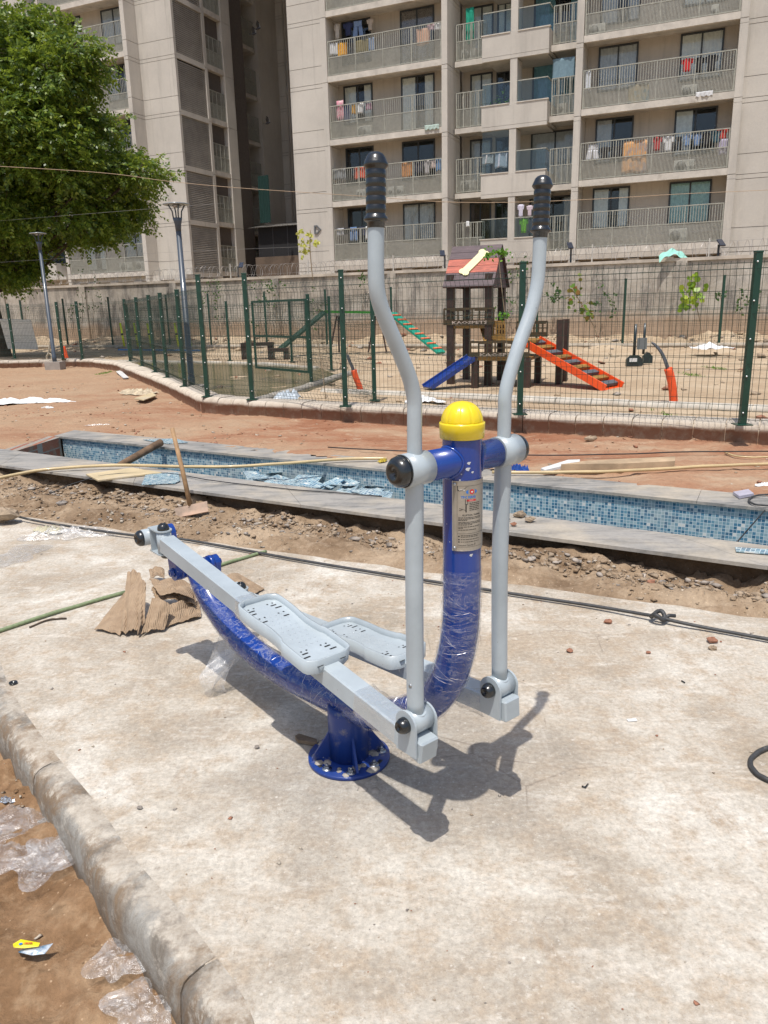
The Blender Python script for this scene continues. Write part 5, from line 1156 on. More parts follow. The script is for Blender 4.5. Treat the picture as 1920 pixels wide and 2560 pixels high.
# ---- left-hand tower
SCN, D2 = -12.69, .95
wall_blocks(LT, -15.17, SCN, D2, 1.15, 1.2, 27)
wall_blocks(LT, -15.15, SCN-.9, 1.16, 4.0, 1.2, 27)
for (a, b) in ((-15.45,-15.17),(-21.68,-21.44)): wall_blocks(LT, a, b, -.04, 1.4 if a < -20 else D2+.5, 1.2, 27, 'pilaster')
LL = {0: [(-21.05,-19.45,.5,3.0,3,1),(-17.88,-16.1,1.1,3.0,2,0)], 1: [(-21.05,-19.45,1.1,3.0,None,0),(-17.88,-16.1,1.1,3.0,None,0)], 2: [(-21.05,-19.45,1.1,3.0,None,0),(-17.88,-16.1,1.1,3.0,2,1)], 3: [(-21.05,-19.45,1.1,3.0,1,0),(-17.88,-16.1,1.1,3.0,2,1)]}
for k_ in range(NF):
    kk = k_ % 4; z, zn = ZF[k_], ZF[k_+1]
    bay(LT, -21.44, -15.45, k_, 1.2, LL[kk])
    m = MB(); m.bx(-25.2, -22.25, -.35, -.2, z-.0, z+1.0); m.bx(-22.4, -22.25, -.2, 1.2, z, z+1.0); m.bx(-25.2, -21.68, -.2, 1.3, z, z+.2); LT.p('parapet', m, PLA)
    m = MB(); m.bx(-30, -21.6, 1.3, 1.5, z, zn); LT.p('back_wall', m, PLB)
    window(LT, -24.4, -22.6, 1.3, z+1.1, z+2.9, 2 if kk % 2 else None)
    g = MB(); g.bx(-25.2, -22.3, -.29, -.278, z+1.0, z+1.85); LT.p('glass_screen', g, BGL)
    wall_blocks_ = None
m = MB(); m.bx(-25.5, -25.15, -.3, 1.5, 1.2, 27); LT.p('pilaster', m, PLA)
# side face: louvred bay, balcony recess, pier, set-back shaded bays
m = MB()
zz = [1.2]+ZF+[27]
LT.p('side_core', (lambda q: (q.bx(-15.1, SCN-.35, 1.5, 8.6, .5, 26.9), q)[1])(MB()), GROOVE)
m = MB()
for a, b in zip(zz[:-1], zz[1:]): m.bx(SCN-.28, SCN-.001, 3.80, 4.05, a+.011, b-.011); m.bx(SCN-.3, SCN+.0, .96, 1.16, a+.011, b-.011) if False else None
LT.p('side_pilaster', m, PLA)
for i, (a, b) in enumerate(zip(zz[:-1], zz[1:])):
    m = MB(); m.bx(SCN-.12, SCN-.002, 1.15, 3.80, b-.14, b+.14); LT.p('louvre_band', m, PLA)
    m = MB(); zc = a+.16
    while zc < b-.16: m.box((SCN-.10, 2.475, zc), (.13, 2.66, .016), (1,0,-1.5), (0,1,0), (1.5,0,1)); zc += .105
    LT.p('louvre_panel', m, LOUV)
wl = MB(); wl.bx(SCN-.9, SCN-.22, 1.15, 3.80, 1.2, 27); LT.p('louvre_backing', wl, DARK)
for k_ in range(NF):
    z, zn = ZF[k_], ZF[k_+1]
    m = MB(); m.bx(SCN-1.2, SCN-.05, 4.05, 5.80, z, z+.28); LT.p('balcony_slab', m, SLABM)
    m = MB(); m.bx(SCN-1.45, SCN-1.2, 4.0, 5.85, z, zn); LT.p('back_wall', m, PLB)
    w_ = MB(); 
    for (a, b, c, e) in ((4.15,4.22,.3,2.9),(5.0,5.07,.3,2.9),(4.22,5.0,2.83,2.9),(4.22,5.0,.3,.37)): w_.bx(SCN-1.2, SCN-1.14, a, b, z+c, z+e)
    wo = LT.p('window', w_, FRM); m = MB(); m.bx(SCN-1.2, SCN-1.17, 4.22, 5.0, z+.37, z+2.83); LT.p('pane', m, M('dark_reflective_glass', (.03,.035,.04), .08, spec=.8), wo)
    railing(LT, 4.08, 5.78, SCN-.12, z, axis=1)
    # deep set-back bays
    m = MB(); m.bx(SCN-2.6, SCN-1.55, 9.3, 12.0, z, z+.25); LT.p('balcony_slab', m, SLABM); railing(LT, 9.35, 11.95, SCN-1.62, z, axis=1)
    m = MB(); m.bx(SCN-2.8, SCN-2.6, 6.8, 12.2, z, zn); LT.p('back_wall', m, PLB)
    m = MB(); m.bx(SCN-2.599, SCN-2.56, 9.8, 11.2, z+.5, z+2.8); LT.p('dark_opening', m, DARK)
m = MB()
for a, b in zip(zz[:-1], zz[1:]): m.bx(SCN-1.2, SCN, 5.80, 6.75, a+.011, b-.011)
LT.p('side_pier', m, PLA)
m = MB(); m.bx(SCN-2.6, SCN-1.3, 6.75, 9.2, 1, 27); m.bx(SCN-2.6, SCN-1.35, 12.0, 14.6, 1, 27); LT.p('set_back_wall', m, PLA)
wall_blocks(LT, SCN-3, -2.9, 14.6, 15.2, 0, 27, 'connecting_wall')
for s in (SCN+.3-1.4+.4, SCN-.5): m = MB(); m.tube([(s,14.5,1),(s,14.5,27)], .06, 8); LT.p('drain_pipe', m, PLB)
m = MB(); m.bx(-30, SCN+.6, -.3, 15, 27, 27.35); LT.p('roof', m, SLABM)
m = MB(); m.bx(SCN-.05, -4.72, 2.0, 15.2, 27.0, 27.5); LT.p('added_shade_roof', m, SLABM)  # unseen roof added over the gap to throw shade on the connecting wall
m = MB(); m.bx(-30, -21.6, 1.5, 12, .5, 26.9); m.bx(-21.6, -15.2, 1.45, 12, .5, 26.9); LT.p('inner_core', m, PLB)
m = MB(); m.bx(-22, SCN, .3, 1.4, 3.42, 3.69); LT.p('plinth_beam', m, PLA)
for s in (-21.3,-20,-18.2,-16.3,-14.9,-13.2): m = MB(); m.bx(s-.3, s+.3, .2, .8, 0, 3.42); LT.p('pier', m, PLA)
m = MB(); m.bx(-22, SCN, 1.4, 1.5, 0, 3.42); LT.p('stilt_back_wall', m, M('stilt_floor_wall', (.25,.21,.165)))
for s0, s1 in ((-20.95,-20.35),(-19.65,-18.55),(-17.85,-16.65),(-15.9,-15.3),(-14.55,-13.55)): m = MB(); m.bx(s0, s1, 1.36, 1.399, 1.9, 3.4); LT.p('gap_shade_panel', m, DARK)  # dark panels stand in for the shade of the open stilt floor
# lean-to in the gap between the blocks
LN = T('corrugated_lean_to', 'dark lean-to shed with corrugated roof in the shaded gap between the blocks', 'shed', FO+FN*7.0, -FA)
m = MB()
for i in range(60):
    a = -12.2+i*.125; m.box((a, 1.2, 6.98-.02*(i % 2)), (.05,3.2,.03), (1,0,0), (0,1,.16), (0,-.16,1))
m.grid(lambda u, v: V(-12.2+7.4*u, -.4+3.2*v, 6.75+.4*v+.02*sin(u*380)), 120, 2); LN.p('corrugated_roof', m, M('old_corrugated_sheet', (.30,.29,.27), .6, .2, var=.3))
m = MB(); m.bx(-11.7, -4.8, 0, .06, 4.9, 6.75); LN.p('dark_net', m, M('dark_netting', (.018,.018,.02), .9)); m = MB(); m.bx(-12.0, -4.8, -.1, .1, 1, 4.9); LN.p('low_wall', m, M('shade_toned_brown_masonry', (.13,.095,.07), .95, var=.3, scale=1.5))  # net and low brown wall coloured darker in place of the gap's shade
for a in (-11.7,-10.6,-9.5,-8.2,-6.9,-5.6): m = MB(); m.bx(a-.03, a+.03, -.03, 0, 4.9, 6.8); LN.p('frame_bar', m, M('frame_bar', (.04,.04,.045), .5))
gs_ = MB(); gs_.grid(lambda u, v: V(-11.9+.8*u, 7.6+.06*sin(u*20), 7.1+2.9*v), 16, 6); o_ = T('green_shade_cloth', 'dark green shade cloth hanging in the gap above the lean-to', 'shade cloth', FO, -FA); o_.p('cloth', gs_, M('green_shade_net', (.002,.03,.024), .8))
# ================================================================ LAUNDRY, AIR CONDITIONERS AND BALCONY CLUTTER
def sub(o, s, x, y): return (o[0]+x/s, o[1]+y/s)
R3 = ((800,0),3.456); R4 = ((1120,0),4.1475); R4b = ((1120,300),4.1475); R5 = ((1440,0),3.456); R5b = ((1440,300),3.456); R8 = ((800,300),3.456); R6 = ((0,440),3.456)
_cm = {}
def cm(c, pat=None):
    key = (c, pat)
    if key not in _cm:
        if pat: _cm[key] = M('cloth_'+str(len(_cm)), c, .85, var=.1, scale=6, c2=pat, c2amt=.48)
        else: _cm[key] = M('cloth_'+str(len(_cm)), c, .85, var=.14, scale=9)
    return _cm[key]
def cloth(reg, x0, y0, x1, y1, kind, label, cat, c, pat=None, d=.10, name=None):
    a = fl(*sub(*reg, x0, y0), d); b = fl(*sub(*reg, x1, y1), d); c0 = fl(*sub(*reg, (x0+x1)/2, (y0+y1)/2), d)
    sw = abs(fl(*sub(*reg, x1, (y0+y1)/2), d)[0]-fl(*sub(*reg, x0, (y0+y1)/2), d)[0]); h = abs(fl(*sub(*reg, (x0+x1)/2, y0), d)[1]-fl(*sub(*reg, (x0+x1)/2, y1), d)[1])
    s0 = c0[0]-sw/2; z1 = c0[1]+h/2; sd_ = RNG.random()*9; m = MB()
    def pt(u, v, du=0): return bw(s0+sw*u, d+.02*sin(u*9+sd_)+.012*sin(u*23+sd_+v*3)*(1+v), z1-h*v)
    n_ = 10
    def quadgrid(u0, u1, v0, v1, slant=(0,0)): m.grid(lambda u, v: pt(u0+(u1-u0)*u+slant[0]*v*(1-u)+slant[1]*v*u, v0+(v1-v0)*v), 6, 6)
    if kind == 'towel': m.grid(lambda u, v: pt(u, v*(1+.04*sin(u*7+sd_))), 12, 8)
    elif kind == 'shirt':
        quadgrid(.2, .8, .0, 1.0, (.02,-.02)); quadgrid(0, .24, .06, .42, (.05,.0)); quadgrid(.76, 1, .06, .42, (0,-.05))
    elif kind == 'trousers':
        quadgrid(.12, .88, 0, .34); quadgrid(.10, .46, .34, 1, (-.10,-.04)); quadgrid(.54, .90, .34, 1, (.04,.10))
    elif kind == 'bunch':
        m.grid(lambda u, v: pt(u, v*(.7+.3*abs(sin(u*11+sd_))), 0), 16, 6)
    nm = name or {'towel':'towel','shirt':'shirt','trousers':'trousers','bunch':'garment'}[kind]
    o = single(nm, label, cat, m, cm(c, pat), group='laundry hung out on the balconies'); sol = o.modifiers.new('thickness', 'SOLIDIFY'); sol.thickness = .012; return o
NVY=(.025,.035,.09); BLK=(.012,.012,.016); WHT=(.62,.62,.62); JN=(.12,.20,.36)
for a in [
 (R3,120,205,175,340,'shirt','cream shirt on the line left of the dark doorway, upper left balcony','shirt',(.50,.45,.38),None,.5),
 (R3,200,195,285,310,'shirt','navy shirt hanging in the dark doorway beside pale blue jeans','shirt',NVY,None,.5),
 (R3,283,180,375,320,'trousers','pale blue jeans hanging in the dark doorway of the upper left balcony','jeans',(.18,.26,.42),None,.5),
 (R3,405,162,462,262,'shirt','beige top hanging right of the blue jeans','top',(.46,.38,.30),None,.5),
 (R3,80,375,152,475,'towel','white cloth behind the railing left of the yellow one','cloth',WHT),
 (R3,150,370,232,485,'towel','bright yellow patterned cloth behind the upper left railing','cloth',(.75,.38,.02),(.45,.16,.02)),
 (R3,236,372,300,480,'trousers','black trousers behind the railing right of the yellow cloth','trousers',BLK),
 (R3,305,345,420,455,'towel','olive brown cloth behind the railing between black and grey-blue garments','cloth',(.16,.13,.05)),
 (R3,424,325,470,440,'towel','grey-blue cloth behind the railing at the middle of the upper left balcony','cloth',(.20,.25,.34)),
 (R3,835,245,945,392,'towel','peach towel behind the upper left railing below the patterned curtain','towel',(.52,.33,.24)),
 (R3,925,205,985,268,'bunch','small pink and white garments on the rail right of the peach towel','garment',(.55,.40,.45)),
 (R3,985,200,1042,262,'bunch','small white garments on the rail beside the pilaster, upper left balcony','garment',WHT),
 (R3,145,870,205,1055,'bunch','pink flowered scarf knotted over the railing one floor below the yellow cloth','scarf',(.55,.22,.28),(.6,.55,.5)),
 (R3,210,905,262,1060,'towel','dark blue cloth behind the railing right of the pink scarf','cloth',(.05,.06,.12)),
 (R3,270,905,306,985,'towel','mustard cloth behind the railing left of the white shirt','cloth',(.48,.27,.06)),
 (R3,305,890,388,980,'shirt','white shirt over the railing between mustard and mauve cloths','shirt',WHT),
 (R3,392,890,452,955,'bunch','mauve cloth over the railing right of the white shirt','cloth',(.36,.22,.28)),
 (R8,300,405,388,505,'towel','coral red cloth on the railing just left of the left hand grip','cloth',(.62,.12,.07)),
 (R8,115,425,225,520,'bunch','grey garments at the left end of the balcony with the coral cloth','garment',(.20,.21,.22)),
 (R8,705,365,805,495,'towel','orange brown cloth on the railing right of the left hand grip','cloth',(.45,.19,.05),(.25,.10,.03)),
 (R8,808,362,895,470,'bunch','dark clothes on the railing between orange cloth and grey shirt','garment',(.04,.04,.06)),
 (R8,898,348,952,470,'shirt','grey shirt on the railing right of the orange brown cloth','shirt',(.38,.36,.36)),
 (R8,955,350,1003,420,'bunch','white and rust garments near the pilaster on the railing','garment',(.55,.45,.42)),
 (R8,1003,335,1050,440,'towel','steel blue cloth at the pilaster end of the railing','cloth',(.10,.20,.36)),
 (R8,150,935,208,1010,'bunch','white and black garment at the left end of the lowest balcony','garment',(.45,.45,.46),(.05,.05,.06)),
 (R8,192,930,255,990,'towel','black cloth on the lowest balcony left of the blue jeans','cloth',BLK),
 (R8,255,925,330,1045,'trousers','blue jeans on the lowest left balcony railing','jeans',JN),
 (R8,330,925,395,1000,'trousers','navy shorts on the lowest left balcony railing','shorts',NVY),
 (R8,395,920,418,1030,'towel','narrow white cloth next to the left hand grip, lowest balcony','cloth',WHT),
 (R4b,355,362,470,458,'towel','smaller pinkish white towel behind glass on the middle balcony','towel',(.52,.47,.46)),
 (R4b,486,342,615,495,'towel','larger lilac white towel behind glass on the middle balcony','towel',(.50,.49,.54)),
 (R4b,735,1022,832,1170,'shirt','lime green tee shirt hanging behind glass, lowest middle balcony','tee shirt',(.19,.42,.03)),
 (R4b,720,875,790,1010,'shirt','white and violet shirt hanging above the lime green tee shirt','shirt',(.55,.52,.60)),
 (R4b,815,885,880,1000,'shirt','pale pink shirt hanging near the right hand grip','shirt',(.55,.46,.50)),
 (R4b,838,1030,886,1170,'towel','dark grey cloth between the lime tee shirt and the right hand grip','cloth',(.07,.07,.09)),
 (R5,905,505,1018,620,'shirt','bright red shirt on the railing of the third floor right balcony','shirt',(.55,.015,.02)),
 (R5,1020,495,1110,625,'shirt','black shirt on the railing right of the red shirt','shirt',BLK),
 (R5,1115,475,1225,625,'shirt','wide black jacket on the railing near the third floor pilaster','jacket',(.018,.018,.022)),
 (R5,450,725,632,890,'towel','blue and tan patterned mat standing behind the railing bars','mat',(.30,.25,.16),(.08,.17,.22)),
 (R5,88,1252,200,1382,'trousers','silver white trousers at the left end of the right balcony','trousers',(.60,.60,.62)),
 (R5,202,1268,300,1378,'shirt','black tee shirt right of the silver white trousers','tee shirt',BLK),
 (R5,302,1262,396,1372,'trousers','black trousers left of the large orange sheet','trousers',(.02,.02,.025)),
 (R5,400,1215,612,1500,'towel','large orange floral sheet draped over the right balcony railing','sheet',(.62,.33,.13),(.30,.24,.24)),
 (R5,655,1182,745,1302,'shirt','red shirt on the railing right of the orange floral sheet','shirt',(.42,.06,.06)),
 (R5,745,1178,850,1312,'shirt','white shirt between the red shirt and black clothes','shirt',WHT),
 (R5,852,1182,918,1300,'trousers','black trousers between white shirt and blue check shirts','trousers',BLK),
 (R5,920,1165,1002,1265,'shirt','left one of two blue check shirts on the right balcony','shirt',(.14,.24,.42),(.35,.42,.5)),
 (R5,1003,1160,1086,1262,'shirt','right one of two blue check shirts on the right balcony','shirt',(.13,.22,.40),(.33,.40,.5)),
 (R5,1090,1148,1165,1262,'shirt','black shirt right of the blue check shirts','shirt',BLK),
 (R5,1166,1130,1262,1235,'shirt','dark teal shirt left of the red one by the pilaster','shirt',(.025,.08,.11)),
 (R5,1218,1112,1318,1200,'shirt','scarlet shirt by the pilaster at the right end of the railing','shirt',(.50,.04,.03)),
 (R5,1232,1202,1306,1335,'towel','pale lavender cloth hanging below the scarlet shirt','cloth',(.40,.36,.46)),
 (R5,80,610,128,790,'towel','tall white cloth at the left end of the third floor right balcony','cloth',(.58,.60,.63)),
]: cloth(*a[:10], d=a[10] if len(a) > 10 else .10)
cloth(R4, 187, 82, 268, 445, 'towel', 'long emerald green scarf hanging in the recessed upper balcony', 'scarf', (.01,.32,.20), (.0,.17,.12), 1.0, 'scarf')
cloth(R4, 1085, 600, 1310, 830, 'towel', 'blue grey curtain blown out over the balcony rail in the middle', 'curtain', (.17,.26,.31), None, .7, 'blown_curtain')
cloth(R3, 905, 1078, 1028, 1125, 'bunch', 'pale green plastic bundle on the balcony slab edge by the pilaster', 'bundle', (.42,.52,.46), None, -.06, 'bundle')
cloth(R5, 1035, 790, 1180, 840, 'bunch', 'white rag trailing on the slab edge under the red shirt', 'rag', WHT, None, -.04, 'rag')
cloth(R4b, 187, 1050, 221, 1105, 'towel', 'small white pad fixed to the railing above the playhouse roof', 'pad', (.75,.76,.75), None, .72, 'white_pad')
def ac(reg, x0, y0, x1, y1, label, d=.55):
    a = fl(*sub(*reg, x0, y1), d); b = fl(*sub(*reg, x1, y0), d); kfl = min(ZF, key=lambda q: abs(q+.29-a[1])); z0 = kfl+.3 if abs(kfl+.3-a[1]) < .5 else a[1]; s0, s1 = a[0], b[0]; h = min(max(.5, b[1]-a[1]), .75); w = s1-s0
    t = T('ac_unit', label, 'air conditioner', bw((s0+s1)/2, d, z0), -FA, group='outdoor air conditioner units on the balconies')
    m = MB(); m.rbox((0, .15, h/2+.04), (w, .3, h), .015); t.p('casing', m, ACM)
    r = min(h*.42, w*.3); m = MB(); m.lathe((-w*.16, -.003, h/2+.04), (0,-1,0), [(0,r),(.008,r),(.008,0)], 20); t.p('fan_grille', m, ACD)
    m = MB(); m.bx(w*.22, w*.44, -.006, 0, .12, h-.05); t.p('side_vent', m, M('ac_side_panel', (.33,.33,.30), .6))
for a in [(R5,105,185,255,305,'grey air conditioner at the upper left corner of the right balconies'),(R5,905,705,1048,835,'air conditioner below the red shirt, partly hidden by bars'),(R5,842,1360,1025,1478,'large pale air conditioner under the white and black shirts'),(R5b,798,928,962,1058,'air conditioner below the sea green curtained window'),(R3,322,1050,440,1165,'grey air conditioner under the white shirt on the left balcony'),(R8,315,565,392,655,'air conditioner just left of the left hand grip'),(R8,590,578,640,650,'first of two small units right of the left hand grip'),(R8,662,572,722,648,'second of two small units right of the left hand grip'),(R5,1165,40,1238,130,'pale unit on the topmost right balcony')]: ac(*a)
ac(R4, 135, 520, 290, 650, 'air conditioner below the long emerald green scarf', 1.1); ac(R4b, 125, 600, 285, 735, 'air conditioner behind the recessed railing left of the white towels', 1.1); ac(R4, 1130, 1010, 1235, 1110, 'pale unit below the blown out curtain', .9)
ac(R6, 1035, 720, 1140, 805, 'unit behind the lowest railing of the left tower, left one'); ac(R6, 1175, 715, 1240, 800, 'unit behind the lowest railing of the left tower, right one')
# ================================================================ TREES AND PLANTS
def leafmat(name, c1, c2, c3, trans=.35):
    k = NT(name); g = k.n.new('ShaderNodeNewGeometry'); r = g.outputs['Random Per Island']; n = k.noise(.9, 3)
    col = k.ramp(r, [(.1, c1), (.55, c2), (.93, c3)]); k.col(k.mix(k.ramp(n, [(.4, 0), (.65, .6)]), col, c2)); k.set(Roughness=.42)
    k.b.inputs['Specular IOR Level'].default_value = .5
    tl = k.n.new('ShaderNodeBsdfTranslucent'); k.link(k.mix(.5, col, (c3[0]*1.6, c3[1]*1.6, c3[2])), tl.inputs[0]); mx = k.n.new('ShaderNodeMixShader'); mx.inputs[0].default_value = trans
    k.link(k.b.outputs[0], mx.inputs[1]); k.link(tl.outputs[0], mx.inputs[2]); k.link(mx.outputs[0], k.out.inputs[0]); return k.m
LEAF = leafmat('neem_leaves', (.028,.070,.010), (.095,.165,.020), (.27,.33,.05)); BARK = M('brown_bark', (.085,.06,.042), .95, var=.45, scale=7, bump=.9, bscale=14, bdist=.03)
def sprig_leaves(origins, dirs, lens, nleaf=6, ll=.085, lw=.024, rng=RNG):
    """compound leaves: leaflets in pairs along a drooping stalk, vectorised"""
    N = len(origins); up = np.tile(V(0,0,1), (N,1)); d = dirs/np.linalg.norm(dirs, axis=1, keepdims=True)
    side = np.cross(d, up); side /= np.linalg.norm(side, axis=1, keepdims=True)+1e-9; nrm = np.cross(side, d); roll = rng.normal(0, .7, (N,1)); side = side*np.cos(roll)+nrm*np.sin(roll); nrm = np.cross(side, d)
    out = []
    for i in range(nleaf):
        t = (i+.6)/nleaf
        for sg in (-1, 1):
            b = origins + d*(lens[:,None]*t) + up*(-.30*lens[:,None]*t*t)
            ld = side*sg*.8 + d*(.45+.5*t) - up*(.25+.35*t) + rng.normal(0, .18, (N,3)); ld /= np.linalg.norm(ld, axis=1, keepdims=True)
            L = ll*(.75+.5*rng.random((N,1)))*(1-.35*t); w = np.cross(ld, nrm + rng.normal(0,.35,(N,3))); w /= np.linalg.norm(w, axis=1, keepdims=True)+1e-9; w *= lw*(.8+.4*rng.random((N,1)))
            out.append(np.stack([b, b+ld*L*.45+w, b+ld*L, b+ld*L*.45-w], 1))
    q = np.concatenate(out).reshape(-1, 3); return q, np.arange(len(q)).reshape(-1, 4)
YT = 26.0
BL_ = [(20,120,70),(70,70,42),(55,120,60),(125,100,45),(172,112,34),(120,165,50),(50,210,80),(30,320,90),(120,300,70),(185,262,42),(235,275,26),(150,370,75),(225,365,52),(288,362,42),(338,372,24),(60,430,85),(150,450,58),(228,455,48),(282,465,36),(318,425,28),(20,520,62),(-30,250,110),(-50,420,110),(-60,120,80),(45,575,32),(100,500,28),(195,500,26),(250,498,22),(80,250,60),(10,470,80),(190,165,22),(150,215,34),(90,385,60),(15,600,34),(-30,560,70)]
tb = at(-12, 868, 30.0); tb = at(4, 872, YT+1.5); tr = T('neem_tree', 'big leafy green tree overhanging the left of the photo before the tower', 'tree', (tb[0], tb[1], .15))
cl = []
for (x, y, r) in BL_:
    x = x if x < 60 else 60+(x-60)*.90
    r = r*.82 if x > 40 else r*.95
    Y = YT+RNG.uniform(-2.2, 1.6)+.002*y; c = at(x*1.1573, y*1.1573, Y); R_ = r*1.1573/F*Y; cl.append((c, R_))
trk = [V(tb[0]-.05, tb[1], -.2), V(tb[0]-.12, tb[1], 1.0), V(tb[0]-.35, tb[1]+.1, 2.4), V(tb[0]-.8, tb[1], 4.2), V(tb[0]-1.1, tb[1]-.1, 6.3), V(tb[0]-.9, tb[1], 8.6)]
m = MB(); m.tube(catmull(trk, 6), list(np.interp(np.linspace(0,1,31), [0,.08,.5,1], [.48,.36,.26,.10])), 16); tr.w('trunk', m, BARK)
tk = catmull(trk, 6)
for j, (c, R_) in enumerate(cl):
    zt = max(2.2, min(c[2]-1.2-.35*np.hypot(c[0]-tb[0], c[1]-tb[1]), 8)); s = min(tk, key=lambda p: abs(p[2]-zt)); mid = s+(c-s)*.5+V(0,0,.35); r0 = .07+.05*R_
    m = MB(); P = catmull([s, s+(mid-s)*.5+RNG.normal(0,.15,3), mid+RNG.normal(0,.2,3), c], 5); m.tube(P, list(np.linspace(r0, .02, len(P))), 7); o = tr.w('limb', m, BARK)
    tw = MB()
    for i in range(7):
        e = c+unit(RNG.normal(0,1,3))*R_*.9; tw.tube([P[-4]+(P[-1]-P[-4])*RNG.random(), c+(e-c)*.5+V(0,0,.08), e], [.022,.014,.006], 4, caps=False)
    tr.w('twigs', tw, BARK, o)
OO, DD, LLn = [], [], []
for (c, R_) in cl:
    # each bough is broken into small tufts with gaps between them
    n_t = int(8+15*R_*R_)
    for _ in range(n_t):
        u = unit(RNG.normal(0,1,3)); u[2] = u[2]*.9+.12; tc = c+u*R_*(.35+.95*RNG.random()**.8)*V(1.0, .95, .86); tr_ = .17+.16*RNG.random(); k_ = int(20+12*RNG.random())
        o = tc+RNG.normal(0, 1, (k_,3))*tr_*V(1,1,.55); d = (o-tc)*1.6+u*.55+V(0,0,-.15)+RNG.normal(0,.22,(k_,3)); OO.append(o); DD.append(d); LLn.append(.22+.16*RNG.random(k_))
OO = np.concatenate(OO); DD = np.concatenate(DD); LLn = np.concatenate(LLn)
q, f = sprig_leaves(OO, DD, LLn, 4, .165, .034); q = q-np.array([tb[0], tb[1], .15]); me = arr_mesh('crown', q, f); me.materials.append(LEAF); print('leaves', len(f)); o = bpy.data.objects.new('crown', me); COL.objects.link(o); o.parent = tr.o
# hanging fronds at the bottom left
FR = leafmat('shaded_leaves', (.012,.035,.006), (.025,.07,.01), (.05,.11,.015), .25)
# saplings with broad leaves
def broad(name, lab, stem, pts, Y, mat, n, ll, sr=.012, group=None):
    P = [at(x, y, Y) for x, y in stem]; t = T(name, lab, 'sapling', P[-1], group=group); m = MB(); m.tube(catmull(P, 4), sr, 6); t.w('stem', m, M('sapling_bark', (.26,.20,.13), .9))
    Q = []
    for (x, y, r) in pts:
        c = at(x, y, Y); R_ = r/F*Y
        for _ in range(n):
            b = c+RNG.normal(0,.5,3)*R_; d = unit(RNG.normal(0,.8,3)+V(0,-.2,-.5)); w = unit(np.cross(d, RNG.normal(0,1,3)+V(0,-1.5,0))); L = ll*(.6+.7*RNG.random())
            Q.append([b, b+d*L*.25+w*L*.42, b+d*L*.7+w*L*.34, b+d*L, b+d*L*.7-w*L*.34, b+d*L*.25-w*L*.42])
    Q = np.array(Q).reshape(-1,3)-V(*t.loc); me = arr_mesh('leaves', Q, np.arange(len(Q)).reshape(-1,6)); me.materials.append(mat); o = bpy.data.objects.new('leaves', me); COL.objects.link(o); o.parent = t.o
    return t
LG1 = leafmat('lime_leaves', (.10,.22,.02), (.22,.36,.03), (.42,.50,.06), .4); LG2 = leafmat('mixed_leaves', (.03,.12,.015), (.12,.26,.03), (.36,.12,.05), .3); LG3 = leafmat('bright_sapling_leaves', (.05,.16,.01), (.10,.26,.02), (.20,.36,.04), .35)
LG4 = leafmat('yellow_leaves', (.35,.38,.06), (.55,.55,.14), (.68,.66,.26), .35); LG5 = leafmat('dull_wall_creeper', (.03,.075,.02), (.06,.13,.03), (.12,.19,.05), .3)
broad('sapling', 'leaning sapling with green leaves turning red, right of the playhouse', [(1430,720),(1470,790),(1488,825),(1500,868)], [(1432,715,22),(1448,742,22),(1462,765,16),(1472,790,10)], 22.5, LG2, 12, .15)
broad('sapling', 'bare stemmed sapling with a lime green leaf bunch before the grey wall', [(1732,740),(1745,780),(1752,820),(1755,858)], [(1732,700,20),(1722,725,22),(1740,735,22),(1722,752,14)], 22.5, LG1, 16, .17)
broad('sapling', 'slim sapling with a feathery green crown before the playhouse roof', [(1246,632),(1252,700),(1262,790),(1268,880),(1272,962)], [(1232,632,14),(1250,628,12),(1265,632,12),(1218,640,8),(1252,790,12),(1266,786,9)], 12.2, LG3, 26, .045, .006)
broad('sapling', 'leafless thin sapling behind the front fence left of the trainer', [(782,815),(795,860),(805,920),(815,1002)], [(788,822,2)], 11.9, LG5, 3, .05, .008)
broad('sapling', 'small tree with pale yellow flower bunches below the raised letter', [(776,575),(775,620),(778,660),(782,700)], [(758,602,9),(764,618,12),(756,632,8),(774,587,6),(790,606,6),(752,578,6)], 27.0, LG4, 14, .12, .018)
for i, (x, y, r) in enumerate([(204,735,40),(232,748,34),(182,768,20),(62,735,22),(525,720,30),(540,745,24),(650,722,30),(672,748,30),(690,735,24),(795,770,26),(905,700,14),(1270,740,30),(1380,742,16),(1395,735,12),(1500,745,22),(1536,760,20),(1800,735,16),(1850,740,26),(1885,760,22),(1290,690,16),(1310,660,12)]):
    stem = [(x-2, y), (x+3, y+20), (x, 835)]
    broad('creeper', f'thin creeper with small dull green leaves against the boundary wall', stem, [(x+RNG.normal()*r*.5, y+RNG.normal()*r*.8, r*.35) for _ in range(7)], (onrow(at(x, y, 26)[0], 27.2)), LG5, 6, .07, .008, 'creepers growing at the foot of the boundary wall')
for i, (x, y, w) in enumerate([(1790,920,24),(1735,938,20),(1690,1045,16),(262,932,14)]):
    Yg_ = gp(x, y, .17)[1]; Q = []
    for _ in range(160): c = at(x+RNG.normal()*w*.35, y, Yg_); c[1] += RNG.normal()*.25; c[2] = .16; d = unit(RNG.normal(0,.4,3)+V(0,0,1)); s_ = unit(np.cross(d, RNG.normal(0,1,3)))*.006; L = .015+.03*RNG.random(); Q.append([c-s_, c+s_, c+d*L+s_*.2, c+d*L-s_*.2])
    Q = np.array(Q).reshape(-1,3); me = arr_mesh('grass', Q, np.arange(len(Q)).reshape(-1,4)); me.materials.append(LG3); o = bpy.data.objects.new('grass', me); COL.objects.link(o); tag(o, ['patch of green grass on the sand beside the far conduit', 'tiny tuft of grass near the black stand', 'weeds beside the front kerb on the right', 'low weeds by the curved kerb at the left'][i], 'grass', kind='stuff')
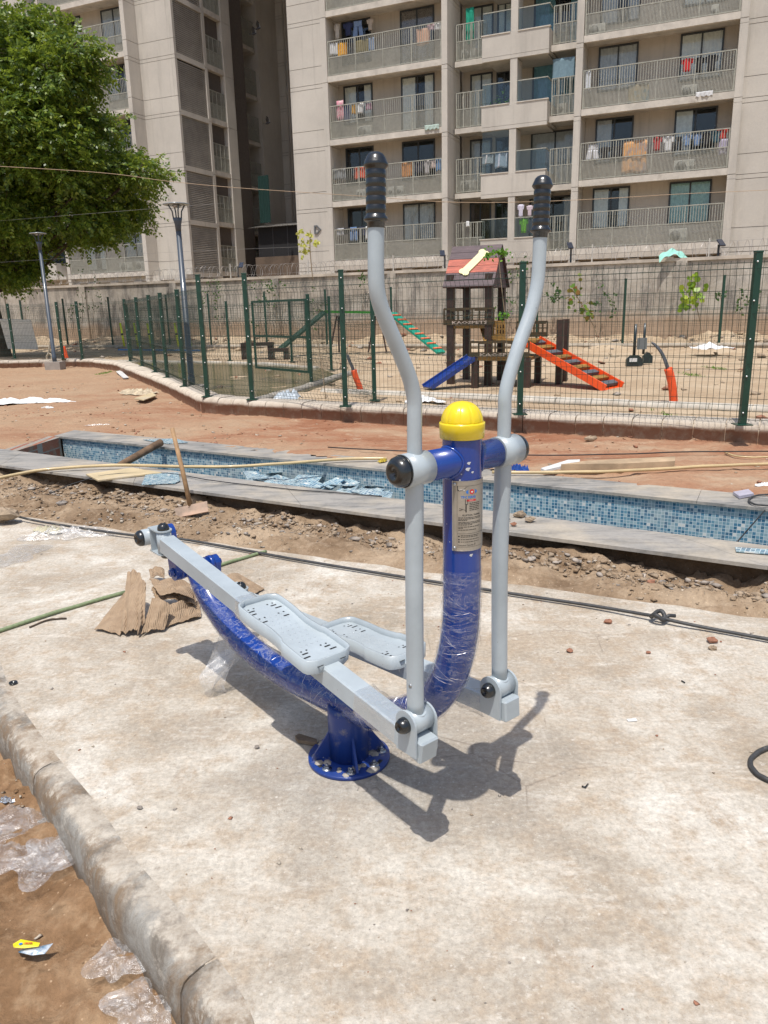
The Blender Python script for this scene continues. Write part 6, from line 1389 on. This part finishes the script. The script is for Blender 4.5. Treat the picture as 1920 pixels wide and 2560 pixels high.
# small potted plants on the middle balconies
pt_ = T('potted_plant', 'leafy green potted plant behind the glass of the middle balcony', 'plant', bw(6.5, .5, 9.9), -FA)
m = MB(); m.lathe((0,0,0), (0,0,1), [(0,.14),(.28,.18),(.28,.15)], 14); pt_.p('pot', m, M('clay_pot', (.3,.13,.07), .8)); Q = []
for _ in range(260): b = V(RNG.normal()*.3, RNG.normal()*.15, .35+abs(RNG.normal())*.35); d = unit(RNG.normal(0,1,3)); w_ = unit(np.cross(d, RNG.normal(0,1,3)))*.03; Q.append([b-w_*.2, b+d*.06+w_, b+d*.13, b+d*.06-w_])
Q = np.array(Q).reshape(-1,3); me = arr_mesh('leaves', Q, np.arange(len(Q)).reshape(-1,4)); me.materials.append(LG3); o = bpy.data.objects.new('leaves', me); COL.objects.link(o); o.parent = pt_.o
# overhead line crossing the whole view
m = MB(); P = [at(x, y, 18) for x, y in [(-200,405),(232,430),(420,453),(600,470),(900,490),(1120,505),(1300,505),(1500,497),(1700,485),(1920,475),(2200,462)]]; m.tube(catmull(P, 5), .0055, 5, caps=False); single('overhead_rope', 'thin pale orange rope strung high across the whole view', 'rope', m, M('pale_orange_rope', (.45,.33,.22), .8))
for j, ys in enumerate(([(-100,560),(400,520),(560,508)], [(-100,662),(400,632),(900,612),(1400,600),(2000,560)])):
    m = MB(); m.tube(catmull([at(x, y, 24) for x, y in ys], 6), .0035, 4, caps=False); single('overhead_wire', ['thin grey wire passing above the left lamp post head', 'thin grey wire sagging just above the boundary wall'][j], 'wire', m, RZW)
for (x, y, lab) in ((645,71,'black pigeon flying high in the shaded gap'),(634,85,'black pigeon just below the other one in the gap'),(669,308,'black bird with spread wings lower in the shaded gap')):
    c = at(x, y, 50); t = T('bird', lab, 'bird', c); m = MB(); m.lathe(c, unit(V(1,-.3,.2)), [(-.17,0),(-.12,.04),(0,.07),(.1,.05),(.16,.03),(.2,0)], 10)
    for s in (-1, 1): m.add([c+V(-.06,0,0), c+V(.08,0,0), c+V(.10,.18*s,.25), c+V(-.02,.2*s,.36), c+V(-.09,.12*s,.18)], [(0,1,2,3,4)])
    m.add([c+V(-.14,.03,0), c+V(-.14,-.03,0), c+V(-.26,-.06,0), c+V(-.26,.06,0)], [(0,1,2,3)]); t.w('body', m, M('black_feathers', (.015,.015,.018), .6))
# ================================================================ BUILDERS' DEBRIS AND LOOSE THINGS
def lay(pts, z, r, n=8): return catmull([V(*gp(x, y, z if np.isscalar(z) else z[i])) for i, (x, y) in enumerate(pts)], 6)
def rope(name, lab, cat, pts, z, r, mat, n=8):
    m = MB(); P = lay(pts, z, r); P = [p+V(0,0,.004*vnoise(i*.4, 3., 1.)) for i, p in enumerate(P)]; m.tube(P, r, n); return single(name, lab, cat, m, mat)
DR = M('dark_grey_hose', (.045,.045,.045), .55, var=.4, scale=30, c2=(.20,.18,.15), c2amt=.35)
hose = T('hose', 'dark grey hose laid along the back of the slab with a knot at the right', 'hose', (*gp(1000,1441,0)[:2], 0))
pl_ = [(20,1283),(80,1300),(189,1318),(331,1338),(440,1346),(560,1366),(760,1402),(1000,1441),(1300,1487),(1480,1514),(1640,1541)]; zl = [.05,.03,.03,.025,.02,.018,.018,.018,.018,.02,.03]
m = MB(); m.tube(lay(pl_, zl, .0), .0085, 10); hose.w('hose_run', m, DR); m = MB(); m.tube(lay([(1640,1541),(1700,1556),(1790,1574),(1920,1598),(2050,1622)], [.03,.025,.018,.018,.018], 0), .0085, 10); hose.w('hose_run', m, DR)
kc = gp(1645, 1543, .03); m = MB(); m.tube([kc+V(.030*cos(t), .035*sin(t), .014*sin(t*2)+.008) for t in np.linspace(0, 2*pi*1.15, 26)], .0105, 8); m.tube([kc+V(.03,-.01,.0), kc+V(.055,.004,.006), kc+V(.085,.006,.002)], .0095, 8); hose.w('knot', m, DR)
rope('green_bar', 'pale green fibreglass rod lying on the slab up to the cardboard', 'rod', [(-60,1596),(60,1556),(180,1518),(312,1480)], .012, .0105, M('pale_green_rod', (.20,.25,.13), .6, var=.2, scale=60))
rope('green_bar', 'far end of pale green rod between the blue rear pivot and the hose', 'rod', [(470,1440),(540,1416),(600,1397),(665,1378)], .012, .0105, M('pale_green_rod', (.20,.25,.13)))
rope('twig', 'thin brown twig below the pale green rod at the left', 'twig', [(74,1568),(110,1553),(140,1547),(166,1546)], .006, .005, BARK, 5)
rope('cable_loop', 'loop of black cable lying on the slab at the right edge', 'cable', [(1990,1862),(1925,1868),(1885,1888),(1876,1908),(1890,1932),(1925,1952),(1990,1968)], .01, .0085, DR)
rope('bamboo_pole', 'long pale bamboo pole lying across the trough from the left edge', 'pole', [(-60,1208),(30,1188),(130,1172),(290,1163),(430,1166),(560,1167),(700,1159),(860,1148),(968,1146)], [.11,.13,.15,.16,.15,.15,.15,.15,.15], .0145, M('pale_bamboo', (.50,.38,.20), .5, var=.2, scale=4, coat=.2))
rope('bamboo_pole', 'pale pole on the red earth behind the right half of the trough', 'pole', [(1230,1180),(1350,1181),(1500,1179),(1640,1173),(1780,1165),(1920,1160),(2050,1155)], .15, .014, M('pale_bamboo', (.50,.38,.20)))
rope('black_cable', 'thin black cable snaking over the near coping at the left', 'cable', [(-30,1228),(60,1226),(108,1238),(180,1210),(262,1188),(340,1183),(430,1184),(520,1200),(640,1214),(760,1226),(900,1236),(955,1240)], [.0,.02,.03,.10,.135,.135,.135,.135,.13,.13,.13,.128], .0045, M('black_cable', (.018,.018,.018), .5), 6)
rope('black_cable', 'straight black cable stretched over the red earth before the fence kerb', 'cable', [(820,1118),(1000,1127),(1200,1134),(1365,1138),(1560,1135),(1740,1129),(1920,1128),(2060,1126)], .15, .006, M('black_cable', (.018,.018,.018)), 6)
rope('black_cable', 'black cable coiled on the far coping at the right edge', 'cable', [(1990,1234),(1925,1236),(1885,1240),(1872,1250),(1885,1260),(1925,1264),(1990,1262)], .135, .007, DR, 6)
m = MB(); m.tube([gp(1912,1276,.12)+V(0,-.0,0), rp(1843,1357,(*NI[0],0),(nn_[0],nn_[1],0))+V(0,.06,-.05)], .005, 6); single('black_cable', 'short black cable slanting down into the trough at the right', 'cable', m, M('black_cable', (.018,.018,.018)))
rope('pale_stick', 'pale bent stick on the red earth at the right edge', 'stick', [(1812,1130),(1840,1140),(1880,1143),(1930,1142)], .13, .008, M('pale_bamboo', (.5,.38,.2)), 6)
# hoe standing against nothing: blade in the soil, handle up
hz_ = float(h_strip(*gp(480, 1288, .02)[:2]))+.035; hb = gp(480, 1288, hz_); top = rp(430, 1070, hb+V(0,.10,0), V(0,1,0)); top = V(top[0], top[1], top[2])
ho_ = T('hoe', 'long wooden handled hoe with a dusty steel blade standing in the soil strip', 'hoe', hb)
m = MB(); m.tube([top, top+(hb-top)*.5+V(.006,0,0), hb+V(0,0,.02)], [.0165,.0175,.0205], 12); ho_.w('handle', m, M('worn_wood', (.36,.22,.11), .7, var=.3, scale=14, bump=.3))
m = MB(); m.lathe(hb+V(0,0,.0), unit(top-hb), [(-.02,.024),(.03,.031),(.07,.026)], 14); ho_.w('socket', m, M('rusty_steel', (.16,.11,.08), .7, .3, var=.4, scale=20))
bl_ = [rp(x, y, hb-V(0,yy,0), V(0,1,0)) for x, y, yy in ((437,1272,.0),(518,1254,.0),(521,1280,.05),(441,1296,.05))]
m = MB(); vs = [V(*p) for p in bl_]; t_ = V(0,-.004,.006); m.add(vs+[p+t_ for p in vs], [(0,3,2,1),(4,5,6,7),(0,1,5,4),(1,2,6,5),(2,3,7,6),(3,0,4,7)], False); ho_.w('blade', m, M('dusty_blade', (.27,.20,.15), .6, .4, var=.4, scale=9, c2=(.42,.28,.20), c2amt=.5))
# log propped in the trough
la = rp(402, 1108, (FI0[0], FI0[1]-.14, 0), (PE[1]*-1, PE[0], 0)); la = V(la[0], la[1], .17); la = gp(402, 1106, .17); lb_ = gp(285, 1172, .02)
m = MB(); m.tube([lb_, lb_+(la-lb_)*.5, la], [.034,.037,.040], 12); single('log', 'round brown log propped in the trough and sticking up past the far coping', 'log', m, M('log_bark', (.17,.105,.06), .9, var=.45, scale=10, bump=.6, bscale=30))
def slabp(name, lab, cat, quad, z, th, mat, bend=0):
    P = [gp(x, y, (z if np.isscalar(z) else z[i])) for i, (x, y) in enumerate(quad)]; m = MB(); n = len(P)
    m.add([p+V(0,0,0) for p in P]+[p+V(0,0,th) for p in P], [tuple(range(n)), tuple(range(n, 2*n))[::-1]]+[(i, (i+1) % n, (i+1) % n+n, i+n) for i in range(n)], False)
    o = single(name, lab, cat, m, mat); return o
PLY = M('pale_plywood', (.50,.40,.24), .8, var=.2, scale=4, c2=(.42,.36,.28), c2amt=.4)
slabp('broken_board', 'pale broken board resting over the near coping left of the mosaic sheet', 'board', [(215,1188),(330,1172),(405,1184),(338,1192),(246,1204)], [.125,.13,.13,.125,.12], .012, PLY)
slabp('mosaic_sheet', 'loose blue mosaic tile sheet overhanging the near coping by the hoe', 'tile sheet', [(354,1213),(366,1184),(446,1182),(450,1203),(438,1209)], .128, .006, SHEET)
slabp('mosaic_sheet', 'pair of thin mosaic sheets on the far coping behind the log', 'tile sheet', [(358,1100),(440,1097),(470,1107),(420,1110)], .126, .006, SHEET)
slabp('tile_strip', 'narrow strip of mosaic tiles on the near coping at the right edge', 'tile strip', [(1838,1370),(1990,1380),(1990,1392),(1840,1380)], .126, .006, SHEET)
slabp('white_batten', 'thin white painted batten on the red earth behind the trough', 'batten', [(1352,1176),(1420,1155),(1450,1154),(1448,1161),(1362,1181)], .15, .02, WPL)
slabp('timber_plank', 'thick weathered timber plank lying on the red earth behind the trough', 'plank', [(1402,1178),(1470,1168),(1687,1158),(1686,1170),(1560,1176)], .13, .06, M('weathered_plank', (.40,.29,.18), .85, var=.3, scale=5, bump=.4))
slabp('cut_tile', 'small lilac cut tile on the far coping at the right', 'tile', [(1832,1236),(1870,1229),(1884,1240),(1848,1247)], .125, .02, M('lilac_tile', (.42,.40,.47), .4))
slabp('tile_offcut', 'white tile offcut lying on the red earth near the curved kerb', 'tile', [(290,930),(302,927),(322,945),(308,946)], .14, .015, WPL)
slabp('tile_offcut', 'pale square offcut in the heap beside the curved kerb', 'tile', [(335,998),(380,984),(392,990),(360,1002)], .15, .015, PLY)
# wood chip beside the plate
slabp('wood_offcut', 'dark wood offcut half under the round base plate', 'wood scrap', [(738,1848),(748,1842),(792,1856),(794,1866),(745,1858)], .004, .014, M('damp_wood', (.15,.11,.075), .9, var=.4, scale=20))
def crumple(name, lab, cat, px, py, z, w, d, h, mat, seed, group=None, n=26, flat=.0):
    c = gp(px, py, z); m = MB(); m.smooth = False
    def f(u, v):
        a = 2*pi*u; r = v**.8*(1+.28*sin(2*a+seed)+.18*sin(5*a+seed*2)); x = w/2*r*cos(a); y = d/2*r*sin(a)
        k_ = abs(vnoise(x/w*7+seed, y/d*7, 1.))*1.4+abs(vnoise(x/w*15, y/d*15+seed, 1.))*.8
        return V(c[0]+x, c[1]+y, z+.002+h*(k_*(1-.75*v**3)+flat*(1-v)))
    m.grid(f, n*2, n//2, smooth=False); return single(name, lab, cat, m, mat, group)
CLR = mat_loose('dusty_clear_sheet')
crumple('plastic_sheet', 'large crumpled clear plastic sheet on the damp soil at the left edge', 'plastic sheet', 58, 2095, -.125, .34, .42, .022, CLR, 2.)
crumple('plastic_sheet', 'clear plastic sheet piece reaching to the kerb in the lower left', 'plastic sheet', 112, 2140, -.12, .20, .22, .018, CLR, 4.4)
crumple('plastic_sheet', 'triangular clear plastic scrap lower down beside the kerb', 'plastic sheet', 300, 2400, -.125, .13, .17, .014, CLR, 7.7)
crumple('plastic_sheet', 'clear plastic scrap at the bottom edge of the photo', 'plastic sheet', 350, 2525, -.125, .16, .16, .015, CLR, 9.1)
crumple('plastic_pile', 'pile of torn clear and cream film on the slab edge at the far left', 'plastic pile', 175, 1338, .0, .52, .34, .07, CLR, 1.1)
crumple('paper_scrap', 'cream crumpled paper in the plastic pile on the slab', 'paper', 125, 1330, .0, .22, .13, .06, M('cream_paper', (.52,.48,.34), .8), 3.3)
crumple('plastic_sheet', 'thin clear film lying flat on the slab at the left edge', 'plastic sheet', 40, 1390, .0, .35, .42, .012, CLR, 5.2)
crumple('white_fabric', 'heap of white plastic fabric on the red earth at the left edge', 'fabric', 40, 1008, .11, 1.3, .55, .12, WPL, 6.1)
crumple('white_fabric', 'trailing piece of white fabric right of the white heap', 'fabric', 120, 1006, .11, .75, .3, .07, WPL, 8.3)
crumple('white_scrap', 'small white scrap below the white fabric heap', 'scrap', 121, 1021, .11, .16, .1, .05, WPL, 2.2)
crumple('cement_bag', 'torn cream cement bag and shards heaped beside the curved kerb', 'bag', 345, 985, .11, .75, .5, .13, M('torn_cream_bag', (.48,.40,.28), .85, var=.3, scale=12), 3.9)
crumple('clear_scrap', 'small clear plastic scrap on the red earth above the trough end', 'plastic scrap', 243, 1063, .11, .28, .12, .02, CLR, 6.6)
crumple('foil_scrap', 'silver foil scrap at the left edge of the damp soil', 'foil', 18, 2003, -.12, .055, .04, .02, M('silver_foil', (.6,.62,.64), .25, .9), 1.7)
crumple('yellow_wrapper', 'crumpled yellow wrapper on the far coping left of the trainer arm', 'wrapper', 955, 1155, .125, .09, .07, .05, M('dull_yellow', (.48,.36,.04), .6), 5.5)
crumple('mixed_bundle', 'beige cloth bundle on the far coping behind the trainer arm', 'bundle', 1248, 1172, .125, .22, .2, .10, M('beige_cloth', (.42,.34,.26), .9, var=.4, scale=20), 4.1)
crumple('blue_bag', 'bright blue padded bag beside the beige bundle on the coping', 'bag', 1298, 1178, .125, .14, .13, .09, M('royal_blue_fabric', (.01,.06,.28), .6), 2.9)
crumple('white_scrap', 'white torn paper on the red earth at the right edge', 'paper', 1912, 1214, .11, .14, .09, .03, WPL, 7.2)
# snack wrapper
def wrapper():
    t = T('snack_wrapper', 'torn yellow and blue snack wrapper on the damp soil at lower left', 'wrapper', gp(85, 2370, -.16))
    z = -.12; A_ = [(32,2360),(52,2348),(100,2357),(96,2366),(60,2370),(34,2368)]; B2 = [(60,2370),(96,2366),(133,2358),(112,2384),(80,2388),(45,2380)]
    for nm, P, mt, dz in (('yellow_face', A_, M('yellow_foil', (.78,.66,.01), .35), .012), ('blue_face', B2, M('blue_foil', (.05,.15,.26), .3, .3, c2=(.6,.63,.65), c2amt=.5, scale=60), .0)):
        c = V(*gp(np.mean([p[0] for p in P]), np.mean([p[1] for p in P]), z+dz+.008)); m = MB(); R_ = [gp(x, y, z+dz+.006*((i*7) % 3)/2) for i, (x, y) in enumerate(P)]; n = len(R_); m.add([c]+R_, [(0, i+1, (i+1) % n+1) for i in range(n)], False); m.add([c-V(0,0,.001)]+[q-V(0,0,.001) for q in R_], [(0, (i+1) % n+1, i+1) for i in range(n)], False); t.w(nm, m, mt)
    vs, fs = text_faces('CREAM', .0085, .0003); o0 = gp(58, 2362, z+.021); e1 = unit(gp(96, 2360, z+.021)-o0); e2 = np.cross(V(0,0,1), e1); m = MB(); m.add([o0+e1*x*.8+e2*y+V(0,0,.002) for x, y, q in vs], fs); t.w('red_print', m, INKR)
    m = MB(); c = gp(52, 2361, z+.0205); m.add([c+e1*.005*cos(a)+e2*.004*sin(a)+V(0,0,.002) for a in np.linspace(0, 2*pi, 12)[:-1]], [tuple(range(11))]); t.w('blue_dot', m, INKB)
wrapper()
# torn cardboard heap
CBD = NT('corrugated_cardboard'); wv = CBD.n.new('ShaderNodeTexWave'); wv.inputs['Scale'].default_value = 42; wv.inputs['Distortion'].default_value = 2.5; wv.inputs['Detail'].default_value = 2; CBD.link(CBD.co, wv.inputs[0])
CBD.col(CBD.mix(CBD.ramp(CBD.noise(12, 6, .7), [(.4, 0), (.65, 1)]), (.37,.265,.17), (.27,.185,.115))); CBD.set(Roughness=.9); CBD.bump(wv.outputs['Fac'], .55, .004); CBD.bump(CBD.noise(25, 5, .7), .4, .01); CBD = CBD.m
def card(lab, P, seed, nu=26, nv=20, amp=.02, grp='torn cardboard pieces in the heap behind the foot bar'):
    """P: four corners as (px, py, z), bilinear patch with crumples and a torn rim"""
    Q = [V(*gp(x, y, z)) for x, y, z in P]; m = MB(); m.smooth = False
    def f(u, v):
        uu = u; vv = v; tear = .035
        if v > .99: vv = 1-tear*abs(vnoise(u*9+seed, 1., 1.))*2
        if u > .99: uu = 1-tear*abs(vnoise(v*9+seed, 4., 1.))*2
        if u < .01: uu = tear*abs(vnoise(v*9+seed, 7., 1.))*2
        p = Q[0]*(1-uu)*(1-vv)+Q[1]*uu*(1-vv)+Q[2]*uu*vv+Q[3]*(1-uu)*vv; w = 4*uu*(1-uu)
        p = p + V(0,0,1)*(amp*(abs(vnoise(uu*2.2+seed, vv*2.2, 1.))*2.6*w+.35*abs(vnoise(uu*6+seed, vv*5, 1.)))) + V(.3,-1,0)*amp*.8*vnoise(uu*6+seed, vv*2, 1.); p[2] = max(p[2], .003); return p
    m.grid(f, nu, nv, False, (.0,-.0012,.003)); o = single('cardboard', lab, 'cardboard', m, CBD, grp); return o
card('cardboard flap fanned out flat at the left of the torn heap', [(235,1575,.005),(300,1590,.005),(345,1490,.10),(312,1482,.10)], 1.)
card('upright ribbed cardboard roll rising from the torn heap', [(318,1432,.19),(352,1434,.20),(352,1590,.01),(300,1586,.01)], 2., amp=.03)
card('upright cardboard sheet curling right in the torn heap', [(340,1432,.20),(366,1462,.17),(362,1560,.05),(344,1592,.01)], 3., amp=.02)
card('square creased cardboard leaning in front of the torn heap', [(380,1495,.13),(430,1520,.09),(412,1575,.01),(352,1588,.01)], 4.)
card('low crumpled cardboard flap at the right of the torn heap', [(418,1522,.06),(500,1508,.02),(505,1545,.003),(415,1572,.003)], 5., amp=.03)
card('flat cardboard sheet on top of the torn heap below the blue pivot', [(372,1450,.13),(478,1462,.10),(486,1500,.08),(400,1492,.10)], 6., amp=.03)
card('dark torn inner layers of the cardboard heap', [(376,1470,.09),(490,1482,.07),(492,1518,.03),(392,1512,.05)], 7., amp=.05)
card('small cardboard piece at the back of the torn heap', [(372,1425,.06),(412,1425,.06),(412,1448,.05),(376,1446,.05)], 8.)
card('separate flat cardboard scrap behind the grey foot bar', [(560,1448,.01),(596,1434,.02),(662,1472,.008),(622,1500,.004)], 9., amp=.012, grp=None)
# fallen stones on the near coping behind the trainer
def stone(mb, c, s, seed):
    rs = np.random.default_rng(seed); vs = []; n, k_ = 8, 5
    for j in range(k_+1):
        th = pi*j/k_
        for i in range(n):
            ph = 2*pi*i/n; r = s*(.75+.5*rs.random()); vs.append(c+V(r*sin(th)*cos(ph)*1.25, r*sin(th)*sin(ph), r*cos(th)*.62))
    mb.add(vs, [(j*n+i, j*n+(i+1) % n, (j+1)*n+(i+1) % n, (j+1)*n+i) for j in range(k_) for i in range(n)], False)
STN = [M('sandy_stone', (.31,.235,.16), .95, var=.35, scale=30, bump=.5), M('grey_stone', (.25,.22,.19), .95, var=.35, scale=30, bump=.5), M('red_brick_chip', (.30,.14,.085), .95, var=.35, scale=30, bump=.5), M('cream_chip', (.44,.38,.30), .95, var=.2, scale=30)]
for i, (x, y, z, s, mt, lab) in enumerate([(1300,1290,.13,.035,0,'broken mortar lump on the near coping right of the trainer arm'),(1262,1300,.13,.03,1,'grey mortar lump on the coping left of the larger one'),(1325,1302,.13,.028,0,'flat mortar shard right of the lumps on the coping'),(1285,1312,.13,.018,2,'small pinkish lump in front of the others on the coping'),
   (10,1296,.04,.085,0,'big angular stone on the slab corner at the left edge'),(108,2062,-.14,.020,1,'grey stone against the kerb by the clear plastic'),(1478,1102-1,.12,.05,0,'brick piece at the foot of the fence kerb'),(155,1262,.03,.035,1,'grey stone in the soil strip at the left'),(1520,1556,.005,.016,2,'brown pebble on the slab below the hose'),(1424,1628,.005,.013,2,'brown pebble on the slab right of the upright arm'),(1780,1604,.005,.020,2,'largest brown clod on the slab near the right edge'),(1782,1622,.004,.016,0,'flat brown clod just below the largest one'),(1620,1632,.004,.009,2,'tiny brown pebble at the middle right of the slab'),(349,2020,.004,.007,1,'small blue grey pebble on the slab near the kerb'),(642,1869,.004,.008,1,'grey pebble left of the base plate'),(1655,1457,.03,.016,1,'dark stone in the soil strip below the coping at the right'),(1628,1459,.03,.022,2,'brown stone in the soil strip at the right'),(505,1430-1,.004,.01,0,'little crumb beside the rod behind the blue link')]):
    m = MB(); stone(m, gp(x, y, z)+V(0,0,s*.35), s, i+5); single('stone', lab, 'stone', m, STN[mt])
m = MB(); c = gp(1580, 1800, .004); m.box(c, (.035,.016,.003), (1,.1,0), (-.1,1,0)); single('paper_chip', 'small white chip on the slab right of the shadow', 'chip', m, WPL)
m = MB(); m.lathe(gp(33,1708,.004), (0,0,1), [(0,.016),(.004,.018),(.006,.016),(.004,.010),(0,.009)], 20); single('metal_ring', 'small dark metal ring on the slab at the left edge', 'ring', m, RUBR)
m = MB(); m.tube([gp(1455,1966,.004), gp(1463,1968,.006), gp(1470,1960,.004)], .003, 5); single('rubber_scrap', 'tiny curved black scrap on the slab below the shadow tip', 'scrap', m, RUBR)
m = MB(); m.tube([gp(1704,1702,.004), gp(1712,1707,.004)], .0035, 5); single('black_chip', 'tiny black stick on the slab at the right', 'scrap', m, RUBR)
m = MB(); c = gp(1708, 1492, -.01); m.box(c, (.05,.02,.006), (1,-.7,0), (.7,1,0)); single('toffee_wrapper', 'tiny blue and pink wrapper in the soil strip at the right', 'wrapper', m, M('blue_pink_foil', (.20,.30,.60), .4, c2=(.6,.1,.2), c2amt=.5, scale=70))
m = MB(); c = gp(1318, 1376, -.05); m.box(c, (.04,.03,.01), (1,.3,0.2), (-.3,1,0)); single('blue_scrap', 'pale blue plastic scrap in the soil under the coping', 'scrap', m, M('pale_blue_plastic', (.25,.48,.55), .4))
# grit and rubble nobody could count
def scatter(name, lab, n, fn, smin, smax, mats, kind='stuff', seed=1):
    rs = np.random.default_rng(seed); base = []; fc = []
    T_ = (1+5**.5)/2; ico = np.array([(-1,T_,0),(1,T_,0),(-1,-T_,0),(1,-T_,0),(0,-1,T_),(0,1,T_),(0,-1,-T_),(0,1,-T_),(T_,0,-1),(T_,0,1),(-T_,0,-1),(-T_,0,1)])/1.9
    tf = np.array([(0,11,5),(0,5,1),(0,1,7),(0,7,10),(0,10,11),(1,5,9),(5,11,4),(11,10,2),(10,7,6),(7,1,8),(3,9,4),(3,4,2),(3,2,6),(3,6,8),(3,8,9),(4,9,5),(2,4,11),(6,2,10),(8,6,7),(9,8,1)])
    P = fn(n, rs); n = len(P); s = smin+(smax-smin)*rs.random(n)**6; a = rs.random(n)*6.28
    vv = ico[None]*(1+rs.normal(0,.42,(n,12,1)))*s[:,None,None]*np.array([1.25,.95,.55]); x = vv[...,0]*np.cos(a)[:,None]-vv[...,1]*np.sin(a)[:,None]; y = vv[...,0]*np.sin(a)[:,None]+vv[...,1]*np.cos(a)[:,None]
    vv = np.stack([x, y, vv[...,2]], -1)+P[:,None,:]+np.array([0,0,1])*s[:,None,None]*.25; me = arr_mesh(name, vv.reshape(-1,3), (tf[None]+12*np.arange(n)[:,None,None]).reshape(-1,3)); 
    for mt in mats: me.materials.append(mt)
    mi = np.repeat(rs.integers(0, len(mats), n), 20).astype(np.int32); me.polygons.foreach_set('material_index', mi); o = bpy.data.objects.new(name, me); COL.objects.link(o); tag(o, lab, 'rubble', kind=kind); return o
def f_strip(n, rs):
    x = rs.uniform(-4.2, 3.2, n*3); y = rs.uniform(2.5, 8.6, n*3); d = sd(SB, x, y); w = d-sd(NO, x, y); t = d/np.maximum(w, .3); clump = fbm(x, y, 2.2); keep = (d > .02) & (t < .98) & (rs.random(n*3) < np.clip(.25+t*.6+clump*1.8, .03, 1)); x, y = x[keep][:n], y[keep][:n]; return np.stack([x, y, h_strip(x, y)], 1)
scatter('soil_rubble', 'clods, mortar crumbs and grit strewn over the soil strip before the trough', 30000, f_strip, .0022, .016, [STN[0], SOIL, SOIL, STN[1], SOIL, STN[0], STN[3]])
def f_trench(n, rs):
    u = rs.random(n*2); p = NO[0][None]+(NO[1]-NO[0])[None]*u[:,None]; dn = -(.05+.26*rs.random(n*2)**1.0); cl_ = vnoise(u*60, u*0, 1.)+vnoise(u*17, u*0+4, 1.); k_ = cl_ > -.12; p = p[k_][:n]; dn = dn[k_][:n]; q = p+nn_[None]*dn[:,None]; return np.stack([q[:,0], q[:,1], h_strip(q[:,0], q[:,1])+.004], 1)
scatter('trench_rubble', 'broken mortar lumps lying along the trench below the near coping', 6000, f_trench, .003, .024, [STN[0], SOIL, RUBBLE, STN[0], SOIL], seed=3)
def f_red(n, rs):
    x = rs.uniform(-9, 6, n*2); y = rs.uniform(4.5, 17, n*2); k_ = keep_red(x, y) & (rs.random(n*2) < np.clip(.3+fbm(x, y, 1.3)*2, .02, 1)); x, y = x[k_][:n], y[k_][:n]; return np.stack([x, y, h_red(x, y)], 1)
scatter('earth_grit', 'small stones and chips strewn over the red earth', 9000, f_red, .003, .022, [STN[0], STN[2], STN[3], RED], seed=5)
def f_left(n, rs):
    x = rs.uniform(-2.2, .0, n*2); y = rs.uniform(1.0, 3.6, n*2); k_ = (rs.random(n*2) < np.clip(.25+fbm(x, y, 3)*2.5, .02, 1)); x, y = x[k_][:n], y[k_][:n]; return np.stack([x, y, h_left(x, y)], 1)
scatter('damp_soil_grit', 'crumbs and pale chips on the damp soil outside the slab kerb', 6000, f_left, .0012, .010, [STN[0], SOIL2, SOIL2, STN[3]], seed=7)
def f_slab(n, rs):
    x = rs.uniform(-3, 3, n*2); y = rs.uniform(1, 5.2, n*2); k_ = (sd(SB, x, y) < -.05) & (dedge(x, y) > .06) & (x > np.interp(y, [p[1] for p in EC[::-1]], [p[0] for p in EC[::-1]])) & (rs.random(n*2) < np.clip(.35+fbm(x, y, 1.5)*1.5, .05, 1)); x, y = x[k_][:n], y[k_][:n]; return np.stack([x, y, 0*x+.001], 1)
scatter('slab_grit', 'fine dark grit and cement crumbs scattered on the concrete slab', 2600, f_slab, .0008, .0065, [STN[1], STN[2], STN[3], STN[0]], seed=9)
def f_sand(n, rs):
    x = rs.uniform(-16, 16, n*2); y = rs.uniform(8, 32, n*2); w = onrow(x, 26.2)-y; k_ = (dcurb(x, y) > .5) & (w > -1.0) & (rs.random(n*2) < np.where(w < 1.5, .9, .12)); x, y = x[k_][:n], y[k_][:n]; return np.stack([x, y, h_sand(x, y)], 1)
scatter('bank_rubble', 'stones and leaf litter on the bank and sand of the playground', 6500, f_sand, .01, .10, [STN[0], SAND, STN[2], RUBBLE], seed=11)
# ================================================================ CAMERA, SKY, SUN
cam = bpy.data.objects.new('camera', bpy.data.cameras.new('camera')); COL.objects.link(cam)
cam.data.sensor_fit = 'VERTICAL'; cam.data.sensor_height = 36; cam.data.lens = F/2560*36; cam.data.clip_end = 3000; cam.data.clip_start = .05
m = Matrix.Identity(4)
for i, ax in enumerate((CX, CU, -_f)):
    for j in range(3): m[j][i] = ax[j]
m.translation = Vector((0, 0, HC)); cam.matrix_world = m; SC.camera = cam
sv = V(-.103, -.352, 1.0); sv = unit(sv)                # direction towards the sun
sun = bpy.data.objects.new('sun', bpy.data.lights.new('sun', 'SUN')); COL.objects.link(sun)
sun.data.energy = 4.1; sun.data.angle = radians(.55); sun.data.color = (1, .965, .915)
sun.rotation_euler = Vector(-sv).to_track_quat('-Z', 'Y').to_euler(); sun.location = (0, 0, 60)
w = bpy.data.worlds.new('World'); SC.world = w; w.use_nodes = True; nt = w.node_tree
sky = nt.nodes.new('ShaderNodeTexSky'); sky.sky_type = 'NISHITA'; sky.sun_disc = False
sky.sun_elevation = math.asin(sv[2]); sky.sun_rotation = math.atan2(sv[0], sv[1]); sky.air_density = 1; sky.dust_density = 2.5; sky.ozone_density = 1
nt.links.new(sky.outputs[0], nt.nodes['Background'].inputs[0]); nt.nodes['Background'].inputs[1].default_value = .15
SC.view_settings.view_transform = 'Standard'; SC.view_settings.look = 'None'; SC.view_settings.gamma = 1; SC.view_settings.exposure = 0.0
SC.cycles.max_bounces = 6; SC.cycles.transparent_max_bounces = 12
